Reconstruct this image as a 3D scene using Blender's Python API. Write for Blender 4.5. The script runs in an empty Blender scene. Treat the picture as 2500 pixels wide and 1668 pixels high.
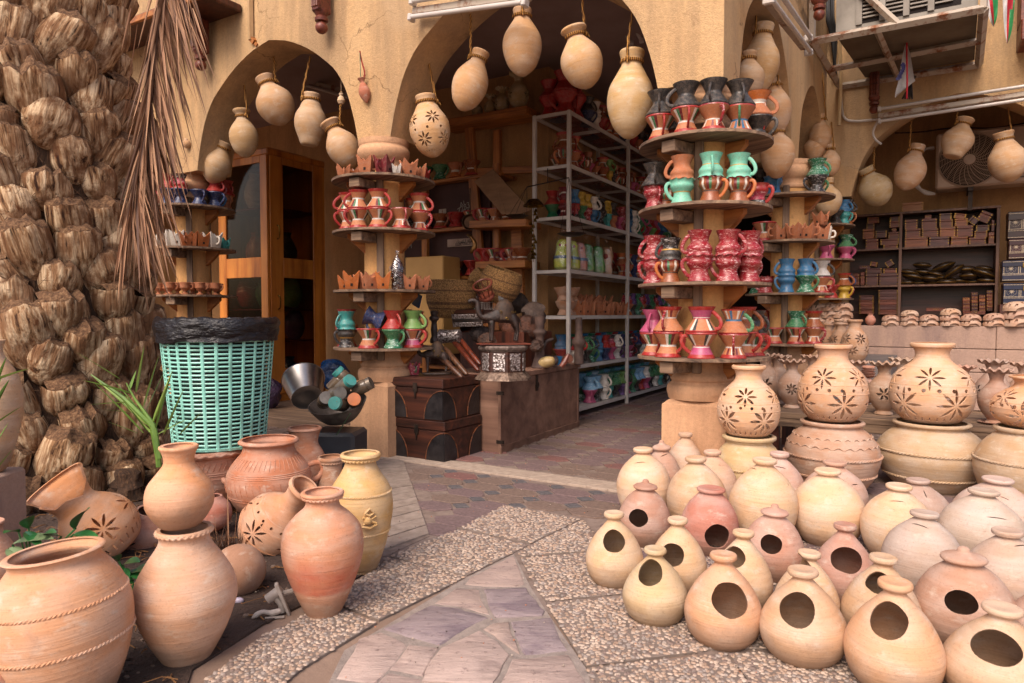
import bpy, math, random
from mathutils import Vector, Matrix, noise
C=bpy.context; D=bpy.data; SC=C.scene; rnd=random.Random(7)
PI2=math.pi*2
# ---------------------------------------------------------------- camera, light
F,CX,CY=1667.,1250.,834.; PITCH=math.atan(66/1667.); CH=1.0
cam=D.cameras.new('camera'); cam.lens=24.0; cam.sensor_width=36*2500/2500.; cam.clip_end=400; cam.clip_start=.05
cam.dof.use_dof=True; cam.dof.focus_distance=4.3; cam.dof.aperture_fstop=7.0
co=D.objects.new('camera',cam); SC.collection.objects.link(co); co.location=(0,0,CH)
co.rotation_euler=(math.pi/2-PITCH,0,0); SC.camera=co
w=D.worlds.new('World'); SC.world=w; w.use_nodes=True
nt=w.node_tree; nt.nodes.clear()
SUN_EL,SUN_AZ=47,207
sky=nt.nodes.new('ShaderNodeTexSky'); sky.sky_type='NISHITA'; sky.sun_disc=False
sky.sun_elevation=math.radians(SUN_EL); sky.sun_rotation=math.radians(SUN_AZ); sky.air_density=1.0; sky.dust_density=4.0; sky.ozone_density=.6
mul=nt.nodes.new('ShaderNodeMixRGB'); mul.blend_type='MULTIPLY'; mul.inputs[0].default_value=1; mul.inputs[2].default_value=(1.04,.96,.94,1)
bg=nt.nodes.new('ShaderNodeBackground'); bg.inputs[1].default_value=.15; out=nt.nodes.new('ShaderNodeOutputWorld')
nt.links.new(sky.outputs[0],mul.inputs[1]); nt.links.new(mul.outputs[0],bg.inputs[0]); nt.links.new(bg.outputs[0],out.inputs[0])
sl=D.lights.new('sun','SUN'); sl.energy=1.8; sl.angle=math.radians(34); sl.color=(1,.90,.80)
so=D.objects.new('sun',sl); SC.collection.objects.link(so)
_az,_el=math.radians(SUN_AZ),math.radians(SUN_EL)
_d=Vector((math.sin(_az)*math.cos(_el),math.cos(_az)*math.cos(_el),math.sin(_el)))
so.rotation_euler=_d.to_track_quat('Z','Y').to_euler()
vs=SC.view_settings; vs.view_transform='Standard'; vs.look='None'; vs.gamma=1; vs.exposure=0.66; vs.use_curve_mapping=False
SC.render.engine='CYCLES'; SC.cycles.max_bounces=6; SC.cycles.diffuse_bounces=5; SC.cycles.glossy_bounces=2; SC.cycles.transparent_max_bounces=6; SC.cycles.transmission_bounces=3
# ---------------------------------------------------------------- survey helpers (photo bearings -> real places)
def ray(x,y):
    a=(x-CX)/F; c=-(y-CY)/F
    return (a, math.cos(PITCH)+c*math.sin(PITCH), -math.sin(PITCH)+c*math.cos(PITCH))
def G(x,y,z=0.):
    d=ray(x,y); t=(z-CH)/d[2]; return Vector((d[0]*t,d[1]*t,z))
def AY(x,y,Yd):
    d=ray(x,y); t=Yd/d[1]; return Vector((d[0]*t,Yd,CH+d[2]*t))
TH=math.radians(31.)
Ax=Vector((math.cos(TH),-math.sin(TH),0)); Bx=Vector((math.sin(TH),math.cos(TH),0)); R0=Vector((1.073,3.84,0))
def W(p,q,z=0.): return R0+Ax*p+Bx*q+Vector((0,0,z))
def pq(P): d=Vector((P[0],P[1],0))-R0; return d.dot(Ax),d.dot(Bx)
def onq(x,y,q):
    d=Vector(ray(x,y)); dh=Vector((d.x,d.y,0)); t=(q+R0.dot(Bx))/dh.dot(Bx); return Vector((0,0,CH))+d*t
def onp(x,y,p):
    d=Vector(ray(x,y)); dh=Vector((d.x,d.y,0)); t=(p+R0.dot(Ax))/dh.dot(Ax); return Vector((0,0,CH))+d*t
def px(P):
    x,y,z=P[0],P[1],P[2]-CH
    f=y*math.cos(PITCH)-z*math.sin(PITCH); u=y*math.sin(PITCH)+z*math.cos(PITCH)
    return CX+F*x/f, CY-F*u/f
ROTA=-TH   # z rotation whose local x runs along Ax
# ---------------------------------------------------------------- mesh builder
class MB:
    def __init__(s): s.v=[];s.f=[];s.m=[]
    def add(s,vs,fs,mi=0,M=None):
        o=len(s.v)
        if M is not None: vs=[M@Vector(v) for v in vs]
        s.v.extend([tuple(v) for v in vs])
        for k,f in enumerate(fs):
            s.f.append([i+o for i in f]); s.m.append(mi[k] if isinstance(mi,list) else mi)
        return s
    def box(s,c,size,mi=0,M=None,b=0.,rz=0.):
        hx,hy,hz=[k/2 for k in size]; b=min(b,hx*.45,hy*.45,hz*.45)
        T=Matrix.Translation(Vector(c))@Matrix.Rotation(rz,4,'Z')
        if M is not None: T=M@T
        if b<=0:
            vs=[(x,y,z) for x in(-hx,hx) for y in(-hy,hy) for z in(-hz,hz)]
            fs=[(0,1,3,2),(4,6,7,5),(0,4,5,1),(2,3,7,6),(0,2,6,4),(1,5,7,3)]
            return s.add(vs,fs,mi,T)
        vs=[];idx={}
        for sx in(-1,1):
            for sy in(-1,1):
                for sz in(-1,1):
                    for ax in range(3):
                        h=[hx-b,hy-b,hz-b]; h[ax]+=b
                        idx[(sx,sy,sz,ax)]=len(vs); vs.append((sx*h[0],sy*h[1],sz*h[2]))
        fs=[]
        for ax in range(3):
            o=[k for k in range(3) if k!=ax]
            for sg in(-1,1):
                q=[]
                for a_,b_ in((-1,-1),(1,-1),(1,1),(-1,1)):
                    k=[0,0,0]; k[ax]=sg;k[o[0]]=a_;k[o[1]]=b_; q.append(idx[(*k,ax)])
                fs.append(q)
            for a_ in(-1,1):
                for b_ in(-1,1):
                    k0=[0,0,0];k0[ax]=-1;k0[o[0]]=a_;k0[o[1]]=b_; k1=list(k0);k1[ax]=1
                    fs.append([idx[(*k0,o[0])],idx[(*k1,o[0])],idx[(*k1,o[1])],idx[(*k0,o[1])]])
        for sx in(-1,1):
            for sy in(-1,1):
                for sz in(-1,1): fs.append([idx[(sx,sy,sz,k)] for k in range(3)])
        ff=[]
        for f in fs:
            P=[Vector(vs[i]) for i in f]; n=(P[1]-P[0]).cross(P[2]-P[0]); c_=sum(P,Vector())/len(P)
            ff.append(f if n.dot(c_)>0 else f[::-1])
        return s.add(vs,ff,mi,T)
    def lathe(s,prof,seg=32,mi=0,M=None,rmod=None,cap=True,zmod=None,mf=None):
        vs=[];fs=[];ms=[]
        n=len(prof)
        for i,(r,z) in enumerate(prof):
            for j in range(seg):
                a=PI2*j/seg; rr=r; zz=z
                if rmod: rr=r*(1+rmod(a,i/(n-1),z))
                if zmod: zz=z+zmod(a,i/(n-1),z)
                vs.append((rr*math.cos(a),rr*math.sin(a),zz))
        for i in range(n-1):
            for j in range(seg):
                k=(j+1)%seg
                fs.append((i*seg+j,i*seg+k,(i+1)*seg+k,(i+1)*seg+j))
                ms.append(mf(i/(n-1),j/seg,prof[i][1]) if mf else mi)
        if cap:
            if prof[0][0]>1e-5: fs.append(tuple(range(seg))[::-1]); ms.append(ms[0] if mf else mi)
            if prof[-1][0]>1e-5 and cap!='b': fs.append(tuple((n-1)*seg+j for j in range(seg))); ms.append(ms[-1] if mf else mi)
        return s.add(vs,fs,ms,M)
    def tube(s,pts,r,seg=8,mi=0,M=None,closed=False,flat=1.):
        pts=[Vector(p) for p in pts]; n=len(pts); vs=[];fs=[]
        up=Vector((0,0,1)); pn=None
        for i,p in enumerate(pts):
            t=(pts[(i+1)%n]-pts[i-1]) if closed else (pts[min(i+1,n-1)]-pts[max(i-1,0)])
            t=t.normalized() if t.length>1e-9 else Vector((0,0,1))
            if pn is None:
                a=t.cross(up); 
                if a.length<1e-3: a=t.cross(Vector((1,0,0)))
            else: a=pn-t*pn.dot(t)
            a.normalize(); pn=a; b=t.cross(a)
            ri=r[i] if isinstance(r,(list,tuple)) else r
            for j in range(seg):
                an=PI2*j/seg; vs.append(p+a*(ri*math.cos(an))+b*(ri*flat*math.sin(an)))
        m=n if closed else n-1
        for i in range(m):
            i2=(i+1)%n
            for j in range(seg):
                k=(j+1)%seg; fs.append((i*seg+j,i*seg+k,i2*seg+k,i2*seg+j))
        if not closed:
            fs.append(tuple(range(seg))[::-1]); fs.append(tuple((n-1)*seg+j for j in range(seg)))
        return s.add(vs,fs,mi,M)
    def prism(s,poly,z0,z1,mi=0,M=None,inset=0.,top=None):
        n=len(poly)
        if inset:
            cx=sum(p[0] for p in poly)/n; cy=sum(p[1] for p in poly)/n
            tp=[]
            for p in poly:
                d=Vector((cx-p[0],cy-p[1])); d.normalize(); tp.append((p[0]+d.x*inset,p[1]+d.y*inset))
            vs=[(x,y,z0) for x,y in poly]+[(x,y,z1-inset*.6) for x,y in poly]+[(x,y,z1) for x,y in tp]
            fs=[tuple(range(n))[::-1],tuple(2*n+i for i in range(n))]
            for L in(0,1):
                for i in range(n): k=(i+1)%n; fs.append((L*n+i,L*n+k,(L+1)*n+k,(L+1)*n+i))
            return s.add(vs,fs,mi,M)
        vs=[(x,y,z0) for x,y in poly]+[(x,y,z1) for x,y in poly]
        fs=[tuple(range(n))[::-1],tuple(n+i for i in range(n))]
        for i in range(n): k=(i+1)%n; fs.append((i,k,n+k,n+i))
        return s.add(vs,fs,mi,M)
    def ball(s,c,r,seg=12,rings=8,mi=0,sc=(1,1,1),M=None,nz=0.):
        prof=[(max(1e-4,math.sin(math.pi*i/rings))*1.,-math.cos(math.pi*i/rings)) for i in range(rings+1)]
        T=Matrix.Translation(Vector(c))@Matrix.Diagonal((r*sc[0],r*sc[1],r*sc[2],1))
        if M is not None: T=M@T
        rm=None
        if nz: 
            o=rnd.random()*50
            rm=lambda a,t,z: nz*noise.noise(Vector((math.cos(a)*1.5+o,math.sin(a)*1.5,z*1.5)))
        return s.lathe(prof,seg,mi,T,rmod=rm,cap=False)
    def mesh(s,name,mats,smooth=True,ang=38):
        me=D.meshes.new(name); me.from_pydata(s.v,[],s.f)
        for m in (mats if isinstance(mats,(list,tuple)) else [mats]): me.materials.append(m)
        me.polygons.foreach_set('material_index',s.m)
        if smooth:
            me.polygons.foreach_set('use_smooth',[True]*len(s.f)); me.update(); me.set_sharp_from_angle(angle=math.radians(ang))
        me.update(); return me
    def obj(s,name,mats,parent=None,loc=None,rot=None,smooth=True,ang=38,**kw):
        return link(name,s.mesh(name,mats,smooth,ang),parent,loc,rot,**kw)
def link(name,data,parent=None,loc=None,rot=None,scale=None,label=None,cat=None,group=None,kind=None,color=None):
    o=D.objects.new(name,data); SC.collection.objects.link(o)
    if parent is not None: o.parent=parent
    if loc is not None: o.location=loc
    if rot is not None:
        if isinstance(rot,(int,float)): o.rotation_euler=(0,0,rot)
        else: o.rotation_euler=rot
    if scale is not None: o.scale=(scale,)*3 if isinstance(scale,(int,float)) else scale
    if label: o['label']=label
    if cat: o['category']=cat
    if group: o['group']=group
    if kind: o['kind']=kind
    if color: o.color=(*color[:3],1)
    elif parent is not None: o.color=parent.color
    return o
def empty(name,loc,rot=0,**kw):
    o=link(name,None,None,loc,rot,**kw); o.empty_display_size=.05; return o
def crv(pts,n=4):
    P=[pts[0]]+list(pts)+[pts[-1]]; out=[]
    for i in range(1,len(P)-2):
        for k in range(n):
            t=k/n; r=[]
            for c in range(len(pts[0])):
                a,b,c_,d=P[i-1][c],P[i][c],P[i+1][c],P[i+2][c]
                r.append(.5*((2*b)+(-a+c_)*t+(2*a-5*b+4*c_-d)*t*t+(-a+3*b-3*c_+d)*t**3))
            out.append(tuple(r))
    out.append(tuple(pts[-1])); return out
def ordn(i,n):
    return ['first','second','third','fourth','fifth','sixth','seventh','eighth','ninth','tenth','eleventh','twelfth','thirteenth','fourteenth','fifteenth','sixteenth','seventeenth','eighteenth','nineteenth','twentieth','twenty-first','twenty-second','twenty-third','twenty-fourth'][i] if i<24 else '%dth'%(i+1)
# ---------------------------------------------------------------- materials
def hx(h):
    h=h.lstrip('#'); o=[]
    for i in(0,2,4):
        c=int(h[i:i+2],16)/255; o.append(c/12.92 if c<=.04045 else ((c+.055)/1.055)**2.4)
    return (*o,1)
class N:
    def __init__(s,name):
        s.m=D.materials.new(name); s.m.use_nodes=True; s.t=s.m.node_tree; s.t.nodes.clear()
        s.o=s.n('OutputMaterial'); s.p=s.n('BsdfPrincipled'); s.l(s.p.outputs[0],s.o.inputs[0])
        s.c=s.n('TexCoord').outputs['Object']
    def n(s,k,**kw):
        x=s.t.nodes.new('ShaderNode'+k)
        for a,b in kw.items(): setattr(x,a,b)
        return x
    def l(s,a,b): s.t.links.new(a,b)
    def map(s,scale,src=None,loc=(0,0,0)):
        m=s.n('Mapping'); m.inputs['Scale'].default_value=scale if isinstance(scale,tuple) else (scale,)*3
        m.inputs['Location'].default_value=loc
        s.l(src or s.c,m.inputs[0]); return m.outputs[0]
    def rvec(s):
        # per-object offset so that repeats differ
        oi=s.n('ObjectInfo'); v=s.n('VectorMath',operation='SCALE'); v.inputs[0].default_value=(17,31,23); s.l(oi.outputs['Random'],v.inputs['Scale'])
        a=s.n('VectorMath',operation='ADD'); s.l(s.c,a.inputs[0]); s.l(v.outputs[0],a.inputs[1]); s.c=a.outputs[0]
    def noise(s,scale,detail=4,rough=.6,vec=None,dist=0.):
        x=s.n('TexNoise'); x.inputs['Scale'].default_value=1.; x.inputs['Detail'].default_value=detail; x.inputs['Roughness'].default_value=rough; x.inputs['Distortion'].default_value=dist
        s.l(s.map(scale,vec),x.inputs['Vector']); return x.outputs['Fac']
    def vor(s,scale,feat='F1',out='Distance',rand=1.):
        x=s.n('TexVoronoi',feature=feat); x.inputs['Scale'].default_value=1; x.inputs['Randomness'].default_value=rand; s.l(s.map(scale),x.inputs['Vector']); return x.outputs[out]
    def ramp(s,f,stops,interp='LINEAR'):
        r=s.n('ValToRGB'); r.color_ramp.interpolation=interp; e=r.color_ramp.elements
        while len(e)<len(stops): e.new(.5)
        for i,(p,c) in enumerate(stops): e[i].position=p; e[i].color=c if isinstance(c,tuple) else (c,c,c,1)
        s.l(f,r.inputs[0]); return r.outputs[0]
    def mix(s,f,a,b,mode='MIX'):
        m=s.n('MixRGB',blend_type=mode)
        for i,x in((0,f),(1,a),(2,b)):
            if isinstance(x,(int,float,tuple)): m.inputs[i].default_value=x
            else: s.l(x,m.inputs[i])
        return m.outputs[0]
    def math(s,op,a,b=0.):
        m=s.n('Math',operation=op)
        for i,x in((0,a),(1,b)):
            if isinstance(x,(int,float)): m.inputs[i].default_value=x
            else: s.l(x,m.inputs[i])
        return m.outputs[0]
    def base(s,c): 
        if isinstance(c,tuple): s.p.inputs['Base Color'].default_value=c
        else: s.l(c,s.p.inputs['Base Color'])
    def rough(s,r):
        if isinstance(r,(int,float)): s.p.inputs['Roughness'].default_value=r
        else: s.l(r,s.p.inputs['Roughness'])
    def bump(s,h,st=.3,d=.01):
        b=s.n('Bump'); b.inputs['Strength'].default_value=st; b.inputs['Distance'].default_value=d; s.l(h,b.inputs['Height']); s.l(b.outputs[0],s.p.inputs['Normal'])
def simple(name,c1,c2=None,sc=8.,rough=.6,bump=.15,bd=.005,metal=0.,stretch=(1,1,1),detail=5,lo=.35,hi=.65,rv=True,spec=None,bsc=None):
    k=N(name)
    if rv: k.rvec()
    c1=hx(c1); c2=hx(c2) if c2 else tuple(x*.6 for x in c1[:3])+(1,)
    f=k.noise((sc*stretch[0],sc*stretch[1],sc*stretch[2]),detail)
    k.base(k.ramp(f,[(lo,c2),(hi,c1)])); k.rough(rough); k.p.inputs['Metallic'].default_value=metal
    if spec is not None: k.p.inputs['Specular IOR Level'].default_value=spec
    if bump: k.bump(k.noise(tuple((bsc or sc*4)*x for x in stretch),4) ,bump,bd)
    return k.m
def mk_clay(name,ring=1.,band=None,dirt=False):
    k=N(name); c0=k.c; k.rvec(); oi=k.n('ObjectInfo'); hs=k.n('HueSaturation'); hs.inputs['Saturation'].default_value=.86; hs.inputs['Value'].default_value=1.0; k.l(oi.outputs['Color'],hs.inputs['Color']); col=hs.outputs[0]
    big=k.noise((9,9,16),3,.5); f1=k.ramp(big,[(.38,.0),(.62,1.)])
    warm=k.mix(1.,col,(1.0,.95,.86,1),'MULTIPLY'); pale=k.mix(.22,col,(.60,.52,.43,1))
    c=k.mix(f1,warm,pale)
    rg=k.noise((3,3,75*ring),3,.55); fr=k.ramp(rg,[(.3,.91),(.7,1.05)]); c=k.mix(.8,c,fr,'MULTIPLY')
    du=k.noise((16,16,28),5,.65); fd=k.ramp(du,[(.56,0.),(.74,.55)]); c=k.mix(fd,c,(.60,.52,.43,1))
    st=k.noise(11,4,.6,dist=1.); fs=k.ramp(st,[(.6,0.),(.75,.3)]); c=k.mix(fs,c,(.34,.20,.14,1))
    if band:
        sx=k.n('SeparateXYZ'); k.l(c0,sx.inputs[0]); zz=k.math('ADD',sx.outputs['Z'],k.math('MULTIPLY',k.noise(9,4,.6),.05)); mm=k.math('MULTIPLY',k.ramp(zz,[(band[0]+.02,0.),(band[0]+.035,1.)]),k.ramp(zz,[(band[1],1.),(band[1]+.07,0.)])); c=k.mix(k.math('MULTIPLY',mm,k.ramp(k.noise((6,6,9),4,.6),[(.35,.25),(.6,.75)])),c,band[2])
    if dirt:
        sz=k.n('SeparateXYZ'); k.l(c0,sz.inputs[0]); dz=k.math('ADD',sz.outputs['Z'],k.math('MULTIPLY',k.noise(14,5,.7),-.09)); c=k.mix(k.ramp(dz,[(.0,.62),(.06,.0)]),c,hx('#7d6553'))
        sc2=k.noise((25,25,60),5,.75,dist=.8); c=k.mix(k.ramp(sc2,[(.62,0.),(.68,.45)]),c,hx('#8b6650'))
    sp=k.noise(160,2,.5); fp=k.ramp(sp,[(.3,.80),(.42,1.)]); c=k.mix(.7,c,fp,'MULTIPLY')
    k.base(c); k.rough(.78); k.p.inputs['Specular IOR Level'].default_value=.3
    fine=k.noise((4,4,230*ring),3,.6); h=k.math('ADD',k.math('MULTIPLY',fine,.5),k.math('MULTIPLY',k.noise(90,4),.5)); h=k.math('ADD',h,k.math('MULTIPLY',rg,1.2))
    k.bump(h,.55,.0035); return k.m
CLAY=mk_clay('unglazed_clay'); DCLAY=mk_clay('dusty_ground_clay',1.,None,True); BCLAY=mk_clay('red_banded_clay',1.,(.10,.20,hx('#b4523a')),True)
def mk_paint(name,col,chip=.0,streak=None,rough=.33,speck=None):
    k=N(name); k.rvec(); c=hx(col)
    f=k.ramp(k.noise((14,14,40),4),[(.3,.72),(.7,1.1)]); c=k.mix(1.,c,f,'MULTIPLY'); c=k.mix(k.ramp(k.noise(7,3),[(.45,0.),(.7,.25)]),c,hx('#9c8574'))
    if streak:
        s_=k.noise((4,4,16),6,.72,dist=1.2); c=k.mix(k.ramp(s_,[(.562,0.),(.60,.9)]),c,hx(streak))
    if speck: c=k.mix(k.ramp(k.noise(300,2),[(.58,0.),(.66,1.)]),c,hx(speck))
    if chip: c=k.mix(k.ramp(k.noise(40,5,.7),[(.66-chip,0.),(.70-chip,1.)]),c,hx('#9a5a3c'))
    k.base(c); k.rough(k.ramp(k.noise(30,3),[(.3,rough-.1),(.7,rough+.2)])); k.bump(k.noise((5,5,150),3),.25,.002); return k.m
P={n:mk_paint('paint_'+n,*a) for n,a in dict(
 clay=('#b3714a',0.,None,.6),rawclay=('#a86642',0.,None,.75),red=('#9c2220',.05),crimson=('#8c1220',.0,'#d8b4b0',.3),maroon=('#6a1420',.03),pink=('#ad4a70',.04),white=('#d8cfc2',.04),
 silver=('#c9c2ba',0.,None,.3),blue=('#2b688f',.05),navy=('#1c2c55',.03,'#5a6c8c'),teal=('#3a948f',.03),mint=('#74bda4',.04,None,.45),green=('#33704a',.04,'#79a878'),
 lime=('#6b9450',.05),yellow=('#b8952e',.04),black=('#1a191d',.02,None,.35,'#8a8578'),brown=('#8a4a26',.03,None,.25),orange=('#b8662f',.03),gold=('#b58a3a',0.,None,.4),
 blackwhite=('#17171a',0.,'#cfcac6'),greenwhite=('#1d6b4a',0.,'#cfe0d6'),flower=('#a8324a',.0,'#e8cfc8'),purple=('#5b3a70',.03),sky=('#77a9c9',.03,'#cdd8dd')).items()}
def mk_wall(name,c1,c2,c3,bump=.6,cracks=False):
    k=N(name); f=k.noise(1.3,5,.6); c=k.mix(k.ramp(f,[(.35,0.),(.65,1.)]),hx(c1),hx(c2))
    st=k.noise((3.2,3.2,.4),6,.68); c=k.mix(k.ramp(st,[(.46,0.),(.66,.85)]),c,hx(c3))
    sp=k.noise(14,5,.7); c=k.mix(k.ramp(sp,[(.60,0.),(.72,.35)]),c,hx('#7d5a44'))
    g=k.noise(55,5,.75); c=k.mix(.8,c,k.ramp(g,[(.3,.78),(.65,1.06)]),'MULTIPLY')
    if cracks:
        wv=k.n('VectorMath',operation='ADD'); nz=k.n('TexNoise'); nz.inputs['Scale'].default_value=5; nz.inputs['Detail'].default_value=5; k.l(k.c,nz.inputs['Vector']); sc=k.n('VectorMath',operation='SCALE'); sc.inputs['Scale'].default_value=.35; k.l(nz.outputs['Color'],sc.inputs[0]); k.l(k.c,wv.inputs[0]); k.l(sc.outputs[0],wv.inputs[1])
        vv=k.n('TexVoronoi',feature='DISTANCE_TO_EDGE'); vv.inputs['Scale'].default_value=1.15; k.l(wv.outputs[0],vv.inputs['Vector']); cr=k.ramp(vv.outputs['Distance'],[(.0,1.),(.006,0.)]); ms=k.ramp(k.noise(1.1,3),[(.50,0.),(.56,.7)]); c=k.mix(k.math('MULTIPLY',cr,ms),c,hx('#5a432f'))
        pt=k.ramp(k.noise(.9,2,.4,dist=.3),[(.60,0.),(.615,.35)]); c=k.mix(pt,c,hx('#b39a7c'))
        gs=k.ramp(k.noise((1.6,1.6,.7),6,.75),[(.55,0.),(.75,.5)]); c=k.mix(gs,c,hx('#857563'))
    k.base(c); k.rough(.9); k.p.inputs['Specular IOR Level'].default_value=.2
    h=k.math('ADD',g,k.noise(170,3)); h=k.math('ADD',h,k.math('MULTIPLY',k.noise(6,3),1.2)); k.bump(h,bump,.008); return k.m
PLASTER=mk_wall('ochre_plaster','#c09a6e','#c8a67c','#9d8264',.7,True)
INNER=mk_wall('inner_plaster','#bf9668','#b0875c','#8e6f50',.3)
COLM=mk_wall('column_plaster','#c69a76','#cda380','#a98264',.3)
CEIL=simple('ceiling_paint','#94807a','#85706a',2,.9,.1)
CONC=mk_wall('grey_render','#a58a7c','#a98d7c','#85706a',.35)
def mk_wood(name,c1,c2,c3=None,rough=.6,ax=2,sc=1.):
    k=N(name); k.rvec(); s_=[26*sc]*3; s_[ax]=1.6*sc
    f=k.noise(tuple(s_),6,.65,dist=.4); c=k.ramp(f,[(.3,hx(c2)),(.5,hx(c1)),(.7,hx(c3 or c1))])
    f2=k.noise(3.,3); c=k.mix(.6,c,k.ramp(f2,[(.3,.6),(.7,1.05)]),'MULTIPLY')
    k.base(c); k.rough(rough); k.bump(f,.5,.004); return k.m
WGREY=mk_wood('weathered_plank','#7d6450','#3a2a20','#a08468',.8,0)
WGREYZ=mk_wood('weathered_upright','#77604e','#3c2c22','#94785e',.8,2)
WOR=mk_wood('orange_timber','#a5652e','#5f3416','#bd7c3c',.5,0)
WORZ=mk_wood('orange_upright','#a5652e','#5f3416','#bd7c3c',.5,2)
WDK=mk_wood('dark_timber','#4a2418','#1e0f0a','#64321f',.45,2)
WCAB=mk_wood('burl_veneer','#c0742c','#8a4a18','#d28a3a',.35,2,.45)
WRED=mk_wood('rosewood','#6e3526','#38160f','#8a4a34',.45,0,1.4)
WCH=mk_wood('chest_timber','#785848','#583e33','#8d6c5a',.6,0,.35)
WDARK=mk_wood('chest_dark_wood','#3c1f16','#160c08','#5a3020',.45,0,.8)
BRASS=simple('brass','#a08040','#4f3d20',30,.35,.3,.002,1.)
STEEL=simple('brushed_steel','#b4b0ac','#8d8a88',6,.28,.1,.001,1.)
SILVER=N('embossed_silver')
def _sil():
    k=SILVER; v=k.vor(75,'F1'); k.base(k.ramp(v,[(.15,(.72,.68,.66,1)),(.5,(.42,.36,.34,1)),(.75,(.10,.07,.06,1))])); k.rough(.35); k.p.inputs['Metallic'].default_value=.75; k.bump(v,.9,.004)
_sil(); SILVER=SILVER.m
IRON=simple('dark_iron','#4a3c34','#231c18',20,.55,.4,.003,.6)
LEATHER=simple('black_leather','#2f2b2c','#141214',8,.35,.5,.006)
WHITEM=simple('white_enamel_metal','#c9c2ba','#b4aca6',5,.4,.05)
RUSTW=None
def _rust():
    k=N('rusty_white_metal'); f=k.noise(7,6,.7); c=k.mix(k.ramp(f,[(.50,0.),(.62,1.)]),hx('#a99c8c'),hx('#7a4828')); k.base(c); k.rough(.7); k.bump(f,.4,.004); return k.m
RUSTW=_rust()
ROPE=None
def _rope():
    k=N('coir_rope'); k.rvec(); v=k.n('TexWave'); v.inputs['Scale'].default_value=26; v.inputs['Distortion'].default_value=1.5; v.inputs['Detail'].default_value=2; k.l(k.map((1,1,1.6)),v.inputs['Vector'])
    k.base(k.ramp(v.outputs['Fac'],[(.2,hx('#5e3b1a')),(.8,hx('#b07f3c'))])); k.rough(.9); k.bump(v.outputs['Fac'],.8,.004); return k.m
ROPE=_rope()
BLACKPL=simple('black_bin_liner','#17151a','#0d0c10',20,.3,1.,.012,bsc=24,stretch=(1,1,3))
MINTPL=simple('mint_plastic','#8ccbbc','#6d9f92',5,.38,.0,lo=.38,hi=.5)
INSHADE=simple('hollow_shade','#1b100c','#120a08',6,.9,0)  # near-black colour painted in place of shade inside openings that are not cut
GLASS=N('cabinet_glass')
def _gl():
    k=GLASS; k.t.nodes.remove(k.p); g=k.n('BsdfGlossy'); g.inputs['Roughness'].default_value=.04; g.inputs['Color'].default_value=(.9,.9,.9,1); t=k.n('BsdfTransparent'); t.inputs[0].default_value=(.62,.55,.47,1)  # brown tint puts the cabinet's inner shade into the glass colour
    m=k.n('MixShader'); fr=k.n('Fresnel'); fr.inputs[0].default_value=1.2; k.l(fr.outputs[0],m.inputs[0]); k.l(t.outputs[0],m.inputs[1]); k.l(g.outputs[0],m.inputs[2]); k.l(m.outputs[0],k.o.inputs[0])
_gl(); GLASS=GLASS.m
FILM=N('clear_plastic_film')
def _fi():
    k=FILM; k.t.nodes.remove(k.p); g=k.n('BsdfGlossy'); g.inputs['Roughness'].default_value=.12; t=k.n('BsdfTransparent'); m=k.n('MixShader'); k.c=k.c
    f=k.ramp(k.noise(30,4,.7,dist=2.),[(.45,.04),(.62,.4)]); k.l(f,m.inputs[0]); k.l(t.outputs[0],m.inputs[1]); k.l(g.outputs[0],m.inputs[2]); k.l(m.outputs[0],k.o.inputs[0])
    b=k.n('Bump'); b.inputs['Distance'].default_value=.01; k.l(k.noise(25,4),b.inputs['Height']); k.l(b.outputs[0],g.inputs['Normal'])
_fi(); FILM=FILM.m
# ================================================================= SETTING
HC=3.47
gm=simple('bare_earth','#4c3a30','#2e2019',3,.95,.9,.02,detail=8,bsc=40)
mb=MB(); mb.add([(-80,-80,0),(80,-80,0),(80,90,0),(-80,90,0)],[(0,1,2,3)]); g=mb.obj('ground',simple('packed_ground','#8d7666','#756052',2,.95,.5,.01,detail=8,bsc=30),smooth=False,kind='structure')
def gp(poly,z0=.0): return [(G(x,y,z0).x,G(x,y,z0).y) for x,y in poly]
# planting bed of dark soil on the left
soil=gp([(-900,1668),(-700,1180),(-200,1120),(300,1090),(640,1080),(700,1150),(900,1210),(935,1300),(900,1400),(640,1530),(470,1640),(430,1760),(-900,2100)])
mb=MB(); 
n_=len(soil); cx_=sum(p[0] for p in soil)/n_; cy_=sum(p[1] for p in soil)/n_
mb.prism(soil,-.05,.008); bed=mb.obj('planting_bed',gm,smooth=False,kind='structure')
mb=MB()
def inpoly(x,y,poly):
    c=False; n=len(poly); j=n-1
    for i in range(n):
        a,b=poly[i],poly[j]
        if (a[1]>y)!=(b[1]>y) and x<(b[0]-a[0])*(y-a[1])/(b[1]-a[1])+a[0]: c=not c
        j=i
    return c
bx0,bx1=min(p[0] for p in soil),max(p[0] for p in soil); by0,by1=min(p[1] for p in soil),max(p[1] for p in soil)
k=0
while k<1500:
    x=rnd.uniform(max(bx0,-2.4),bx1); y=rnd.uniform(by0,min(by1,4.2))
    if inpoly(x,y,soil):
        k+=1
        if rnd.random()<.65:
            r=rnd.uniform(.003,.014); mb.ball((x,y,.006+r*.3),r,5,3,0 if rnd.random()<.7 else 1,(1,rnd.uniform(.6,1.2),.6))
        else:
            a=rnd.random()*PI2; L=rnd.uniform(.02,.09); z=.012+rnd.random()*.012
            mb.tube([(x,y,z),(x+L*.5*math.cos(a),y+L*.5*math.sin(a),z+.006),(x+L*math.cos(a+.3),y+L*math.sin(a+.3),z)],rnd.uniform(.0012,.003),4,2)
mb.obj('soil_litter',[gm,simple('grit','#7d6a5c','#5a4a3f',30,.9,.2),simple('dry_straw','#8a6238','#5d3c20',30,.9,.2)],kind='stuff',label='clods, grit and dry straw scattered over the dark planting bed',cat='litter')
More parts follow.
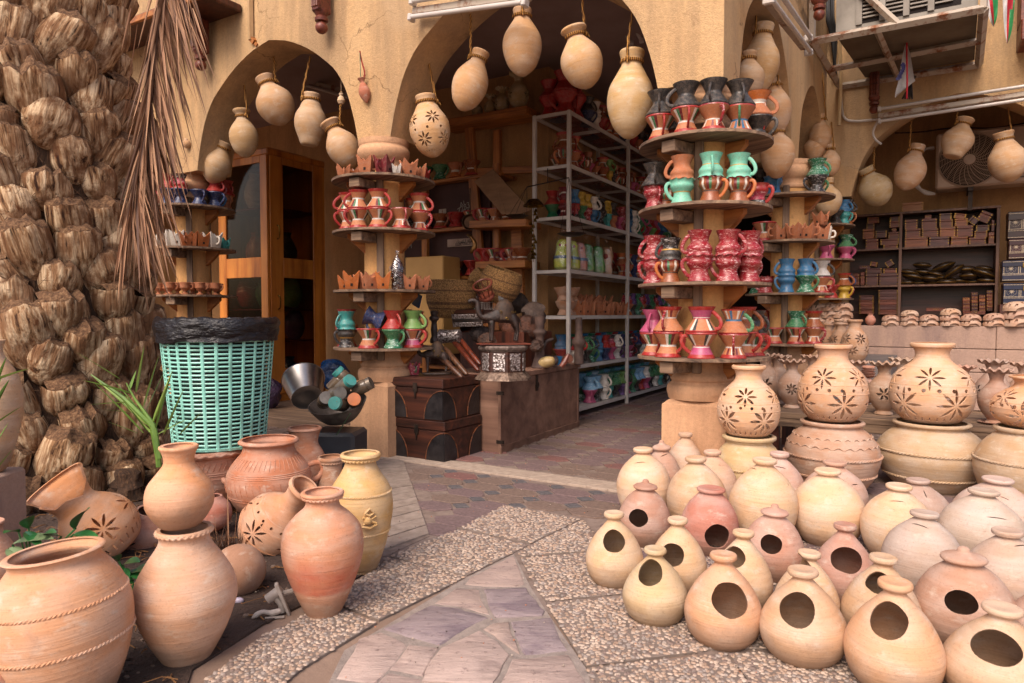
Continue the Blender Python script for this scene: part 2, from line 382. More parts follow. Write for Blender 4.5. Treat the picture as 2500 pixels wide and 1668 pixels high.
# ---- hexagonal pavers
paving=link('hexagonal_paving',None,kind='structure')
JOINT=simple('sand_joint','#85746a','#6b5b52',20,.95,.3)
L_,w_,c_=.25,.15,.045
def hexpoly(s=1.):
    g_=.0035; a=L_/2-g_; b=w_/2-g_; c=c_
    return [(-a,-(b-c)*.25),(-a+c*1.35,-b),(a-c*1.35,-b),(a,-(b-c)*.25),(a,(b-c)*.25),(a-c*1.35,b),(-a+c*1.35,b),(-a,(b-c)*.25)]
PV=[simple('paver_purple','#75605e','#62504f',60,.85,.5,.003,lo=.4,hi=.6),simple('paver_brown','#786459','#65534a',60,.85,.5,.003,lo=.4,hi=.6),simple('paver_red','#7b5550','#694843',60,.85,.5,.003,lo=.4,hi=.6),simple('paver_slate','#5d5859','#4d494b',60,.85,.5,.003,lo=.4,hi=.6)]
hm=[]
for m_ in PV[:3]:
    mb=MB(); mb.prism(hexpoly(),-.03,.012,inset=.004); hm.append(mb.mesh('hex_paver',m_,False))
d_=.040; mb=MB(); mb.prism([(-d_*1.3,0),(0,-d_),(d_*1.3,0),(0,d_)],-.03,.011,inset=.003); dm=mb.mesh('diamond_paver',PV[3],False)
sub=MB(); 
pp=[W(-7,-1.6),W(1.0,-1.9),W(2.2,-1.2),W(2.2,8),W(-7,8)]
sub.prism([(v.x,v.y) for v in pp],-.06,.0045); sub.obj('paving_bed',JOINT,paving,smooth=False)
slab_l=gp([(700,1160),(951,1140),(983,1123),(1010,1190),(1048,1310),(943,1361),(860,1415),(760,1300)])
cands=[]
for i in range(-30,10):
    for j in range(-14,54):
        p=-.1+i*L_; q=-.28-.02+j*w_
        if -.34-.01<q<-.08: continue
        cp=W(p,q); 
        if cp.y<2.2 or inpoly(cp.x,cp.y,slab_l): continue
        if p<-2.2 and q<-.1: continue
        if inpoly(cp.x,cp.y,soil): continue
        X,Y=px(cp); 
        if -200<X<2600 and Y<2000: cands.append((cp.length,p,q))
cands.sort(); rest=MB(); 
PEB_AREA=gp([(500,1800),(640,1560),(850,1400),(943,1361),(1231,1233),(1425,1270),(1460,1310),(1560,1420),(2700,1420),(2700,2100),(500,2100)])
n_h=0
for dist,p,q in cands:
    cp=W(p,q)
    if inpoly(cp.x,cp.y,PEB_AREA): continue
    mi=rnd.choices([0,1,2],[6,5,1])[0]
    if n_h<290:
        link('paver',hm[mi],paving,(cp.x,cp.y,rnd.uniform(-.0015,.0015)),ROTA+rnd.uniform(-.01,.01)); n_h+=1
    else: rest.prism(hexpoly(),-.03,.012,mi,Matrix.Translation(cp)@Matrix.Rotation(ROTA,4,'Z'))
dn=0
for dist,p,q in cands:
    if q>-.35 or inpoly(W(p,q).x,W(p,q).y,PEB_AREA): continue
    cp=W(p+L_/2,q+w_/2)
    X,Y=px(cp)
    if inpoly(cp.x,cp.y,slab_l) or inpoly(cp.x,cp.y,PEB_AREA): continue
    link('diamond_paver',dm,paving,(cp.x,cp.y,.0015),ROTA); dn+=1
if rest.v: rest.obj('far_pavers',PV[:3],paving,smooth=False,kind='stuff')
# ---- cream brick strip between the pillars
CRM=simple('cream_paver','#aa9888','#948274',25,.88,.5,.003)
for row in (0,1):
    for i in range(32 if row==0 else 0):
        p=-2.02+i*.13; c=W(p,-.215)
        M_=Matrix.Translation(c)@Matrix.Rotation(ROTA,4,'Z')
        mb=MB(); h=.063; L=.085; sk=.05
        mb.prism([(-h-sk,-L),(h-sk,-L),(h+sk,L),(-h+sk,L)],-.03,.016,0,None,inset=.004)
        if i==0: strip=mb.mesh('strip_paver',CRM,False)
        link('strip_paver',strip,paving,c+Vector((0,0,rnd.uniform(-.001,.002))),ROTA)
# ---- ribbed grey slabs left of the pebble slabs
GSL=simple('worn_grey_slab','#94857a','#7a6b60',18,.88,.7,.004,detail=8)
ramp_=link('ribbed_slab_path',None,kind='structure')
a0=G(983,1123); a1=G(1048,1310); bl0=G(700,1150); bl1=G(745,1420)
nn=13
for i in range(nn):
    t0=(i+.04)/nn; t1=(i+.96)/nn
    q=[a0.lerp(a1,t0),a0.lerp(a1,t1),bl0.lerp(bl1,t1),bl0.lerp(bl1,t0)]
    q=[(v.x,v.y) for v in q][::-1]
    mb=MB(); mb.prism(q,-.03,.014+rnd.uniform(-.001,.002),inset=.003); mb.obj('slab',GSL,ramp_,smooth=False)
mb=MB(); q=gp([(745,1180),(951,1140),(983,1123),(1050,1312),(943,1361),(760,1420)]); mb.prism(q[::-1],-.04,.007); mb.obj('slab_bed',JOINT,ramp_,smooth=False)
# ---- washed pebble slabs
peb=link('pebble_slab_paving',None,kind='structure')
f3=lambda x,y:(900+x/2.537,1050+y/2.537)
SL=[[f3(840,475),f3(1312,565),f3(1000,716),f3(570,617)],
 [f3(553,627),f3(985,728),f3(606,916),f3(135,795)],
 [(945,1366),(1136,1414),(925,1520),(812,1473)],
 [(800,1482),(918,1527),(735,1640),(600,1760),(450,1760),(500,1668),(640,1560)],
 [f3(1322,570),f3(1398,655),f3(1500,750),f3(938,798),f3(928,775),f3(1012,722)],
 [f3(938,808),f3(1500,762),(1600,1310),(1620,1445),f3(1095,1076),f3(1035,980)],
 [f3(1100,1088),(1625,1457),(1760,1590),f3(1345,1480)],
 [f3(1352,1492),(1770,1602),(1950,1830),(1480,1830)],
 [(1500,1345),(1600,1300),(2700,1235),(2700,1395),(1640,1445)],
 [(1640,1456),(2700,1405),(2700,1590),(1775,1590)],
 [(1780,1602),(2700,1602),(2700,1900),(1990,1900)]]
TERR=simple('pebble_mortar','#7d6f65','#675a52',12,.95,.5)
PBM=[simple('pebble_cream','#bba796','#a08c7c',20,.8,.2),simple('pebble_tan','#aa917e','#8f7765',20,.8,.2),simple('pebble_grey','#9c8f86','#81756d',20,.8,.2),simple('pebble_dark','#857269','#6b5a52',20,.8,.2)]
import numpy as np
pv=[];pf=[];pm=[]
for sl in SL:
    poly=gp(sl)
    ar=sum(poly[i][0]*poly[(i+1)%len(poly)][1]-poly[(i+1)%len(poly)][0]*poly[i][1] for i in range(len(poly)))
    if ar<0: poly=poly[::-1]
    mb=MB(); mb.prism(poly,-.03,.010,inset=.003); mb.obj('pebble_slab',TERR,peb,smooth=False)
    xs=[p[0] for p in poly]; ys=[p[1] for p in poly]
    y=min(ys)
    while y<max(ys):
        sp=.0135+.0014*max(0,y-1.5)
        x=min(xs)
        while x<max(xs):
            X=x+rnd.uniform(-.45,.45)*sp; Y=y+rnd.uniform(-.45,.45)*sp; x+=sp
            if not inpoly(X,Y,poly): continue
            if Y<1.55 or X>2.6: continue
            r=sp*rnd.uniform(.46,.74); a=rnd.random()*PI2; e=rnd.uniform(.6,.95); o=len(pv); h=rnd.uniform(.001,.003)
            ca,sa=math.cos(a),math.sin(a); ring=[]
            for kk in range(6):
                an=PI2*kk/6+rnd.uniform(-.35,.35); rr=r*rnd.uniform(.8,1.1); u=rr*math.cos(an); v=rr*e*math.sin(an)
                ring.append((u*ca-v*sa,u*sa+v*ca))
            for u,v in ring: pv.append((X+u,Y+v,.0095))
            for u,v in ring: pv.append((X+u*.72,Y+v*.72,.0105+h))
            for kk in range(6): k2=(kk+1)%6; pf.append((o+kk,o+k2,o+6+k2,o+6+kk)); 
            pf.append(tuple(o+6+kk for kk in range(6)))
            mi=rnd.choices([0,1,2,3],[5,4,3,2])[0]; pm.extend([mi]*7)
        y+=sp*.9
me=D.meshes.new('pebbles'); me.from_pydata(pv,[],pf); 
for m_ in PBM: me.materials.append(m_)
me.polygons.foreach_set('material_index',pm); me.polygons.foreach_set('use_smooth',[True]*len(pf)); me.update()
link('pebbles',me,peb,kind='stuff')
print('pebbles',len(pf)//7,'pavers',n_h,dn)
# crumbs and grit on the paving
mb=MB(); _c=0
while _c<700:
    x,y=rnd.uniform(-1.6,1.6),rnd.uniform(1.6,5.)
    if rnd.random()<.35: x,y=rnd.gauss(.9,.5),rnd.gauss(2.4,.5)
    if y<1.5: continue
    r=rnd.uniform(.0012,.0042); mb.ball((x,y,.014+r*.4),r,5,3,rnd.choice([0,0,1,2]),(1,rnd.uniform(.5,1.3),.6)); _c+=1
mb.obj('clay_crumbs',[simple('crumb_clay','#b5795a',None,9,.9,0),simple('crumb_dark','#4a3a32',None,9,.9,0),simple('crumb_pale','#b8a898',None,9,.9,0)],kind='stuff',label='tiny clay crumbs and grit scattered over the paving',cat='crumbs')
# ---- crazy paving flagstones
flag=link('crazy_paving_path',None,kind='structure')
FS=[[(740,870),(900,790),(932,860),(968,972),(940,984),(720,986),(592,972),(622,928)],
[(712,1004),(975,996),(1010,1050),(1090,1140),(1075,1168),(785,1178),(744,1110)],
[(540,992),(685,1003),(715,1090),(750,1162),(560,1112),(405,1090)],
[(385,1103),(560,1122),(738,1180),(540,1285),(440,1352),(240,1300),(92,1250)],
[(882,1205),(1080,1182),(1130,1180),(1232,1385),(965,1412),(905,1290)],
[(768,1218),(868,1208),(888,1290),(935,1408),(810,1320),(712,1252)],
[(688,1265),(800,1335),(868,1418),(760,1600),(330,1580),(360,1500),(452,1372)],
[(-60,1310),(70,1270),(238,1350),(150,1480),(30,1600),(-200,1560)],
[(250,1350),(432,1372),(335,1545),(130,1505)],
[(888,1440),(1236,1412),(1330,1560),(1400,1700),(760,1680)],
[(125,1520),(325,1560),(300,1760),(-60,1760),(20,1620)],
[(340,1592),(745,1615),(700,1800),(320,1800)]]
def mk_slate(name,c1,c2,c3,b_):
    k=N(name); k.rvec(); f=k.noise((3,9,3),6,.65,dist=.8); c=k.ramp(f,[(.35,hx(c3)),(.5,hx(c1)),(.68,hx(c2))]); sp=k.noise(38,4,.75); c=k.mix(k.ramp(sp,[(.58,0.),(.68,.65)]),c,hx('#5c4746')); v=k.noise((18,60,18),4,.7); c=k.mix(.6,c,k.ramp(v,[(.3,.8),(.7,1.08)]),'MULTIPLY'); k.base(c); k.rough(.8); k.bump(k.math('ADD',f,k.math('MULTIPLY',v,.5)),.9,.012); return k.m
SM=[mk_slate('slate_%s'%n,a,b,c,.9) for n,a,b,c in (('violet','#8a7b7b','#948585','#74656a'),('rust','#9c887f','#a59084','#82706a'),('pink','#ab968c','#b09a90','#8c7972'))]
pick=[1,0,1,0,0,1,2,2,2,2,2,2]
for s_,mi in zip(FS,pick):
    poly=gp([f3(x,y) for x,y in s_])
    q=[]
    for i in range(len(poly)):
        a=Vector(poly[i]);b=Vector(poly[(i+1)%len(poly)])
        q.append(a)
        for t in(.33,.66):
            d=b-a; q.append(a.lerp(b,t)+Vector((-d.y,d.x))*rnd.uniform(-.035,.035))
    q=[(v.x,v.y) for v in q]
    ar=sum(q[i][0]*q[(i+1)%len(q)][1]-q[(i+1)%len(q)][0]*q[i][1] for i in range(len(q)))
    if ar<0:q=q[::-1]
    mb=MB(); mb.prism(q,-.03,.011+rnd.uniform(-.002,.004),inset=.006); mb.obj('flagstone',SM[mi],flag)
mb=MB(); mb.prism(gp([f3(900,780),f3(1000,980),f3(1110,1150),f3(1345,1490),f3(1500,1900),f3(-400,1900),f3(-150,1380),f3(600,930)]),-.03,.0075); mb.obj('mortar_bed',simple('grey_mortar','#94877e','#7d716a',30,.95,.8,.004),flag,smooth=False)
# ================================================================= WALLS
Aprof=[(0,0),(.02,.10),(.05,.22),(.11,.40),(.18,.53),(.26,.63),(.37,.72),(.48,.80),(.62,.88),(.80,.955),(1,1)]
def arch_pts(u0,u1,spring,rise):
    h=(u1-u0)/2; L=[(u0+x*h,spring+z*rise) for x,z in crv(Aprof,2)]
    return L+[(u1-x*h,spring+z*rise) for x,z in crv(Aprof,2)][::-1][1:]
def arched_wall(name,u0,u1,arches,zb,zt,t0,t1,M_,mat_,rise=.9,label=None,cat=None):
    poly=[(u1,zb),(u1,zt),(u0,zt),(u0,zb)]
    for a,b in arches: poly+= arch_pts(a,b,zb,rise)
    mb=MB(); n=len(poly); vs=[(u,t0,z) for u,z in poly]+[(u,t1,z) for u,z in poly]
    fs=[tuple(range(n)),tuple(n+i for i in range(n))[::-1]]+[(i,n+i,n+(i+1)%n,(i+1)%n) for i in range(n)]
    mb.add(vs,fs,0,M_); me=mb.mesh(name,mat_,True,30)
    return link(name,me,label=label,cat=cat)
MA=Matrix.Translation(R0)@Matrix.Rotation(ROTA,4,'Z')
SPR=2.222
arched_wall('arcade_wall',-9.,.15,[(-6.55,-4.62),(-4.24,-2.40),(-2.10,-.2)],SPR,4.4,-.21,.12,MA,PLASTER,label='ochre plaster arcade wall with pointed arches facing the paved yard',cat='wall')
MBm=Matrix.Translation(R0)@Matrix.Rotation(ROTA+math.pi/2,4,'Z') # u -> +q, t -> -p
arched_wall('side_arcade_wall',.12,4.05,[(.121,1.93),(2.25,4.02)],SPR,4.4,-.15,.17,MBm,PLASTER,label='ochre plaster arcade wall receding behind the right corner pillar',cat='wall')
arched_wall('right_shop_wall',-.15,6.,[(.40,2.22),(2.6,4.4)],SPR,4.4,4.052,4.35,MA,PLASTER,label='ochre plaster wall with wide arch over the wooden box shop',cat='wall')
def wbox(name,p0,p1,q0,q1,z0,z1,mat_,parent=None,b=0.,**kw):
    mb=MB(); mb.box(((p0+p1)/2,(q0+q1)/2,(z0+z1)/2),(p1-p0,q1-q0,z1-z0),0,MA,b); return mb.obj(name,mat_,parent,smooth=False,**kw)
wbox('inner_shop_wall',-9.,-2.19,2.27,9.,0,HC,INNER,label='brown plastered inner shop block behind the white metal rack',cat='wall')
wbox('ceiling',-9.,.15,.12,9.,HC,HC+.1,CEIL,kind='structure')
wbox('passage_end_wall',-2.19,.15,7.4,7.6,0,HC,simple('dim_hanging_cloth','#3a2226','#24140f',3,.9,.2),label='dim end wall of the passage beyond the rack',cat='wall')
wbox('passage_side_wall',-.17,.15,4.35,7.4,0,HC,INNER,label='plain side wall of the passage past the last pillar',cat='wall')
wbox('box_shop_back_wall',.15,6.,5.45,5.6,0,HC,INNER,label='brown plaster wall behind the shelves of wooden boxes',cat='wall')
wbox('box_shop_side_wall',.15,.30,4.36,5.45,0,HC,INNER,label='short plaster wall left of the wooden box shelves',cat='wall')
wbox('box_shop_ceiling',.15,6.,4.351,5.6,HC,HC+.1,CEIL,kind='structure')
wbox('far_left_wall',-9.2,-9.,-.2,9,0,4,INNER,label='far end wall of the arcade behind the palm trunk',cat='wall')
# low block wall of the right shop
lw=empty('low_block_wall',W(2,4.1),0,label='low grey rendered block wall topped with clay half domes',cat='wall')
lw.rotation_euler=(0,0,ROTA)
for zz,(a,b) in enumerate(((0,.44),(.445,.665),(.67,.886))):
    for j in range(4):
        mb=MB(); mb.box((-1.84+.75+j*1.5,.06,(a+b)/2),(1.497,.22,b-a),0,None,.006); mb.obj('block',CONC,lw,smooth=False)
lz=.595
wbox('stone_bench',.22,.85,2.55,4.03,0,lz,simple('grey_stone','#6f6663','#57504e',10,.8,.4),None,.008,label='dark grey stone bench in front of the third right pillar',cat='bench')
# ---- pillars
SHAFTM=mk_wall('painted_shaft','#cf9c62','#d5a56e','#b5845a',.2)
def column(p,q,label):
    c=W(p,q); e=empty('pillar',c,ROTA,label=label,cat='pillar',group='round pillars of the arcade')
    mb=MB(); s=.175; ch=.035
    oct_=[(-s,-s+ch),(-s+ch,-s),(s-ch,-s),(s,-s+ch),(s,s-ch),(s-ch,s),(-s+ch,s),(-s,s-ch)]
    mb.prism([(-s,-s),(s,-s),(s,s),(-s,s)],0,.45); n=4
    mb.prism([(-s,-s),(s,-s),(s,s),(-s,s)],.45,.53,inset=.045); mb.obj('pedestal',COLM,e,smooth=False)
    pr=[(.185,.53),(.19,.55),(.195,.575),(.19,.605),(.172,.62),(.168,.63),(.175,.64),(.170,.66),(.155,.68),(.147,.70),(.144,.74)]
    mb=MB(); mb.lathe(crv(pr,3),40); mb.obj('base_moulding',COLM,e)
    mb=MB(); mb.lathe([(.143,.735),(.141,1.4),(.139,2.01)],40); mb.obj('shaft',SHAFTM,e)
    pr=[(.139,2.0),(.15,2.01),(.15,2.03),(.143,2.04),(.146,2.07),(.165,2.09),(.182,2.12),(.184,2.15),(.172,2.175),(.176,2.19),(.178,2.2215)]
    mb=MB(); mb.lathe(crv(pr,3),40); mb.obj('capital',COLM,e)
    return e
COLS={'R':(0,0),'M':(-2.247,-.113),'L':(-4.55,-.054),'R2':(.12,2.09),'R3':(.10,4.18)}
CN={'R':'front right pillar','M':'middle pillar','L':'left pillar','R2':'second right pillar','R3':'third right pillar'}
column(*COLS['R'],'thick round plaster pillar in front, ringed by five mug shelves')
column(*COLS['M'],'round plaster pillar left of the stacked dark chests')
column(*COLS['L'],'round plaster pillar behind the mint laundry basket')
column(*COLS['R2'],'round plaster pillar with shelves just behind the front right pillar')
column(*COLS['R3'],'farthest round pillar beside the box shop opening')
# far left pillar hidden by trunk
# ---- shelves around the pillars
SHZ=[1.94,1.58,1.17,.77]
mb=MB(); 
def discmesh(r,t):
    mb=MB(); 
    for sgn in(0,1):
        pts=[]
        for k in range(17):
            a=math.pi*k/16+sgn*math.pi; pts.append((r*math.cos(a),r*math.sin(a)))
        for k in range(17):
            a=math.pi*(16-k)/16+sgn*math.pi; pts.append((.15*math.cos(a),.15*math.sin(a)))
        dy=.0015*(1 if sgn==0 else -1)
        vs=[(x,y+dy,-t) for x,y in pts]+[(x,y+dy,-.0) for x,y in pts]; n=17
        fs=[]
        for i in range(16):
            j=2*n-1-i
            fs+=[(i,i+1,j-1,j),(2*n+i+1,2*n+i,2*n+j,2*n+j-1),(i+1,i,2*n+i,2*n+i+1),(j,j-1,2*n+j-1,2*n+j)]
        fs+=[(0,2*n-1,4*n-1,2*n),(16,16+2*n,17+2*n,17)]
        mb.add(vs,fs,0)
    return mb.mesh('shelf_board',WGREY,False)
DISC={r:discmesh(r,.016) for r in(.36,.335)}
mb=MB(); mb.add([(.14,-.018,-.018),(.26,-.018,-.018),(.26,-.018,-.045),(.14,-.018,-.15),(.14,.018,-.018),(.26,.018,-.018),(.26,.018,-.045),(.14,.018,-.15)],[(3,2,1,0),(4,5,6,7),(0,1,5,4),(1,2,6,5),(2,3,7,6),(3,0,4,7)]); BRK=mb.mesh('bracket',WOR,False)
mb=MB(); mb.box((0,0,-.054),(.085,.50,.062),0,None,.004); BEAM=mb.mesh('beam',WGREY,False)
mb=MB(); mb.box((0,0,.0),(.048,.028,1.34),0,None,.004); UPR=mb.mesh('upright',WGREYZ,False)
ordz=['top','second','third','lowest']
for cn,zs in (('R',SHZ),('M',SHZ),('L',SHZ),('R2',SHZ),('R3',SHZ[:3])):
    p,q=COLS[cn]; r=.36 if cn in('R','M','L') else .335
    for i,z in enumerate(zs):
        c=W(p,q,z); e=empty('pillar_shelf',c,ROTA+rnd.uniform(-.06,.06),label='%s round grey plank shelf on the %s'%(ordz[i] if i<3 else 'lowest',CN[cn]),cat='shelf',group='round plank shelves on the pillars')
        link('shelf_board',DISC[r],e,(0,0,0),-.35)
        c_=W(p,q); ta=math.atan2(-c_.y,-c_.x)-ROTA
        for s_ in (-.62,): a=ta+s_; link('beam',BEAM,e,(math.cos(a-1.57)*.0+math.cos(a)*.08,math.sin(a)*.08,0),a+1.57)
        for a in (ta+.95,ta-1.4,ta+2.3,ta-2.5): link('bracket',BRK,e,(0,0,0),a)
    e=empty('upright_boards',W(p,q,1.35),ROTA,label='grey upright planks strapped to the shaft of the %s'%CN[cn],cat='planks')
    c_=W(p,q); ta=math.atan2(-c_.y,-c_.x)-ROTA
    for a in(ta-.18,ta+2.2,ta-2.3):
        link('upright',UPR,e,(math.cos(a)*.158,math.sin(a)*.158,0),a+math.pi/2)
# ---- eave timbers, corbels
def corbel(P,h,label,rot=ROTA):
    e=empty('corbel',P,rot,label=label,cat='bracket',group='carved wooden corbels'); mb=MB()
    mb.box((0,0,h/2+.11),(.085,.12,h),0,None,.012); 
    for s in(-.022,0,.022): mb.tube([(s,-.064,.14),(s,-.064,h+.1)],.009,6,0)
    mb.lathe([(.001,.05),(.045,.055),(.048,.075),(.036,.09),(.05,.11),(.055,.13)],16,0); mb.obj('bracket_body',WRED,e)
    mb=MB(); mb.ball((0,0,.012),.044,16,10,0,(1,1,1)); mb.obj('turned_ball',WRED,e)
corbel(onq(490,163,-.30),1.0,'dark wooden corbel half hidden by the dry palm frond')
corbel(onq(785,72,-.30),1.0,'dark wooden corbel at the top between the two front arches')
corbel(onq(2134,270,3.93)+Vector((0,0,0)),.75,'dark wooden corbel under the air conditioner cage')
corbel(onp(2000,40,.30),1.,'dark wooden corbel above the tube lamp at upper right',ROTA+math.pi/2)
wbox('eave_board',-7.,-3.62,-.55,-.215,onq(560,12,-.5).z+.10,onq(560,12,-.5).z+.16,WDK,None,.01,label='dark timber eave board at the upper left corner',cat='eave')
wbox('eave_trim',-7.,-3.60,-.58,-.551,onq(560,12,-.5).z+.08,onq(560,12,-.5).z+.13,WOR,None,.004,label='light timber strip along the dark eave board',cat='trim')
P0=onq(612,98,-.235); 
mb=MB(); mb.tube([P0+Vector((0,0,.0)),P0+Vector((0,0,1.2))],.022,4); mb.obj('conduit',simple('painted_conduit','#b99a72','#a88861',8,.7,.1),label='square painted conduit running down to the left arch',cat='conduit')
mb=MB(); q0=onq(614,98,-.24); q1=onq(700,122,.14); mb.tube([q0,q1],.028,4,0); mb.tube([q0+Vector((.03,0,-.03)),q1+Vector((.02,0,-.03))],.018,4,0); mb.obj('timber_batten',WOR,smooth=False,label='split timber batten wedged in the crown of the left arch',cat='batten')
# ================================================================= POTTERY
SAND='#c59f78'; CREAM='#cfa880'; PINKC='#b08068'; REDC='#a8674e'; TERRA='#b0683f'; YEL='#bd9358'; PALE='#b5977c'; GREYC='#a38d80'; ORG='#c08455'
def shell(prof,t=.008,n=3,cut=None):
    o=crv(prof,n); o[0]=(1e-4,o[0][1])
    inn=[]
    for r,z in o[1:]:
        inn.append((max(r-t,2e-4),z))
    inn=[(r,max(z,o[0][1]+t)) for r,z in inn][::-1]
    inn[0]=(inn[0][0],inn[0][1]-.0015)
    return o+inn+[(1e-4,o[0][1]+t)]
def rat(prof,z):
    pr=crv(prof,4); b=None
    for (r0,z0),(r1,z1) in zip(pr,pr[1:]):
        if min(z0,z1)<=z<=max(z0,z1) and abs(z1-z0)>1e-6:
            t=(z-z0)/(z1-z0); return r0+(r1-r0)*t, math.atan2(-(r1-r0),(z1-z0))
    return pr[-1][0],0.
def frame(a,r,z,sl):
    nrm=Vector((math.cos(a)*math.cos(sl),math.sin(a)*math.cos(sl),math.sin(sl)))
    t=Vector((-math.sin(a),math.cos(a),0)); u=nrm.cross(t)
    o=Vector((math.cos(a)*r,math.sin(a)*r,z)); return Matrix(((t.x,u.x,nrm.x,o.x),(t.y,u.y,nrm.y,o.y),(t.z,u.z,nrm.z,o.z),(0,0,0,1)))
def boolcut(me,cut,mats,us=False):
    bad=lambda n_:len(n_.polygons)<.5*len(me.polygons) or len(n_.polygons)==len(me.polygons)
    for att in range(5):
        o=D.objects.new('t',me); c=D.objects.new('c',cut); SC.collection.objects.link(o); SC.collection.objects.link(c)
        if att>1:
            for v in cut.vertices: v.co+=Vector((rnd.uniform(-1,1),rnd.uniform(-1,1),rnd.uniform(-1,1)))*.0004
        m=o.modifiers.new('b','BOOLEAN'); m.operation='DIFFERENCE'; m.object=c; m.solver='FAST' if att>=3 else 'EXACT'
        if att<3: m.use_self=us or att==1
        dg=C.evaluated_depsgraph_get(); dg.update(); nm=D.meshes.new_from_object(o.evaluated_get(dg))
        nm.name=me.name; D.objects.remove(o); D.objects.remove(c)
        if not bad(nm): break
    if bad(nm): print('BOOL FAIL',me.name); return me
    nm.polygons.foreach_set('use_smooth',[True]*len(nm.polygons)); nm.set_sharp_from_angle(angle=math.radians(40)); return nm
def wob(amt=.012):
    o=rnd.random()*90
    return lambda a,t,z:amt*noise.noise(Vector((math.cos(a)*.8+o,math.sin(a)*.8,z*7+o)))
def rope_band(R,z,rr,parent,tw=34,M=None):
    pts=[]; n=tw*6
    mb=MB(); 
    for ph in(0,math.pi):
        pts=[]
        for i in range(n):
            a=PI2*i/n; k=a*tw+ph
            rd=R-.002+rr*.4*math.cos(k); pts.append((rd*math.cos(a),rd*math.sin(a),z+rr*.5*math.sin(k)))
        mb.tube(pts,rr*.6,5,0,None,True)
    mb.obj('rope_band',CLAY,parent)
def scallop(R,z,rr,parent,n=30,amp=.35,name='crimped_rim'):
    mb=MB(); pts=[]; N_=n*5; rs=[]
    for i in range(N_):
        a=PI2*i/N_; pts.append(((R)*math.cos(a),(R)*math.sin(a),z+rr*amp*math.sin(a*n))); rs.append(rr*(.8+.10*math.cos(a*n)))
    mb.tube(pts,rs,8,0,None,True); mb.obj(name,CLAY,parent)
def tocam(c): return math.atan2(-c[1],-c[0])
# egg-shaped bird house / money bank bodies -----------------------------------------
def eggprof(R,H,kind):
    if kind=='egg': return [(0,0),(.52*R,0),(.66*R,.02*H),(.90*R,.14*H),(1.0*R,.33*H),(.91*R,.49*H),(.68*R,.665*H),(.40*R,.80*H),(.25*R,.87*H),(.225*R,.90*H),(.30*R,.925*H),(.345*R,.945*H),(.345*R,.975*H),(.30*R,.995*H),(.12*R,.985*H),(1e-4,.98*H)]
    if kind=='lid': return [(0,0),(.50*R,0),(.62*R,.02*H),(.90*R,.17*H),(1.0*R,.36*H),(.93*R,.53*H),(.70*R,.70*H),(.47*R,.79*H),(.36*R,.825*H),(.35*R,.845*H),(.43*R,.86*H),(.46*R,.88*H),(.42*R,.905*H),(.27*R,.925*H),(.15*R,.945*H),(.12*R,.97*H),(.09*R,.99*H),(1e-4,1.*H)]
    if kind=='wide': return [(0,0),(.50*R,0),(.62*R,.02*H),(.90*R,.17*H),(1.0*R,.38*H),(.95*R,.56*H),(.74*R,.74*H),(.50*R,.86*H),(.40*R,.905*H),(.385*R,.925*H),(.47*R,.94*H),(.49*R,.965*H),(.46*R,.985*H),(.40*R,.99*H),(.2*R,.98*H),(1e-4,.975*H)]
    return [(0,0),(.42*R,0),(.56*R,.02*H),(.86*R,.18*H),(1.0*R,.40*H),(.96*R,.57*H),(.76*R,.73*H),(.45*R,.85*H),(.28*R,.905*H),(.25*R,.925*H),(.33*R,.94*H),(.355*R,.955*H),(.355*R,.98*H),(.30*R,.995*H),(.15*R,.985*H),(1e-4,.982*H)]
def egg(name,cx,top,w_,d,kind,label,col,hole=None,slit=None,lean=0,group=None,cat='pot'):
    Pt=AY(cx,top+4,d); H=Pt.z; R=w_/2*d/F*.985; c=Vector((Pt.x,d,0)); pr=eggprof(R,H,kind)
    full=crv(pr,3); full[0]=(1e-4,0.); full[-1]=(1e-4,full[-1][1])
    for _try in range(4):
      mb=MB(); mb.lathe(full,64,0,rmod=wob(.022))
      if hole or slit:
          inn=[(max(r-.0085,1e-4),min(max(z,.008),.90*H)) for r,z in crv(pr[:9],3)[::-1]]; inn=[(1e-4,.865*H)]+[x for x in inn if x[1]<.86*H]; inn[-1]=(1e-4,.008)
          mb.lathe(inn,48,0)
      me=mb.mesh(name,DCLAY); cu=MB(); ta=tocam(c)
      if hole:
          hx_,hy_,rx_,ry_=hole; ph=hx_-cx
          z=AY(hx_,hy_,d-R*.7).z; r,sl=rat(pr,z); a=ta+math.asin(max(-.95,min(.95,ph/(r*F/d))))
          cosf=math.cos(a-ta); rx=rx_*(d-R*.8)/F/max(.6,cosf); ry=ry_*(d-R*.8)/F/max(.7,math.cos(sl-.3))
          ns=rnd.random()*40; poly=[]
          for k in range(26):
              an=PI2*k/26; m=1+.07*noise.noise(Vector((math.cos(an)*1.3+ns,math.sin(an)*1.3,ns))); poly.append((rx*m*math.cos(an),ry*m*math.sin(an)))
          cu.prism(poly,-.05,.06,0,frame(a,r,z,sl))
      if slit:
          hx_,hy_,L,rot_=slit; z=AY(hx_,hy_,d-R*.6).z; r,sl=rat(pr,z); a=ta+math.asin(max(-.9,min(.9,(hx_-cx)/(r*F/d))))
          L=L*d/F/2; t=.0022; poly=[(-L,0),(-L*.5,-t),(L*.5,-t),(L,0),(L*.5,t),(-L*.5,t)]
          cu.prism(poly,-.02,.03,0,frame(a,r,z,sl)@Matrix.Rotation(math.radians(rot_),4,'Z'))
      if not cu.v: break
      m2=boolcut(me,cu.mesh('c',CLAY,False),[CLAY])
      if m2 is not me: me=m2; break
    o=link(name,me,None,c,(math.radians(rnd.uniform(-1.5,1.5)),math.radians(rnd.uniform(-2,2)),0),color=hx(col),label=label,cat=cat,group=group)
    return o,c,R,H
q4=lambda x,y:(1400+x/2.347,1000+y/2.347)
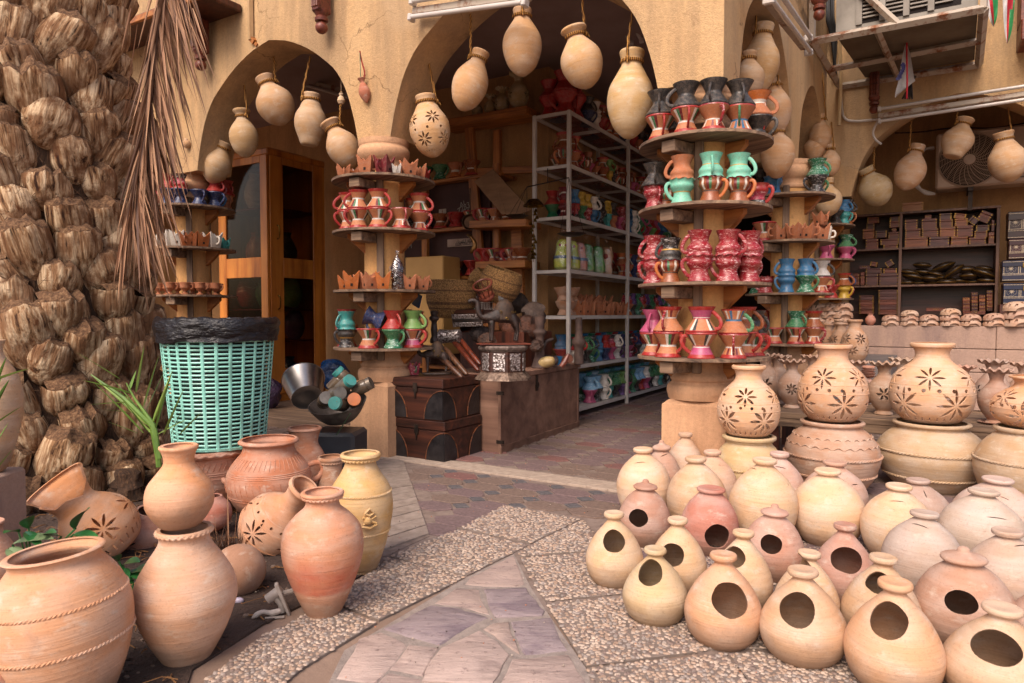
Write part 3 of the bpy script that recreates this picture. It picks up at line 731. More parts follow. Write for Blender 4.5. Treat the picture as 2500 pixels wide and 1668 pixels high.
q5=lambda x,y:(1900+x/1.807,800+y/1.807)
GB='clay pots with round openings on the ground'; GC='closed long-necked clay money jars'
def H4(x,y,rx,ry): a=q4(x,y); return (a[0],a[1],rx/2.347,ry/2.347)
def H5(x,y,rx,ry): a=q5(x,y); return (a[0],a[1],rx/1.807,ry/1.807)
EG=[('E1',1502,1246,145,2.50,'egg','sand clay bird pot at the front left corner of the pot group','#c8a47c',H4(238,758,64,66)),
('E2',1600,1333,161,2.20,'egg','pale olive-sand clay bird pot, frontmost left pot with a dark round hole','#bfa278',H4(440,948,69,74)),
('E3',1767,1347,190,2.05,'egg','orange-brown clay bird pot with a large chipped round hole','#c48f66',H4(903,1088,100,100)),
('E4',1964,1385,210,1.95,'egg','sand clay bird pot in the front row with a darker stained base','#bf9570',H5(92,1257,76,76)),
('E5',2184,1411,228,1.80,'egg','warm orange clay bird pot at the bottom edge with a purplish dark hole','#c8966c',H5(490,1310,77,80)),
('E6',2442,1474,255,1.72,'egg','large sand clay bird pot in the bottom right corner','#c19a76',H5(963,1435,100,76)),
('E7',1656,1259,143,2.44,'egg','sand clay bird pot behind the frontmost left pot, hole half covered','#caa379',H4(570,828,67,67)),
('E8',1812,1292,150,2.29,'egg','sand clay bird pot just behind the orange-brown chipped one','#c9a37c',H4(905,870,65,66)),
('E9',1970,1341,155,2.14,'egg','small sand clay bird pot peeking out behind the stained-base pot','#c7a17a',H5(78,1090,45,48)),
('E10',2153,1352,186,2.05,'egg','tan clay bird pot behind the warm orange one, hole facing left','#bf9872',H5(440,1145,52,48)),
('E11',1572,1166,130,2.93,'lid','dusky pink lidded clay pot with knob and dark hole, leftmost of the lidded ones','#a87a66',H4(367,617,54,51)),
('E12',1732,1185,141,2.83,'wide','red-pink clay pot with a flat wide top and dark hole','#b06a58',H4(825,713,68,68)),
('E13',1887,1226,146,2.55,'lid','pinkish lidded clay pot with a hole, centre of the pot group','#b5806a',H4(1130,768,60,56)),
('E14',2062,1274,153,2.34,'egg','reddish clay pot with narrow red neck and wide dark hole','#ad7560',H5(303,1025,66,58)),
('E15',2360,1331,225,2.02,'lid','big brownish lidded clay pot with a hole near the right edge','#ad8068',H5(823,1213,65,53))]
for n_,cx,top,w_,d,k_,lab,col,h_ in EG: egg('clay_bird_pot',cx,top,w_,d,k_,lab,col,hole=h_,group=GB)
S4=lambda x,y,L,r:(*q4(x,y),L,r); S5=lambda x,y,L,r:(*q5(x,y),L,r)
CG=[('C1',1575,1089,135,3.30,'bank','cream money jar with a curved slit beside the brick strip','#cfa884',S4(392,308,30,12)),
('C2',1620,1070,100,3.48,'lid','pinkish pointed-lid jar behind the cream jar, dark slanted slit','#b08570',S4(530,266,22,20)),
('C3',1672,1052,95,3.61,'bank','dull sand jar standing against the front right pillar base','#b8947a',S4(588,184,10,40)),
('C4',1705,1111,146,3.08,'bank','sand jar with a comb-patterned shoulder in front of the pillar','#bf9872',None),
('C5',1745,1095,120,3.28,'bank','small sand jar with a dark dot below its neck','#c2977a',None),
('C6',1863,1114,162,2.95,'bank','round cream money jar under the first pierced lantern','#cba57e',S4(1018,362,26,8)),
('C7',1900,1099,130,3.17,'bank','pinkish sand jar tucked behind the round cream one','#b99080',S4(1180,335,28,-10)),
('C8',2022,1140,172,2.94,'bank','large smooth cream jar in front of the second big storage jar','#d0aa84',None),
('C9',2038,1122,155,3.20,'bank','pinkish jar directly behind the large smooth cream jar','#b98f7c',S5(330,690,20,0)),
('C10',2190,1177,165,2.74,'bank','cream jar with a long horizontal slit, below the third storage jar','#cca782',S5(518,770,36,8)),
('C11',2245,1165,150,2.95,'bank','greyish pink jar with an upright slit','#a98c80',S5(650,738,26,90)),
('C12',2253,1245,182,2.38,'bank','grey-beige money jar with a curved slit, middle right','#b0988a',S5(622,892,42,-8)),
('C13',2395,1190,190,2.67,'bank','light greyish money jar with a wide neck near the right edge','#b5a092',S5(948,832,48,-6)),
('C14',2430,1161,190,2.89,'bank','sand jar with tall neck behind the light greyish one','#b9998a',S5(985,750,22,-30)),
('C15',2462,1288,190,2.18,'bank','sand and grey money jar at the right edge of the picture','#b29482',S5(1065,975,40,-4)),
('C16',2560,1430,170,1.95,'bank','half cut off pinkish jar at the far right edge','#ad8878',None)]
for n_,cx,top,w_,d,k_,lab,col,s_ in CG: egg('clay_money_jar',cx,top,w_,d,k_,lab,col,slit=s_,group=GC)
# big storage jars with pierced lanterns on top --------------------------------------
def bigjar(cx,rim,w_,d,wr,label,col,bands,crimp=None,group=None):
    H=AY(cx,rim+4,d).z; R=w_/2*d/F*.98; c=Vector((AY(cx,rim,d).x,d,0)); r0=wr/2*d/F
    pr=[(0,0),(.50*R,0),(.58*R,.02*H),(.82*R,.20*H),(.97*R,.42*H),(1.0*R,.54*H),(.95*R,.68*H),(.80*R,.81*H),(.64*R,.895*H),(r0*.93,.925*H),(r0*.95,.945*H),(r0*1.03,.955*H),(r0*1.04,.985*H),(r0*.98,1.*H)]
    mb=MB(); mb.lathe(shell(pr,.012),72,0,rmod=wob(.01)); o=mb.obj('storage_jar',CLAY,None,c,color=hx(col),label=label,cat='jar',group=group)
    for f_ in bands: r,_=rat(pr,f_*H); rope_band(r+.004,f_*H,.0075,o,44)
    if crimp:
        for f_ in crimp: 
            r,_=rat(pr,f_*H); mb=MB(); n=26; pts=[]
            for i in range(n*6): a=PI2*i/(n*6); pts.append(((r+.001)*math.cos(a),(r+.001)*math.sin(a),f_*H+.007*math.sin(a*n)))
            mb.tube(pts,.003,5,0,None,True); mb.obj('wavy_line',CLAY,o)
    return c,H,R
def petals(cu,pr,a0,z0,n,ri,ro,pw,rot=0.,curve=0.):
    r,sl=rat(pr,z0); M_=frame(a0,r,z0,sl)
    for k in range(n):
        t=PI2*k/n+rot; L=(ro-ri)/2; cx=(ri+ro)/2
        poly=[(-L,0),(-L*.55,-pw*.75),(0.1*L,-pw+curve),(L*.6,-pw*.7+curve*.5),(L,0),(L*.6,pw*.7+curve*.5),(0.1*L,pw+curve),(-L*.55,pw*.75)]
        # follow the curved surface: local offset on the sphere
        dx,dy=cx*math.cos(t),cx*math.sin(t); a=a0+dx/max(r,.02); z=z0+dy*math.cos(sl); rr,s2=rat(pr,z)
        cu.prism(poly,-.02,.03,0,frame(a,rr,z,s2)@Matrix.Rotation(t,4,'Z'))
def dots(cu,pr,z,n,rd,ph=0.):
    r,sl=rat(pr,z)
    for k in range(n):
        poly=[(rd*math.cos(PI2*j/8),rd*math.sin(PI2*j/8)) for j in range(8)]; cu.prism(poly,-.02,.03,0,frame(PI2*k/n+ph,r,z,sl))
def lanternprof(R,H,rn=.5,rf=.55):
    return [(0,0),(rf*R,0),(.72*R,.045*H),(.93*R,.17*H),(1.0*R,.34*H),(.95*R,.50*H),(.78*R,.64*H),(rn*R*1.05,.755*H),(rn*.88*R,.82*H),(rn*.87*R,.88*H),(rn*.98*R,.935*H),(rn*1.12*R,.95*H),(rn*1.13*R,.985*H),(rn*1.06*R,1.*H)]
def pierced(R,H,rn,style,seed=0):
    pr=lanternprof(R,H,rn); mb=MB(); mb.lathe(shell(pr,.006),88,0); me=mb.mesh('pierced_body',CLAY); cu=MB()
    if style=='A':
        n=5
        for k in range(n):
            petals(cu,pr,PI2*k/n+.2,.585*H,8,.009,.066*R/.18,.0068)
            petals(cu,pr,PI2*(k+.5)/n+.2,.245*H,8,.010,.084*R/.18,.0092)
        dots(cu,pr,.43*H,18,.0095*R/.18)
        dots_z=.07*H; r,sl=rat(pr,dots_z)
        for k in range(30):
            cu.prism([(-.003,-.013),(.003,-.013),(.0045,0),(.003,.013),(-.003,.013),(-.0045,0)],-.02,.03,0,frame(PI2*k/30,r,dots_z,sl))
    if style=='B':
        for k in range(5):
            petals(cu,pr,PI2*k/5+.2,.55*H,8,.006,.046*R/.1,.0068*R/.1)
            petals(cu,pr,PI2*(k+.5)/5+.2,.27*H,8,.005,.042*R/.1,.0065*R/.1)
        dots(cu,pr,.42*H,10,.0055)
    return boolcut(me,cu.mesh('c',CLAY,False),[CLAY]),pr
def lantern(cx,top,w_,d,z0,c,rn,label,col,rot=0,style='A'):
    R=w_/2*d/F*.98; H=AY(cx,top+3,d).z-z0; me,pr=pierced(R,H,rn,style)
    o=link('pierced_lantern_vase',me,None,(c[0]+(AY(cx,800,d).x-c[0])*.8,c[1],z0+.001),rot,color=hx(col),label=label,cat='vase',group='pierced clay lantern vases')
    for f_ in (.375,.485,.70):
        r,_=rat(pr,f_*H); mb=MB(); mb.lathe([(r*.997,f_*H-.002),(r+.0018,f_*H),(r*.997,f_*H+.002)],48,0,cap=False); mb.obj('incised_ring',CLAY,o)
    return o
GJ='big storage jars at the edge of the bench'
c,H,R=bigjar(1829,1058,172,3.45,122,'yellowish storage jar by the pillar carrying the smallest pierced lantern','#b89a68',[.6],group=GJ); lantern(1829,889,150,3.45,H,c,.48,'small pierced cream lantern vase nearest to the front pillar','#cc9c72',.3)
c,H,R=bigjar(2032,1022,222,3.80,140,'pinkish storage jar with wavy lines and twisted rope bands','#ad8064',[.55,.30],[.80,.70],group=GJ); lantern(2035,838,164,3.8,H,c,.48,'middle pierced orange-cream lantern vase on the wavy storage jar','#c9946a',.0)
c,H,R=bigjar(2275,1025,248,3.88,162,'largest buff storage jar with a twisted rope band','#b49572',[.60,.24],group=GJ); lantern(2277,834,188,3.88,H,c,.46,'largest pierced lantern vase, right of the middle one','#cc9c74',.15)
c,H,R=bigjar(2512,1038,232,3.41,140,'storage jar cut by the right edge of the picture','#ae8c66',[.62],group=GJ)
lantern(2530,915,180,3.41,H,c,.5,'pierced vase half cut off at the right edge','#c98f5d',.5)
# left group ---------------------------------------------------------------------------
def pot(name,cx,top,w_,d,pr,label,col,z0=0,lean=(0,0),t=.01,seg=72,bands=(),crimps=(),group=None,cat='pot',H=None,mult=1.):
    if H is None: H=AY(cx,top+3,d).z-z0
    R=w_/2*d/F*.98; P_=[(r*R,z*H) for r,z in pr]; c=Vector((AY(cx,top,d).x,d,z0))
    mb=MB(); mb.lathe(shell(P_,t),seg,0,rmod=wob(.012))
    o=mb.obj(name,DCLAY,None,c,(math.radians(lean[0]),math.radians(lean[1]),0),color=hx(col),label=label,cat=cat,group=group)
    for f_ in bands: r,_=rat(P_,f_*H); rope_band(r+.001,f_*H,.005,o,48)
    for f_,rr in crimps: r,_=rat(P_,f_*H); scallop(r,f_*H,rr,o)
    return o,c,R,H,P_
AMPH=[(0,0),(.36,0),(.42,.02),(.66,.18),(.92,.40),(1.0,.56),(.93,.70),(.70,.80),(.47,.865),(.41,.90),(.41,.94),(.50,.965),(.53,.985),(.49,1.)]
pot('tall_clay_jar',787,1196,202,2.24,AMPH,'tall orange jar with red band stain standing front centre left','#c4825a',crimps=[(.958,.006)],cat='jar')[0].data.materials[0]=BCLAY
pot('yellow_clay_jar',880,1103,158,2.63,[(0,0),(.44,0),(.50,.03),(.56,.06),(.80,.25),(.98,.45),(1.,.60),(.90,.72),(.66,.82),(.50,.90),(.50,.94),(.60,.965),(.64,.98),(.60,1.)],'tall yellow jar with twisted rope bands and an emblem','#c69a52',bands=[.68,.36],crimps=[(.955,.007)],cat='jar')
JB=[(0,0),(.42,0),(.48,.02),(.78,.22),(.98,.42),(1.,.50),(.93,.62),(.72,.76),(.54,.86),(.48,.92),(.50,.96),(.545,.985),(.52,1.)]
o,c,R,H,_p=pot('tall_clay_jar',450,1284,245,1.95,JB,'tall dusty pink jar in front with a smaller pot on its mouth','#c79572',crimps=[(.975,.006)],cat='jar',H=.385)
pot('round_clay_pot',436,1084,162,1.95,[(0,0),(.40,0),(.62,.04),(.93,.22),(1.,.36),(.92,.52),(.66,.66),(.47,.76),(.44,.84),(.50,.92),(.56,.96),(.57,.985),(.53,1.)],'small orange round pot stacked on the mouth of the tall jar','#d08a50',z0=H+.002)
pot('wide_clay_jar',165,1339,322,1.72,[(0,0),(.55,0),(.60,.02),(.82,.22),(.97,.42),(1.,.55),(.96,.68),(.82,.82),(.68,.90),(.62,.94),(.66,.975),(.70,.99),(.66,1.)],'wide dusty orange jar in the bottom left corner, leaning slightly','#c68c60',lean=(0,-5),bands=[.70,.44],cat='jar')
pot('clay_jar',-42,1272,168,2.15,JB,'clay jar cut by the left edge beside the leafy plant','#b97f60',cat='jar')
pot('clay_jar',-22,1560,110,1.6,JB,'small clay jar in the lowest left corner of the picture','#b97a58',cat='jar')
pot('clay_jar',-30,790,140,2.4,[(0,0),(.4,0),(.8,.25),(1.,.5),(.85,.72),(.5,.86),(.42,.93),(.5,1.)],'tall cream vase cut by the left edge in front of the trunk','#c49c76',z0=.45,cat='vase',H=.46)
mb=MB(); mb.box((0,0,.22),(.2,.2,.44),0,None,.01); mb.obj('stone_plinth',CONC,None,AY(-60,900,2.4)*1+Vector((0,0,-AY(-60,900,2.4).z)),label='rough stone plinth at the left edge under a cream vase',cat='plinth')
# big engraved jar with handle
o,c,R,H,pp_=pot('engraved_clay_jar',656,1068,205,3.28,[(0,0),(.42,0),(.55,.05),(.84,.24),(1.,.44),(.98,.58),(.86,.70),(.66,.82),(.60,.89),(.60,.93),(.69,.955),(.71,.975),(.66,1.)],'engraved terracotta jar with a loop handle, behind the lying pierced jar','#b0653a',cat='jar')
def comb(o,pp_,H,z0,z1,n,sl=.12,name='comb_marks'):
    mb=MB()
    for k in range(n):
        a=PI2*k/n; P0_=[]
        for t in(0,.5,1):
            z=(z0+(z1-z0)*t)*H; r,_=rat(pp_,z); P0_.append(((r+.0005)*math.cos(a+sl*t),(r+.0005)*math.sin(a+sl*t),z))
        mb.tube(P0_,.0016,4)
    mb.obj(name,CLAY,o,kind=None)
def rings(o,pp_,H,fs):
    mb=MB()
    for f_ in fs:
        r,_=rat(pp_,f_*H); mb.lathe([(r-.001,f_*H-.0025),(r+.0022,f_*H),(r-.001,f_*H+.0025)],56,0,cap=False)
    mb.obj('incised_rings',CLAY,o)
comb(o,pp_,H,.69,.80,46,.06); comb(o,pp_,H,.40,.55,40,-.05); rings(o,pp_,H,[.60,.62,.64,.36,.33])
mb=MB(); mb.tube(crv([(.80*R,0,.60*H),(1.0*R,0,.66*H),(1.22*R,0,.66*H),(1.27*R,0,.56*H),(1.12*R,0,.47*H),(.96*R,0,.46*H)],5),.014,10); mb.obj('handle',CLAY,o,(0,0,0),.35+0)
mb=MB(); mb.tube([(-.97*R,0,.47*H),(-1.12*R,0,.49*H),(-1.16*R,0,.52*H)],[.022,.014,.008],8); mb.obj('spout_lug',CLAY,o)
# planter under the basket
o,c,R,H,pp_=pot('clay_planter',507,1086,210,3.42,[(0,0),(.62,0),(.68,.03),(.80,.30),(.90,.62),(.93,.86),(.98,.90),(1.03,.93),(1.03,.98),(.98,1.)],'engraved terracotta planter supporting the mint basket','#a2684c',cat='planter',crimps=[(.955,.008)])
comb(o,pp_,H,.72,.84,48,.09); rings(o,pp_,H,[.68,.65,.60]); PLANTER_H=H; PLANTER_C=c
# engraved flowers on the planter
mb=MB()
for a in [tocam(c)+k for k in(-.75,0.1,.75,1.6,2.6,3.6)]:
    z=.36*H
    for k in range(7):
        t=PI2*k/7; loop=[]
        for j in range(8):
            s=PI2*j/8; u=.022+.017*math.cos(s); v=.008*math.sin(s); x=u*math.cos(t)-v*math.sin(t); y=u*math.sin(t)+v*math.cos(t); r,_=rat(pp_,z+y); loop.append(((r+.001)*math.cos(a+x/r),(r+.001)*math.sin(a+x/r),z+y))
        mb.tube(loop,.0014,4,0,None,True)
mb.obj('engraved_flowers',CLAY,o)
pot('small_terracotta_pot',743,1040,112,3.75,[(0,0),(.45,0),(.6,.05),(.95,.25),(1.,.42),(.82,.62),(.60,.75),(.60,.85),(.70,.95),(.76,.97),(.74,.99),(.70,1.)],'terracotta pot with flared rim in front of the steel bowl','#ad6a45')
pot('small_terracotta_pot',808,1111,68,3.4,[(0,0),(.6,0),(.8,.2),(.95,.5),(.85,.7),(.80,.85),(.95,.93),(1.,.96),(.93,1.)],'small brown pot with crimped rim left of the yellow jar','#9c6a48',crimps=[(.9,.006)])
# lying pots -----------------------------------------------------------------------------
def lying(name,cx,cy,rad,d,axis,pr,label,col,t=.008,cutters=None,seg=80,cat='pot',zc=.5,style=None):
    C0=AY(cx,cy,d); R=rad*d/F; ax=Vector(axis).normalized(); P_=[(r*R,z*R) for r,z in pr]
    rot=Vector((0,0,1)).rotation_difference(ax); M_=Matrix.Translation(C0)@rot.to_matrix().to_4x4()@Matrix.Translation((0,0,-zc*R))
    mb=MB(); mb.lathe(shell(P_,t),seg,0,rmod=wob(.01)); me=mb.mesh(name,CLAY); cu=MB()
    if cutters:
        cutters(cu,P_,R,M_)
        me=boolcut(me,cu.mesh('c',CLAY,False),[CLAY],True)
    o=link(name,me,None,color=hx(col),label=label,cat=cat); o.matrix_world=M_; return o,M_,P_,R
def localang(M_,world_dir):
    v=M_.to_3x3().inverted()@Vector(world_dir); return math.atan2(v.y,v.x)
LJ=[(0,0),(.45,0),(.72,.12),(.95,.50),(1.,.85),(.93,1.2),(.72,1.52),(.46,1.75),(.36,1.95),(.36,2.2),(.42,2.4),(.48,2.48),(.47,2.55),(.44,2.6)]
def cut9(cu,P_,R,M_):
    a=localang(M_,(-.1,-1,.15))
    petals(cu,P_,a-.05,.95*R,8,.009,.06,.0058); petals(cu,P_,a+1.2,.95*R,8,.009,.06,.0058); petals(cu,P_,a-1.3,.95*R,8,.009,.06,.0058)
    dots(cu,P_,1.38*R,16,.006)
    for k in range(34):
        z=.46*R; r,sl=rat(P_,z); cu.prism([(-.003,-.014),(.003,-.014),(.004,0),(.003,.014),(-.003,.014),(-.004,0)],-.02,.03,0,frame(PI2*k/34,r,z,sl)@Matrix.Rotation(.35,4,'Z'))
    z=.28*R; a=localang(M_,(.15,-1,-.75)); r,sl=rat(P_,z); pol=[(.075*m*math.cos(PI2*k/14),.055*m*math.sin(PI2*k/14)) for k,m in enumerate([1,1.25,.8,1.1,.9,1.3,.85,1.1,.95,1.2,.8,1.15,.9,1.2])]
    cu.prism(pol,-.06,.05,0,frame(a,r,z,sl))
o,M_,P_,R=lying('broken_pierced_jar',668,1282,82,2.87,(.62,-.25,.72),LJ,'broken pierced clay jar lying with its neck up to the right','#bd7f52',cutters=cut9,zc=.85,cat='jar')
rings(o,[(r,z) for r,z in P_],R,[1.25,1.5,.68])
def cut3(cu,P_,R,M_):
    a=localang(M_,(.2,-1,.2))
    petals(cu,P_,a+.35,.95*R,8,.009,.064,.006); petals(cu,P_,a-.85,.95*R,8,.009,.064,.006); petals(cu,P_,a+1.55,.95*R,8,.009,.064,.006)
    dots(cu,P_,.55*R,16,.006)
    for k in range(26):
        z=.33*R; r,sl=rat(P_,z); cu.prism([(-.003,-.016),(.003,-.016),(.004,0),(.003,.016),(-.003,.016),(-.004,0)],-.02,.03,0,frame(PI2*k/26,r,z,sl))
    a=localang(M_,(.5,-1,.1)); 
    pol=[(-.13,-.03),(-.09,-.02),(-.05,-.055),(0,-.05),(.05,-.075),(.10,-.03),(.14,-.03),(.14,.2),(-.13,.2)]
    cu.prism(pol,.0,.3,0,frame(a,0,2.42*R,0))
LJ3=[(0,0),(.45,0),(.72,.12),(.95,.50),(1.,.85),(.93,1.2),(.74,1.50),(.56,1.72),(.54,1.9),(.62,2.15),(.72,2.4),(.80,2.52),(.80,2.58),(.76,2.62)]
lying('broken_clay_jug',243,1288,88,2.76,(-.52,-.30,.80),LJ3,'orange pierced jug with a broken wide mouth leaning left among leaves','#c88448',cutters=cut3,zc=.85,cat='jug')
EGG=[(0,0),(.25,.01),(.6,.15),(.92,.6),(1.,1.0),(.92,1.4),(.65,1.8),(.30,2.02),(1e-3,2.08)]
lying('egg_shaped_pot',583,1394,65,2.43,(.75,-.45,.25),EGG,'plain brown egg shaped pot lying on the soil','#a07358',zc=1.04)
lying('reddish_clay_pot',350,1302,66,2.95,(.3,-.2,.9),[(0,0),(.5,0),(.9,.4),(1.,.9),(.85,1.4),(.5,1.75),(.4,1.9)],'reddish pierced pot almost hidden between the two tall left jars','#a06850',cutters=lambda cu,P_,R,M_:petals(cu,P_,localang(M_,(0,-1,0)),.9*R,8,.006,.04,.004),zc=.9)
lying('reddish_clay_pot',520,1252,44,3.05,(.1,0,1),[(0,0),(.5,0),(.9,.4),(1.,.9),(.85,1.4),(.5,1.75),(.4,1.9)],'small red ball shaped pot right of the stacked round pot','#a5563c',zc=.9)
# hanging jugs -----------------------------------------------------------------------------
HG='clay water jugs hanging on ropes in the arches'
def jug(cx,cy,w_,tot,tilt,anc,plane,label,col,foot=.15,neck=.42,flare=1.2,nl=.22,pierce=False,nose=0,string=False,seg=56,ropew=.0078,scale_h=1.):
    f={'A':lambda x,y:onq(x,y,-.03),'B':lambda x,y:onp(x,y,.0),'B1':lambda x,y:onq(x,y,.75),'B2':lambda x,y:onq(x,y,1.25),'B3':lambda x,y:onq(x,y,1.74),'D':lambda x,y:onq(x,y,3.7),'C':lambda x,y:onq(x,y,4.2)}[plane]
    c=f(cx,cy); d=c.y; R=w_/2*d/F*.97; H=tot*d/F
    nr=neck*R; rr=nr*flare; bl=1-nl
    pr=[(0,0),(foot*R,.0),((foot*.75+.25)*R,.035*H),(.70*R,.13*H*bl/.78),(.94*R,.30*H*bl/.78),(1.*R,.43*H*bl/.78),(.93*R,.56*H*bl/.78),(.70*R,.68*H*bl/.78),(nr*1.18,bl*.985*H),(nr,(bl+.03)*H),(nr*1.02,(bl+nl*.45)*H),(rr*.97,(1-.045)*H),(rr,(1-.02)*H),(rr*.94,1.*H)]
    P_=pr; rot=Matrix.Rotation(math.radians(tilt),4,'Y'); M_=Matrix.Translation(c)@rot@Matrix.Translation((0,0,-.45*H*bl/.78))
    mb=MB(); mb.lathe(shell(P_,.006),seg,0,rmod=wob(.012)); me=mb.mesh('hanging_jug',CLAY)
    if pierce:
        cu=MB(); a=localang(M_,(0,-1,-.2))
        for k in range(5): petals(cu,P_,a+.35+PI2*k/5,.58*H,8,.008,.054,.0075); petals(cu,P_,a-.28+PI2*k/5,.24*H,8,.008,.056,.0075)
        dots(cu,P_,.41*H,9,.010,a)
        z=.075*H; r,sl=rat(P_,z)
        for k in range(24): cu.prism([(-.0022,-.007),(.0022,-.007),(.003,0),(.0022,.007),(-.0022,.007),(-.003,0)],-.02,.03,0,frame(PI2*k/24,r,z,sl))
        me=boolcut(me,cu.mesh('c',CLAY,False),[CLAY])
    jc=hx(col); gd=hx('#c09858'); jc=tuple(jc[i]*.6+gd[i]*.4 for i in range(3))
    o=link('hanging_jug',me,None,color=jc,label=label,cat='jug',group=HG); o.matrix_world=M_
    zr=(bl+nl*.35)*H; mb=MB()
    for dz in (0,.006): mb.tube([((nr*1.04+.003)*math.cos(PI2*k/24),(nr*1.04+.003)*math.sin(PI2*k/24),zr+dz+.004*math.sin(PI2*k/24)) for k in range(24)],ropew*.8,6,0,None,True)
    a=f(*anc); Mi=M_.inverted(); al=Mi@a; hd=Vector((al.x,al.y,0)); hd=hd.normalized() if hd.length>.01 else Vector((0,-1,0))
    if abs(tilt)<8: hd=(hd+Vector((0,-.8,0))).normalized()
    k0=hd*(nr*1.04+.006)+Vector((0,0,zr)); 
    rimp=hd*(rr+.006)+Vector((0,0,H))
    pts=[k0,k0.lerp(rimp,.6)+hd*.004,rimp] if abs(tilt)<8 else [k0]
    s_=pts[-1]; n=10
    for i in range(1,n+1): t=i/n; pts.append(s_.lerp(al,t)+Vector((.003*math.sin(i*2.1),0,0)))
    mb.tube(pts,ropew if not string else .0016,6,0); 
    mb.tube([k0+Vector((0,0,.0)),k0+hd*.014+Vector((.004,0,-.012)),k0+hd*.02+Vector((.006,.0,-.03))],[ropew,ropew*.8,.001],5,0)
    mb.ball(tuple(k0+hd*.003),ropew*2.2,8,6,0); mb.ball(tuple(al),ropew*1.3 if not string else .004,8,6,0)
    mb.obj('rope',ROPE,o); return o
jug(530,402,68,104,22,(527,271),'A','greyish jug hanging lowest left under the left arch, tilted right','#b08a62')
jug(595,332,69,114,-4,(592,171),'A','egg shaped jug with flared rim, second from left in the left arch','#b08c62',neck=.40,flare=1.5,nl=.22)
jug(671,252,92,122,-22,(666,94),'A','round orange jug tilted left at the crown of the left arch','#b8855c')
jug(758,296,78,124,3,(757,140),'A','flat footed jug hanging upright right of the crown of the left arch','#b38a66',foot=.42,neck=.50,flare=1.1,nl=.18)
jug(836,358,80,122,-28,(833,225),'A','jug with pale stripes hanging lowest right under the left arch','#b98862',flare=1.5)
jug(1049,312,100,148,-8,(1045,143),'A','pierced flower pattern jug hanging left in the wide arch','#c4905e',pierce=True,neck=.46,nl=.17,seg=72,flare=1.12)
jug(1149,203,88,148,19,(1149,10),'A','orange jug tilted right, second from left in the wide arch','#c08a5c',nl=.2)
jug(1275,108,97,158,0,(1276,-40),'A','large egg shaped jug in the middle of the wide arch','#bd8a60',nl=.18,flare=1.15)
jug(1419,148,104,146,-14,(1418,-30),'A','large round jug tilted left, right of the middle of the wide arch','#c0905f',flare=1.5,nl=.2)
jug(1539,240,115,208,2,(1545,21),'A','largest pale yellow jug hanging right in the wide arch','#b99660',neck=.44,flare=1.22,nl=.20,seg=72)
jug(1827,190,78,110,0,(1811,60),'B1','plain jug half behind the pier of the front right pillar','#b68a68')
jug(1857,150,90,158,4,(1849,-60),'B2','highest jug of the cluster beside the front right pillar','#c2945f',foot=.3,neck=.48,flare=1.2)
jug(1893,266,76,135,-2,(1890,150),'B3','orange striped jug in the middle of the cluster beside the pillar','#c08a62')
jug(1899,374,81,124,3,(1903,200),'B3','round orange-brown jug lowest in the cluster beside the pillar','#bb8052',neck=.3,nl=.16)
jug(2003,330,53,90,-4,(2008,180),'D','orange jug highest in the far arch behind the second right pillar','#c0875a')
jug(1988,362,50,70,0,(1990,260),'D','plain orange jug left in the far arch','#bd8458')
jug(2028,396,46,76,0,(2030,300),'D','small orange jug right in the far arch','#bd8458')
jug(2021,487,67,92,0,(2020,380),'D','round sand jug lowest in the far arch behind the mugs','#b89062',neck=.35)
jug(2136,460,77,100,-28,(2135,361),'C','mossy green stained round jug at the left of the box shop','#9c8558')
jug(2223,415,71,112,16,(2225,296),'C','pinkish striped jug, second from left at the box shop','#b5866a')
jug(2339,342,71,96,18,(2339,232),'C','flat footed jug in front of the air conditioner fan','#b58a68',foot=.45,flare=1.4)
jug(2459,390,83,122,-10,(2461,266),'C','round pinkish jug at the right edge of the box shop','#b88a66',neck=.46)
# tiny ornaments
P_=onq(895,225,-.235); mb=MB(); mb.lathe(shell([(0,0),(.009,0),(.034,.04),(.040,.075),(.026,.118),(.015,.135),(.016,.148),(.028,.165),(.026,.168)],.003),24); o=mb.obj('tiny_jug',CLAY,None,P_+Vector((0,0,-.07)),(0,math.radians(-12),0),color=hx('#a85c3c'),label='tiny red clay jug with a red and green ribbon on the wall',cat='ornament')
mb=MB(); a=onq(904,124,-.235)-P_+Vector((0,0,.07)); mb.tube([(-.01,0,.145),tuple(a)],.003,5,1); mb.tube(crv([(-.01,-.004,.14),(.03,-.006,.19),(.028,-.006,.28),tuple(a)],4),.005,5,0); mb.obj('ribbon',[simple('red_ribbon','#a01c1c'),simple('green_string','#7f9070')],o)
P_=onq(833,255,-.12); mb=MB(); mb.lathe([(1e-3,0),(.02,.005),(.030,.025),(.022,.05),(.012,.06),(.018,.075),(.012,.082)],20); mb.tube([(0,0,.08),(0,.0,.42)],.0015,4); mb.obj('tiny_teapot',CLAY,None,P_,color=hx('#c0a07c'),label='tiny cream clay teapot hanging on a thin string in the left arch',cat='ornament')
P_=onq(455,352,-.235); mb=MB(); mb.ball((0,0,0),.035,14,10); mb.ball((0,0,.035),.015,10,8); mb.obj('tiny_teapot',CLAY,None,P_,color=hx('#b88c5c'),label='tiny ochre clay ornament on the wall beside the frond',cat='ornament')
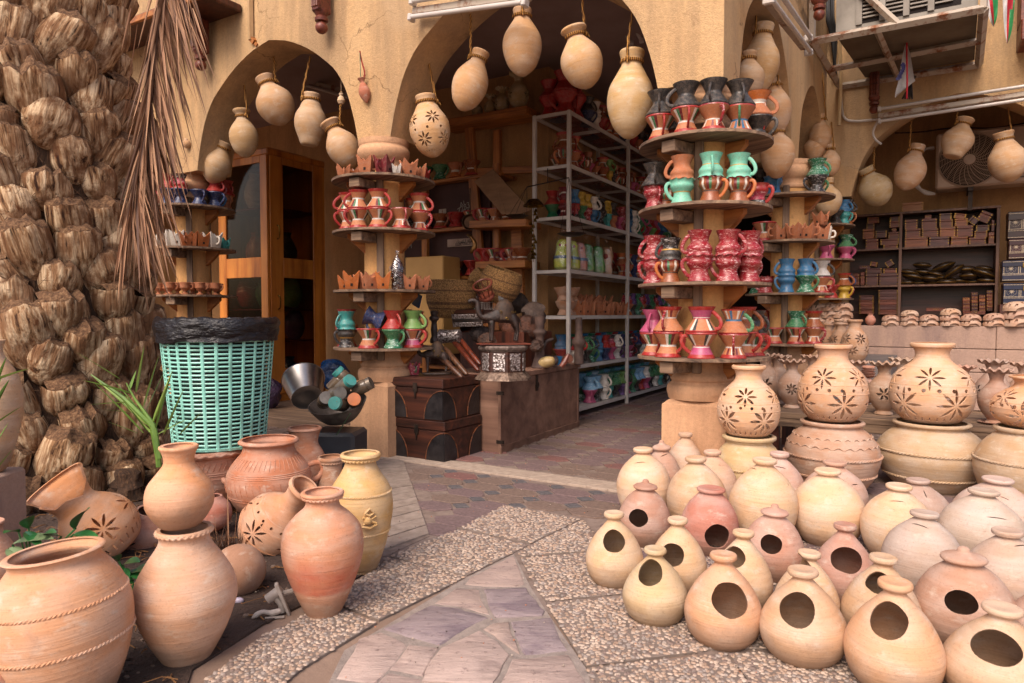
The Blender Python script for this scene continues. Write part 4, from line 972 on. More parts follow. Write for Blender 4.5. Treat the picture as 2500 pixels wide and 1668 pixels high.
# bench with frilly vases ------------------------------------------------------------------
be=empty('bench',W(2.2,1.55,0),ROTA,label='long dark weathered timber bench behind the big storage jars',cat='bench')
bz=.35
q0=pq(G(2193,1021,bz))[1]
for k,dy in enumerate((-.50,-.30,-.10,.10)):
    mb=MB(); mb.box((-.3,dy,bz-.02),(3.6,.19,.04),0,None,.004); mb.obj('seat_plank',WGREY,be,smooth=False)
mb=MB(); mb.box((-.3,-.575,bz-.05),(3.6,.03,.09),0,None,.004); mb.obj('front_rail',WGREY,be,smooth=False)
for x in(-2.,-.4,1.3):
    for y in(-.5,.12): mb=MB(); mb.box((x,y,.155),(.08,.08,.31),0,None,.005); mb.obj('leg',WDK,be,smooth=False)
def frill(R,H,cuts,n=11):
    pr=[(0,0),(.52*R,0),(.56*R,.03*H),(.44*R,.075*H),(.55*R,.12*H),(.88*R,.27*H),(1.*R,.42*H),(.92*R,.56*H),(.62*R,.69*H),(.40*R,.77*H),(.38*R,.84*H),(.50*R,.93*H),(.86*R,.985*H),(.88*R,1.*H)]
    zm=lambda a,t,z: .028*H*math.sin(a*n) if z>.94*H else 0
    rm=lambda a,t,z: .05*math.sin(a*n+1) if z>.96*H else 0
    sh=crv(pr,3); sh[0]=(1e-4,0); inn=[(max(r-.004,1e-4),z+.002) for r,z in sh[::-1] if z>.02*H]
    mb=MB(); mb.lathe(sh+inn+[(1e-4,inn[-1][1])],66,0,rmod=rm,zmod=zm); me=mb.mesh('frilled_vase',CLAY)
    cu=MB()
    if cuts=='swirl':
        for k in range(3): petals(cu,pr,PI2*k/3,.42*H,8,.006,.044,.0065,curve=.006)
    elif cuts=='leaf':
        for k in range(3): petals(cu,pr,PI2*k/3,.42*H,6,.006,.046,.0075,curve=.004)
    elif cuts=='star':
        for k in range(4):
            for zz,da in((.55,0),(.40,.45),(.27,0),(.42,-.45)):
                z=zz*H; r,sl=rat(pr,z); pol=[]
                for j in range(10): rr=.013 if j%2==0 else .0055; pol.append((rr*math.sin(PI2*j/10),rr*math.cos(PI2*j/10)))
                cu.prism(pol,-.02,.03,0,frame(PI2*k/4+da*.6,r,z,sl))
    if cu.v: me=boolcut(me,cu.mesh('c',CLAY,False),[CLAY])
    return me
FM={k:frill(.095,.33,k) for k in('swirl','leaf','star')}
def fvase(x,y,sc_,kind,label,col,sz=1.,z=bz,rot=0.):
    P_=G(x,y,z); P_.z=z+.001; link('frilled_vase',FM[kind],None,P_,tocam(P_)+rot,sz,color=hx(col),label=label,cat='vase',group='frilly rimmed clay vases on the bench')
fvase(1868,985,1,'leaf','frilly vase half hidden behind the small pierced lantern','#a9826a',1.08)
fvase(1932,996,1,'swirl','frilly vase with swirl cut-outs between first and second lanterns','#aa826a',1.0)
fvase(1898,985,1,'leaf','plain frilly vase behind the swirl cut-out vase','#9c7862',1.05,rot=1.)
fvase(1985,985,1,'leaf','frilly vase mostly hidden behind the middle lantern neck','#a9826a',1.05,rot=1.)
fvase(2157,1012,1,'leaf','frilly vase with leaf cut-outs between the two large lanterns','#9f7a60',1.02)
fvase(2203,1000,1,'leaf','plain frilly vase behind the leaf cut-out one','#a28068',1.05,rot=1.05)
fvase(2088,990,1,'leaf','frilly vase just right of the middle lantern shoulder','#a27a64',.95,rot=1.05)
fvase(2430,1035,1,'star','star pierced frilly vase standing in a saucer','#9c705a',.98)
fvase(2422,1008,1,'leaf','greyish frilly vase behind the star pierced one','#98786a',1.05,rot=1.05)
fvase(2350,1000,1,'leaf','small pink frilly vase peeking over the large lantern','#b0806c',.9,rot=1.05)
fvase(2500,1010,1,'leaf','frilly vase at the right edge of the bench','#a27a64',1.0,rot=1.05)
P_=G(2430,1035,bz); mb=MB(); mb.lathe([(1e-3,.0),(.07,.0),(.09,.012),(.085,.014),(.06,.006),(1e-3,.006)],32); mb.obj('saucer',CLAY,None,(P_.x,P_.y,bz+.0005),color=hx('#8a5a48'),label='clay saucer under the star pierced vase',cat='saucer')
# stack of saucers and a red broken face-shaped clay lump
for k in range(6):
    P_=G(2116+k*.6,985,bz); mb=MB(); r=.055-.002*k; mb.lathe([(1e-3,0),(r*.6,0),(r,.014),(r*.95,.016),(r*.5,.005),(1e-3,.005)],28); mb.obj('saucer',CLAY,None,(P_.x,P_.y,bz+.19+.013*k),(rnd.uniform(-.1,.1),rnd.uniform(-.1,.1),0),color=hx('#a86a50'),label='%s red clay saucer from below in the stack beside the middle lantern'%ordn(k,6),cat='saucer',group='stacked red saucers')
mb=MB(); mb.ball((0,0,.095),.095,20,14,0,(.75,.7,1.),nz=.25); P_=G(2116,985,bz); mb.obj('pink_clay_lump',CLAY,None,(P_.x,P_.y,bz),color=hx('#b07a66'),label='pink lumpy clay sculpture carrying the stack of saucers',cat='sculpture')
# perforated jars on the ledge wall
def ledgejar(q,R,H,label,col,p=.13):
    me,pr=pierced(R,H,.5,'B'); c=W(p,q,lz+.001); link('pierced_jar',me,None,c,tocam(c)+.3,color=hx(col),label=label,cat='jar',group='pierced jars in a row on the ledge wall')
def ledgejar2(x,base,d,R,H,label):
    me,pr=pierced(R,H,.5,'B'); c=AY(x,base,d); c=Vector((c.x,d,lz+.001)); link('pierced_jar',me,None,c,tocam(c)+.3,color=hx('#b5835c'),label=label,cat='jar',group='pierced jars in a row on the stone bench')
for x,d,R,H,l in ((2087,5.95,.113,.36,'large pierced jar at the near right end of the stone bench'),(2053,6.15,.10,.33,'second pierced jar on the stone bench, left of the large one'),(2020,6.3,.085,.32,'small pierced jar leftmost on the stone bench'),(2048,6.6,.08,.36,'farthest pierced jar at the back of the stone bench')): ledgejar2(x,800,d,R,H,l)
# half domes on the low wall
def domemesh(R):
    mb=MB(); prf=[(R,.0),(R*.985,R*.25),(R*.90,R*.45),(R*.70,R*.62),(R*.4,R*.73),(1e-4,R*.76)]
    full=[(1e-4,R*.0)]+[(R*.9,0)]+crv(prf,3); full[-1]=(1e-4,full[-1][1]); mb.lathe(full,48,0); me=mb.mesh('half_dome',CLAY); cu=MB()
    for k in range(9):
        r,sl=rat(prf,R*.42); cu.prism([(-.006,-.019),(.006,-.019),(.010,0),(.006,.019),(-.006,.019),(-.010,0)],-.02,.02,0,frame(PI2*k/12,r,R*.42,sl)@Matrix.Rotation(.25 if k%2 else -.25,4,'Z'))
    for k in range(5):
        r,sl=rat(prf,R*.66); cu.prism([(-.005,-.016),(.005,-.016),(.009,0),(.005,.016),(-.005,.016),(-.009,0)],-.02,.02,0,frame(PI2*k/5-math.pi/2,r,R*.66,sl))
    pol=[(.52*R*math.cos(math.pi*k/10),.30*R*math.sin(math.pi*k/10)) for k in range(11)]+[(-.5*R,-.01),(.5*R,-.01)]
    cu.prism(pol,-.03,.05,0,frame(-math.pi/2,R*.99,.001,0)); return boolcut(me,cu.mesh('c',CLAY,False),[CLAY])
DM_=domemesh(.098)
for j,(x,n,sc_) in enumerate(((905,2,1.),(1035,3,1.),(1168,2,1.04),(1315,3,1.1),(1458,2,1.08),(1615,2,1.15),(1775,3,1.5))):
    X=1850+x/2.8; P_=onq(X,797,4.10)
    for k in range(n):
        link('half_dome',DM_,None,(P_.x+rnd.uniform(-.004,.004),P_.y,.888+k*.048*sc_),ROTA*.4+rnd.uniform(-.15,.15),(.82*sc_,.82*sc_,.82*sc_),color=hx(['#b08468','#a87a62','#b58d70'][k%3]),
             label='%s clay half dome in the %s stack from left on the low wall'%(['bottom','middle' if n==3 else 'top','top'][k],ordn(j,7)),cat='half dome',group='pierced half domes stacked on the low wall')
# arched domes behind the second pillar (on the ledge end)
for j,x in enumerate((2000,2028,2054)):
    P_=onq(x,790,4.10)
    for k in range(3):
        link('half_dome',DM_,None,(P_.x,P_.y,.888+k*.075),ROTA*.3+rnd.uniform(-.2,.2),(1.15,1.15,1.25),color=hx('#b08468'),label='%s half dome of the %s pile at the left end of the low wall'%(['lowest','middle','upper'][k],['left','middle','right'][j]),cat='half dome',group='half domes piled at the end of the low wall')
P_=onq(1850+770/2.8,796,4.12); mb=MB(); mb.lathe(shell([(0,0),(.02,0),(.045,.03),(.05,.06),(.035,.09),(.022,.105),(.028,.12),(.025,.12)],.003),24); mb.obj('small_red_jug',CLAY,None,(P_.x,P_.y,.888),color=hx('#b0664c'),label='small red clay jug left of the half domes on the low wall',cat='jug')
# ================================================================= PAINTED MUGS AND CENSERS
MUGP={'hour':[(0,0),(.50,0),(.515,.02),(.50,.07),(.40,.25),(.325,.42),(.315,.47),(.34,.54),(.46,.72),(.60,.92),(.615,.96),(.60,1.)],
'round':[(0,0),(.43,0),(.46,.04),(.42,.14),(.36,.30),(.345,.42),(.36,.50),(.46,.63),(.50,.74),(.47,.86),(.50,.95),(.535,1.)],
'tall':[(0,0),(.38,0),(.40,.03),(.33,.15),(.26,.32),(.25,.42),(.34,.52),(.42,.62),(.40,.76),(.33,.86),(.36,.94),(.42,1.)]}
ST={ # name: (kind, wavy, body bands [(upto,mat)], stripes (z0,z1,[mats]), handle mat, words)
'stripe':('hour',0,[(.11,'red'),(.40,'clay'),(.49,'silver'),(.91,'clay'),(1,'red')],(.49,.91,['clay','clay','white','green','maroon','clay','clay']),'red','red rimmed clay mug with silver waist'),
'stripeg':('hour',0,[(.09,'red'),(.38,'clay'),(.47,'silver'),(.93,'clay'),(1,'crimson')],(.1,.4,['clay','maroon','clay','white','clay','clay']),'crimson','brown mug with crimson rim and stripes'),
'stripeb':('hour',0,[(.06,'red'),(.40,'clay'),(.50,'blue'),(.93,'rawclay'),(1,'red')],(.08,.40,['clay','blue','clay','white','clay']),'green','clay mug with blue waist band'),
'mauve':('hour',0,[(.08,'red'),(.40,'pink'),(.46,'white'),(.92,'flower'),(1,'red')],(.5,.92,['clay','black','white','clay','clay','clay']),'red','salmon mug with dark ladder stripes'),
'black':('hour',0,[(1,'black')],None,'black','glossy black mug'),
'blackr':('round',0,[(.45,'black'),(.5,'gold'),(1,'black')],None,'black','black mug with gold waist band'),
'blackf':('round',1,[(.5,'blackwhite'),(.54,'gold'),(1,'black')],None,'black','black and grey flowered mug'),
'crim':('round',1,[(1,'crimson')],None,'crimson','crimson mug streaked with white'),
'mint':('round',1,[(.44,'mint'),(.49,'gold'),(1,'mint')],None,'mint','mint green mug with gold band'),
'glaze':('round',1,[(.08,'brown'),(.42,'brown'),(.46,'black'),(.94,'brown'),(1,'crimson')],(.48,.92,['brown','white','brown','maroon','green','brown']),'orange','glossy brown mug with stripes'),
'rawclay':('round',1,[(1,'rawclay')],None,'rawclay','plain orange clay mug'),
'red':('hour',0,[(1,'red')],None,'red','plain red mug'),'pink':('hour',0,[(.4,'pink'),(1,'pink')],None,'pink','bright pink mug'),
'blue':('round',0,[(1,'blue')],None,'blue','blue mug'),'navy':('hour',0,[(1,'navy')],None,'navy','navy blue mug'),
'teal':('round',0,[(1,'teal')],None,'teal','turquoise mug'),'green':('hour',0,[(.5,'greenwhite'),(1,'green')],None,'green','green mug'),
'lime':('hour',0,[(1,'lime')],None,'lime','light green mug'),'yellow':('round',0,[(1,'yellow')],None,'yellow','yellow mug'),
'white':('round',0,[(1,'white')],None,'white','white mug'),'bw':('hour',0,[(1,'blackwhite')],None,'blackwhite','black and white marbled mug'),
'gw':('hour',0,[(1,'greenwhite')],None,'green','green and white striped mug'),'silver':('hour',0,[(.9,'silver'),(1,'black')],None,'black','silver mug'),
'purple':('round',0,[(1,'purple')],None,'purple','purple mug'),'sky':('hour',0,[(1,'sky')],None,'sky','pale blue mug'),
'flower':('round',0,[(.3,'blackwhite'),(.6,'flower'),(1,'red')],None,'red','red and blue flowered mug'),'maroon':('tall',0,[(.3,'maroon'),(.42,'silver'),(.9,'maroon'),(1,'red')],None,'maroon','dark red vase shaped mug'),
'brownw':('hour',0,[(.12,'red'),(.4,'brown'),(.5,'white'),(1,'brown')],None,'brown','brown mug with white waist'),
'orangew':('hour',0,[(.35,'orange'),(.5,'white'),(1,'rawclay')],None,'rawclay','orange mug with white waist')}
_mc={}
def mugmesh(st):
    if st in _mc: return _mc[st]
    kind,wavy,bands,stripes,hm_,words=ST[st]
    names=[]
    def ix(n):
        if n not in names: names.append(n)
        return names.index(n)
    ix('clay'); pr=crv(MUGP[kind],2); pr[0]=(1e-4,0)
    inn=[(max(r-.045,.01),z) for r,z in pr[::-1] if z>.52]; inn.append((1e-3,.53)); nO=len(pr); full=pr+inn; n=len(full)
    def mf(t,a,z):
        i=round(t*(n-1))
        if i>=nO-1: return ix(bands[-1][1]) if z>.95 else 0
        zz=z+.01
        if stripes and stripes[0]<=zz<=stripes[1]:
            return ix(stripes[2][int(a*28)%len(stripes[2])])
        for u,m in bands:
            if zz<=u: return ix(m)
        return ix(bands[-1][1])
    zm=(lambda a,t,z:.035*math.sin(a*9) if z>.93 else 0) if wavy else None
    rm=(lambda a,t,z:.06*math.sin(a*9) if z>.93 else 0) if wavy else None
    mb=MB(); mb.lathe(full,28,0,rmod=rm,zmod=zm,mf=mf,cap=True); body=mb.mesh('mug_body',[P[n_] for n_ in names])
    mb=MB(); top=.86 if kind!='tall' else .72; r1,_=rat(MUGP[kind],top); r0,_=rat(MUGP[kind],.22)
    mb.tube(crv([(r1*.96,0,top),(r1+.12,0,top+.0),(r1+.21,0,top-.14),(r1+.17,0,top-.36),(r0+.10,0,.27),(r0*.93,0,.2)],4),.05,8,0,None,False,1.5)
    h=mb.mesh('mug_handle',P[hm_]); _mc[st]=(body,h); return _mc[st]
REG=[]; BACK=MB(); BM_=[]
HM=.133
def mug(st,pos,rot=0.,flip=False,h=HM,loc='',tier='',name='painted_mug',tilt=None,words=None,group=None):
    b,hd=mugmesh(st); r=(0,0,rot)
    if tilt is not None: r=tilt
    elif flip: r=(math.pi,0,rot)
    o=link(name,b,None,pos if not flip else (pos[0],pos[1],pos[2]+h),r,h,cat='mug',group=group or ('painted clay mugs on the %s'%loc.split(':')[0]))
    link('handle',hd,o,(0,0,0))
    REG.append((o,words or ST[st][5],tier,loc,px(pos)[0])); return o
def stack(bot,top,pos,loc,rot=0.,h=HM,rot2=None,flip=True):
    mug(bot,pos,rot,False,h,loc,'lower tier' if top else 'single tier')
    if top: mug(top,(pos[0],pos[1],pos[2]+h+.001),rot2 if rot2 is not None else rot+rnd.uniform(-1,1),flip,h,loc,'upper tier')
def onshelf(cn,si,x,rr,back=False):
    p,q=COLS[cn]; c=W(p,q,SHZ[si]+.0015); best=None
    for k in range(360):
        a=PI2*k/360; P_=c+Vector((rr*math.cos(a),rr*math.sin(a),0)); 
        if (P_.y-c.y>0)!=back: continue
        e=abs(px(P_)[0]-x)
        if best is None or e<best[0]: best=(e,P_)
    return best[1]
def hrot(P_,side):  # handle direction: 0 = towards camera, -1 left, +1 right
    return tocam(P_)+side
SL=['top shelf','second shelf','third shelf','lowest shelf']
def rowp(cn,si,items,rr=.275):
    loc='%s of the %s'%(SL[si],CN[cn])
    for it in items:
        x,bot,top=it[:3]; side=it[3] if len(it)>3 else rnd.choice([-.9,.2,.9]); back=len(it)>4 and it[4]=='b'; r_=rr if not(len(it)>4 and it[4]=='i') else rr-.06; h=it[5] if len(it)>5 else HM
        P_=onshelf(cn,si,x,r_,back); stack(bot,top,P_,loc,hrot(P_,side),h,hrot(P_,side+rnd.uniform(-.3,.3)) if len(it)<7 else hrot(P_,it[6]))
rowp('R',0,[(1612,'stripe','black',.2),(1674,'stripe','black',.15,'f',.130,-1.3),(1742,'stripeg','black',.5,'f',.130,-.2),(1805,'stripeb','black',.0,'f',.13,.2),(1848,'black','orangew',1.3),(1640,'maroon','black',0,'b'),(1870,'stripe','brownw',.5,'b')])
rowp('R',1,[(1588,'crim','black',.3,'f',.128,0.),(1618,'glaze',None,-1.2,'i',.11),(1664,'mint','rawclay',-1.3,'f',.125),(1734,'glaze','mint',1.2,'f',.125,.1),(1803,'glaze','mint',1.2,'f',.125,1.3),(1850,'flower',None,1.3,'f',.125),(1630,'navy',None,0,'b'),(1872,'bw',None,0,'b')])
rowp('R',2,[(1594,'crim','crim',-1.2,'f'),(1637,'glaze','blackf',-1.2,'f',.118,-1.2),(1706,'crim','crim',-1.3,'f'),(1776,'crim','crim',-1.3,'f',.133,1.3),(1828,'crim','crim',2.6,'f'),(1868,'crim','crim',1.3,'i')])
rowp('R',3,[(1588,'stripe','pink',.3,'f',.128,-.3),(1632,'stripe','stripeg',.9,'f',.135,-.3),(1712,'mauve','mauve',-1.3,'f',.135,1.2),(1790,'stripeg','stripeb',.0,'f',.128,1.2),(1838,'stripe','black',1.1,'f',.125),(1868,'stripe','brownw',1.1,'i',.135),(1650,'brownw','stripe',.5,'b')])
rowp('M',1,[(850,'stripe','stripe',-1.2,'f',.125),(876,'stripe','stripe',-1.2,'f',.128,-1.2),(924,'stripe','stripe',1.1,'f',.128,.9),(979,'stripeg',None,.3,'f',.135),(1024,'stripeg','stripe',1.0,'f',.13),(1050,'bw','stripe',1.3,'i',.12),(1000,'red','stripe',.5,'b')])
rowp('M',3,[(846,'blackf','teal',-1.2,'f',.125,-.9),(900,'stripe',None,.7,'f',.135),(960,'green','red',.8,'f',.128,.5),(1008,'mauve','lime',1.1,'f',.128,1.1),(1038,'brownw','stripeg',1.1,'i',.125),(835,'stripe','stripeg',0,'b'),(985,'brownw','stripe',.5,'b')])
P_=onshelf('M',3,885,.27); mug('navy',(P_.x+.02,P_.y+.03,SHZ[3]+.225),0,False,.13,'lowest shelf of the middle pillar','tipped tier',tilt=(math.radians(15),math.radians(112),.3))
rowp('L',0,[(412,'navy','red',.5,'f',.125),(440,'navy','flower',-.9,'f',.125),(487,'navy',None,.4,'f',.125),(525,'navy','red',.9,'f',.125),(545,'blue','crim',1.2,'i',.125),(400,'red','flower',.5,'b'),(560,'rawclay','red',.5,'b')])
rowp('R2',0,[(1888,'blue',None,.3,'f',.14),(1858,'bw','black',.3,'b'),(1993,'bw','gw',-1.1,'f',.13,1.2),(2018,'gw','teal',1.1,'i',.125),(1910,'stripe','navy',.5,'b')],.25)
rowp('R2',2,[(1868,'crim',None,-1.3,'f',.13),(1919,'blue','blue',-1.2,'f',.13),(1966,'gw','blue',1.1,'f',.13,1.2),(2004,'stripeg','silver',1.2,'f',.13,1.2),(1850,'gw',None,0,'b'),(1940,'red','navy',0,'b')],.25)
rowp('R2',3,[(1890,'stripe',None,-1.2,'f',.125),(1942,'stripe','green',.3,'f',.128,.8),(1986,'stripeg','brownw',1.,'f',.128,-1.),(1870,'red','stripe',0,'b')],.25)
rowp('R3',0,[(2060,'teal','blue',1.2,'f',.125,1.2),(2092,'orangew','bw',1.1,'f',.13,1.2),(2040,'black',None,0,'f'),(2108,'stripe','red',1,'i')],.25)
rowp('R3',1,[(2018,'pink',None,.3,'f'),(2060,'pink','blue',1.2,'f',.13,.2),(2096,'pink','green',1.1,'f',.13,1.2)],.25)
rowp('R3',2,[(2060,'yellow','brownw',1.2,'f',.13,1.2),(2094,'crim','navy',1.1,'f',.13,1.2),(2030,'red',None,0,'f')],.25)
mug('white',tuple(W(.12+.03,2.09+.26,SHZ[1]+.002)),0,loc='second shelf of the second right pillar',tier='single tier',st=None) if False else None
# crown-shaped censers
def crownmesh(n=4,tall=1.):
    mb=MB(); s=.40; t=.05; pr=[(-s*.62,-s*.62),(s*.62,-s*.62),(s*.62,s*.62),(-s*.62,s*.62)]
    N_=24; vs=[];fs=[]
    def sq(a,r):
        c,s_=math.cos(a),math.sin(a); k=r/max(abs(c),abs(s_)); return (k*c*.93,k*s_*.93)
    lv=[(0,.33),(.04,.36),(.35,.40),(.7,.46),(1.,.50)]
    def top(a): 
        u=((a/PI2*4)%1); d=abs(u-.5)*2  # corners at u=.5
        return .72+.33*(1-d)**1.3*1. if True else 0
    for z,r in lv:
        for j in range(N_*2):
            a=PI2*j/(N_*2); x,y=sq(a,r); u=abs(((a/PI2*4)%1)-.5)*2; zt=z*( .66+.40*(1-u)**1.6)*tall if z>.5 else z*tall
            vs.append((x,y,zt))
    m=N_*2
    for i in range(len(lv)-1):
        for j in range(m): k=(j+1)%m; fs.append((i*m+j,i*m+k,(i+1)*m+k,(i+1)*m+j))
    o=len(vs); lv2=[(1.,.44),(.6,.38),(.3,.34)]
    for z,r in lv2:
        for j in range(m):
            a=PI2*j/m; x,y=sq(a,r); u=abs(((a/PI2*4)%1)-.5)*2; zt=z*(.66+.40*(1-u)**1.6)*tall if z>.5 else z*tall
            vs.append((x,y,zt))
    b=(len(lv)-1)*m
    for j in range(m): k=(j+1)%m; fs.append((b+j,b+k,o+k,o+j))
    for i in range(2):
        for j in range(m): k=(j+1)%m; fs.append((o+i*m+j,o+i*m+k,o+(i+1)*m+k,o+(i+1)*m+j))
    fs.append(tuple(range(m))[::-1]); fs.append(tuple(o+2*m+j for j in range(m)))
    mb.add(vs,fs,0)
    for a in (0,math.pi/2,math.pi,):
        M_=Matrix.Rotation(a,4,'Z'); mb.box((.372,0,.26*tall),(.02,.13,.15*tall),1,M_)  # side slots are solid plates, their inner shade put into the dark colour
    return mb
CRM_={}
def crown(col,pos,rot,loc,label,h=.10,handle=True):
    if col not in CRM_:
        mb=crownmesh(); me=mb.mesh('crown_censer',[P[col],INSHADE],True,35)
        mb=MB(); mb.tube(crv([(0,-.42,.72),(0,-.62,.70),(0,-.70,.5),(0,-.62,.3),(0,-.36,.26)],4),.05,7,0,None,False,1.4); CRM_[col]=(me,mb.mesh('handle',P[col]))
    o=link('crown_censer',CRM_[col][0],None,pos,rot,h,cat='censer',group='crown shaped clay censers on the pillar shelves'); link('handle',CRM_[col][1],o)
    REG.append((o,label,'single tier',loc,px(pos)[0])); return o
def crow(cn,si,items,rr=.28):
    loc='%s of the %s'%(SL[si],CN[cn])
    for it in items:
        x,col,w_=it[:3]; h=it[3] if len(it)>3 else .10; P_=onshelf(cn,si,x,rr if len(it)<5 else rr-.08,len(it)>5); crown(col,P_,rnd.uniform(0,1.4)+rnd.choice([0,1.57,3.14,4.7]),loc,w_,h)
crow('M',0,[(838,'rawclay','plain orange crown censer'),(868,'brown','brown crown censer',.1,'i'),(896,'rawclay','orange crown censer',.115),(938,'maroon','red tipped crown censer',.115),(968,'silver','small silver crown censer',.07),(998,'rawclay','orange crown censer',.11),(1024,'rawclay','orange crown censer',.1),(1040,'silver','silver and black crown censer',.08,'i'),(1052,'red','small red crown censer',.09)])
crow('M',2,[(833,'orange','orange crown censer',.10),(858,'orange','bright orange crown censer',.12),(884,'rawclay','orange crown censer',.1,'i'),(904,'rawclay','brownish crown censer',.11),(935,'orange','bright orange crown censer',.11),(1000,'rawclay','brownish crown censer',.10),(1030,'rawclay','brownish crown censer',.10),(1048,'rawclay','brownish crown censer',.1,'i')])
crow('L',1,[(380,'white','white crown censer',.11),(398,'brown','brown crown censer',.11,'i'),(416,'white','white crown censer',.13),(434,'white','white crown censer',.13),(456,'brown','reddish brown crown censer',.12),(472,'brown','reddish brown crown censer',.12),(492,'orange','bright orange crown censer',.125),(520,'white','white crown censer',.13),(547,'teal','turquoise crown censer',.10)],.27)
crow('L',3,[(368,'white','white crown censer',.13),(389,'white','white crown censer',.13)],.3)
crow('R2',1,[(1872,'rawclay','orange crown censer',.09,'i'),(1898,'rawclay','orange crown censer',.12),(1918,'rawclay','orange crown censer',.09,'i'),(1941,'rawclay','orange crown censer',.12),(1960,'rawclay','orange crown censer',.1,'i'),(1975,'rawclay','orange crown censer',.12),(2003,'rawclay','tall orange crown censer',.12),(2024,'white','cream crown censer',.11)],.26)
P_=onshelf('R2',1,2003,.26); crown('rawclay',(P_.x,P_.y,P_.z+.115),.4,'second shelf of the second right pillar','small orange crown censer stacked on another',.10)
P_=onshelf('R2',1,1866,.26); mug('stripe',(P_.x,P_.y,P_.z),2,False,.15,'second shelf of the second right pillar','single tier')
# foil wrapped lantern on middle pillar
P_=onshelf('M',2,970,.27); mb=MB(); 
for z,r in ((0,.042),(.075,.045)): mb.lathe([(1e-3,z),(r*.8,z),(r,z+.012),(r*.92,z+.055),(r*1.08,z+.068),(r*.7,z+.074)],6,0)
mb.lathe([(.048,.145),(.03,.185),(.008,.215),(.003,.245)],6,0); o=mb.obj('foil_wrapped_lantern',simple('brown_foil','#6b4030','#2b1712',20,.25,.4,.004,.6),None,P_,.4,label='small brown tiered lantern wrapped in clear film on middle pillar third shelf',cat='lantern')
mb=MB(); mb.lathe([(.055,.002),(.058,.06),(.06,.14),(.04,.19),(.012,.235),(.02,.262)],14,0,rmod=lambda a,t,z:.12*noise.noise(Vector((math.cos(a)*2,math.sin(a)*2,z*20))),cap=False); mb.obj('film_wrap',FILM,o)
# goblets on left pillar third shelf
mb=MB(); gp_=[(1e-3,0),(.30,0),(.30,.05),(.14,.14),(.12,.26),(.30,.42),(.40,.55),(.38,.75),(.42,.97),(.38,1.),(.33,.6),(1e-3,.45)]; mb.lathe(gp_,22,0); GOB=mb.mesh('goblet',P['rawclay'])
mb=MB(); mb.tube(crv([(.37,0,.8),(.58,0,.8),(.62,0,.6),(.5,0,.45),(.30,0,.42)],4),.05,6); GOBH=mb.mesh('handle',P['rawclay'])
for k,x in enumerate([376,395,414,434,452,470,489,508,526,545]):
    P_=onshelf('L',2,x,.28 if k%2==0 else .22); o=link('clay_goblet',GOB,None,P_,hrot(P_,1.2 if k%2==0 else -1.),.105,cat='goblet',group='small red clay goblets on the left pillar'); link('handle',GOBH,o); REG.append((o,'small red clay goblet','single tier','third shelf of the left pillar',x))
# ---------------------------------------------------------------- white metal rack
RZ=[2.868,2.383,1.912,1.418,.99,.518,.105]
RP0,RP1=-2.11,-1.75; RQ=[1.845,3.31,4.77]
rk=empty('metal_rack',W(RP1,RQ[0]),ROTA,label='white slotted metal rack full of painted mugs along the passage',cat='rack')
def rl(p,q): return (p-RP1,q-RQ[0])
for q in RQ:
    for p in (RP0,RP1):
        x,y=rl(p,q); mb=MB(); mb.box((x,y,RZ[0]/2),(.034,.034,RZ[0]),0,None,.002); mb.obj('post',WHITEM,rk,smooth=False)
MESHM=simple('wire_mesh','#8a7a6c','#5d5048',30,.6,.1,metal=.3)
for i,z in enumerate(RZ):
    sh=link('rack_shelf',None,rk,(0,0,z))
    mb=MB(); x0,y0=rl(RP0,RQ[0]); L=RQ[2]-RQ[0]
    for x in (x0,0.): mb.box((x,L/2,-.016),(.012,L,.036),0)
    for y in (0,RQ[1]-RQ[0],L,.73,2.19): mb.box((x0/2,y,-.018),(.33,.014,.03),0)
    mb.obj('shelf_frame',WHITEM,sh,smooth=False)
    if i<3:
        mb=MB(); st=.028; y=0
        while y<L:
            mb.box((x0/2,y,-.006),(.35,.0022,.0022),0); y+=st
        for k in range(13): mb.box((x0+.36*k/12,L/2,-.0035),(.0022,L,.0022),0)
        mb.obj('wire_mesh',MESHM,sh,smooth=False,kind='stuff')
    else:
        mb=MB(); mb.box((x0/2,L/2,-.004),(.345,L-.01,.004),0); mb.obj('shelf_sheet',WHITEM,sh,smooth=False)
def rackrow(i,q0,q1,step,styles,tops,name,p=-1.83,h=.13,jit=.01,hx_=.9):
    if p<-1.9:
        q=q0;k=0
        while q<q1:
            for t_ in (0,1):
                st=(styles if t_==0 else tops)[k%len(styles if t_==0 else tops)]; b=mugmesh(st)[0]; ix={}
                for j_,m_ in enumerate(b.materials):
                    if m_ not in BM_: BM_.append(m_)
                    ix[j_]=BM_.index(m_)
                c=W(p,q,RZ[i]+.003+t_*(h+.001)); M_=Matrix.Translation(c)@Matrix.Diagonal((h,h,h,1))
                if t_: M_=Matrix.Translation(c+Vector((0,0,h)))@Matrix.Rotation(math.pi,4,'X')@Matrix.Diagonal((h,h,h,1))
                BACK.add([v.co for v in b.vertices],[tuple(f.vertices) for f in b.polygons],[ix[f.material_index] for f in b.polygons],M_)
            q+=step;k+=1
        return
    q=q0; z=RZ[i]+.003; k=0
    while q<q1:
        c=W(p+rnd.uniform(-jit,jit),q,z); b=styles[k%len(styles)]; t=tops[k%len(tops)] if tops else None
        stack(b,t,c,'%s of the white rack: %s'%(['top','second','third','fourth','fifth','sixth','lowest'][i]+' shelf',name),hrot(c,rnd.choice([-1.2,.2,1.1])),h)
        q+=step; k+=1
rackrow(0,1.93,2.3,.20,['red','red'],['red','red'],'front row',h=.19)
rackrow(0,2.42,4.8,.165,['navy','white','red','orangew','stripe'],['black','white','brownw',None,'black'],'front row',h=.135)
rackrow(0,1.93,4.6,.19,['red','navy','stripe','red'],['red','blue','brownw'],'back row',p=-2.0,h=.16)
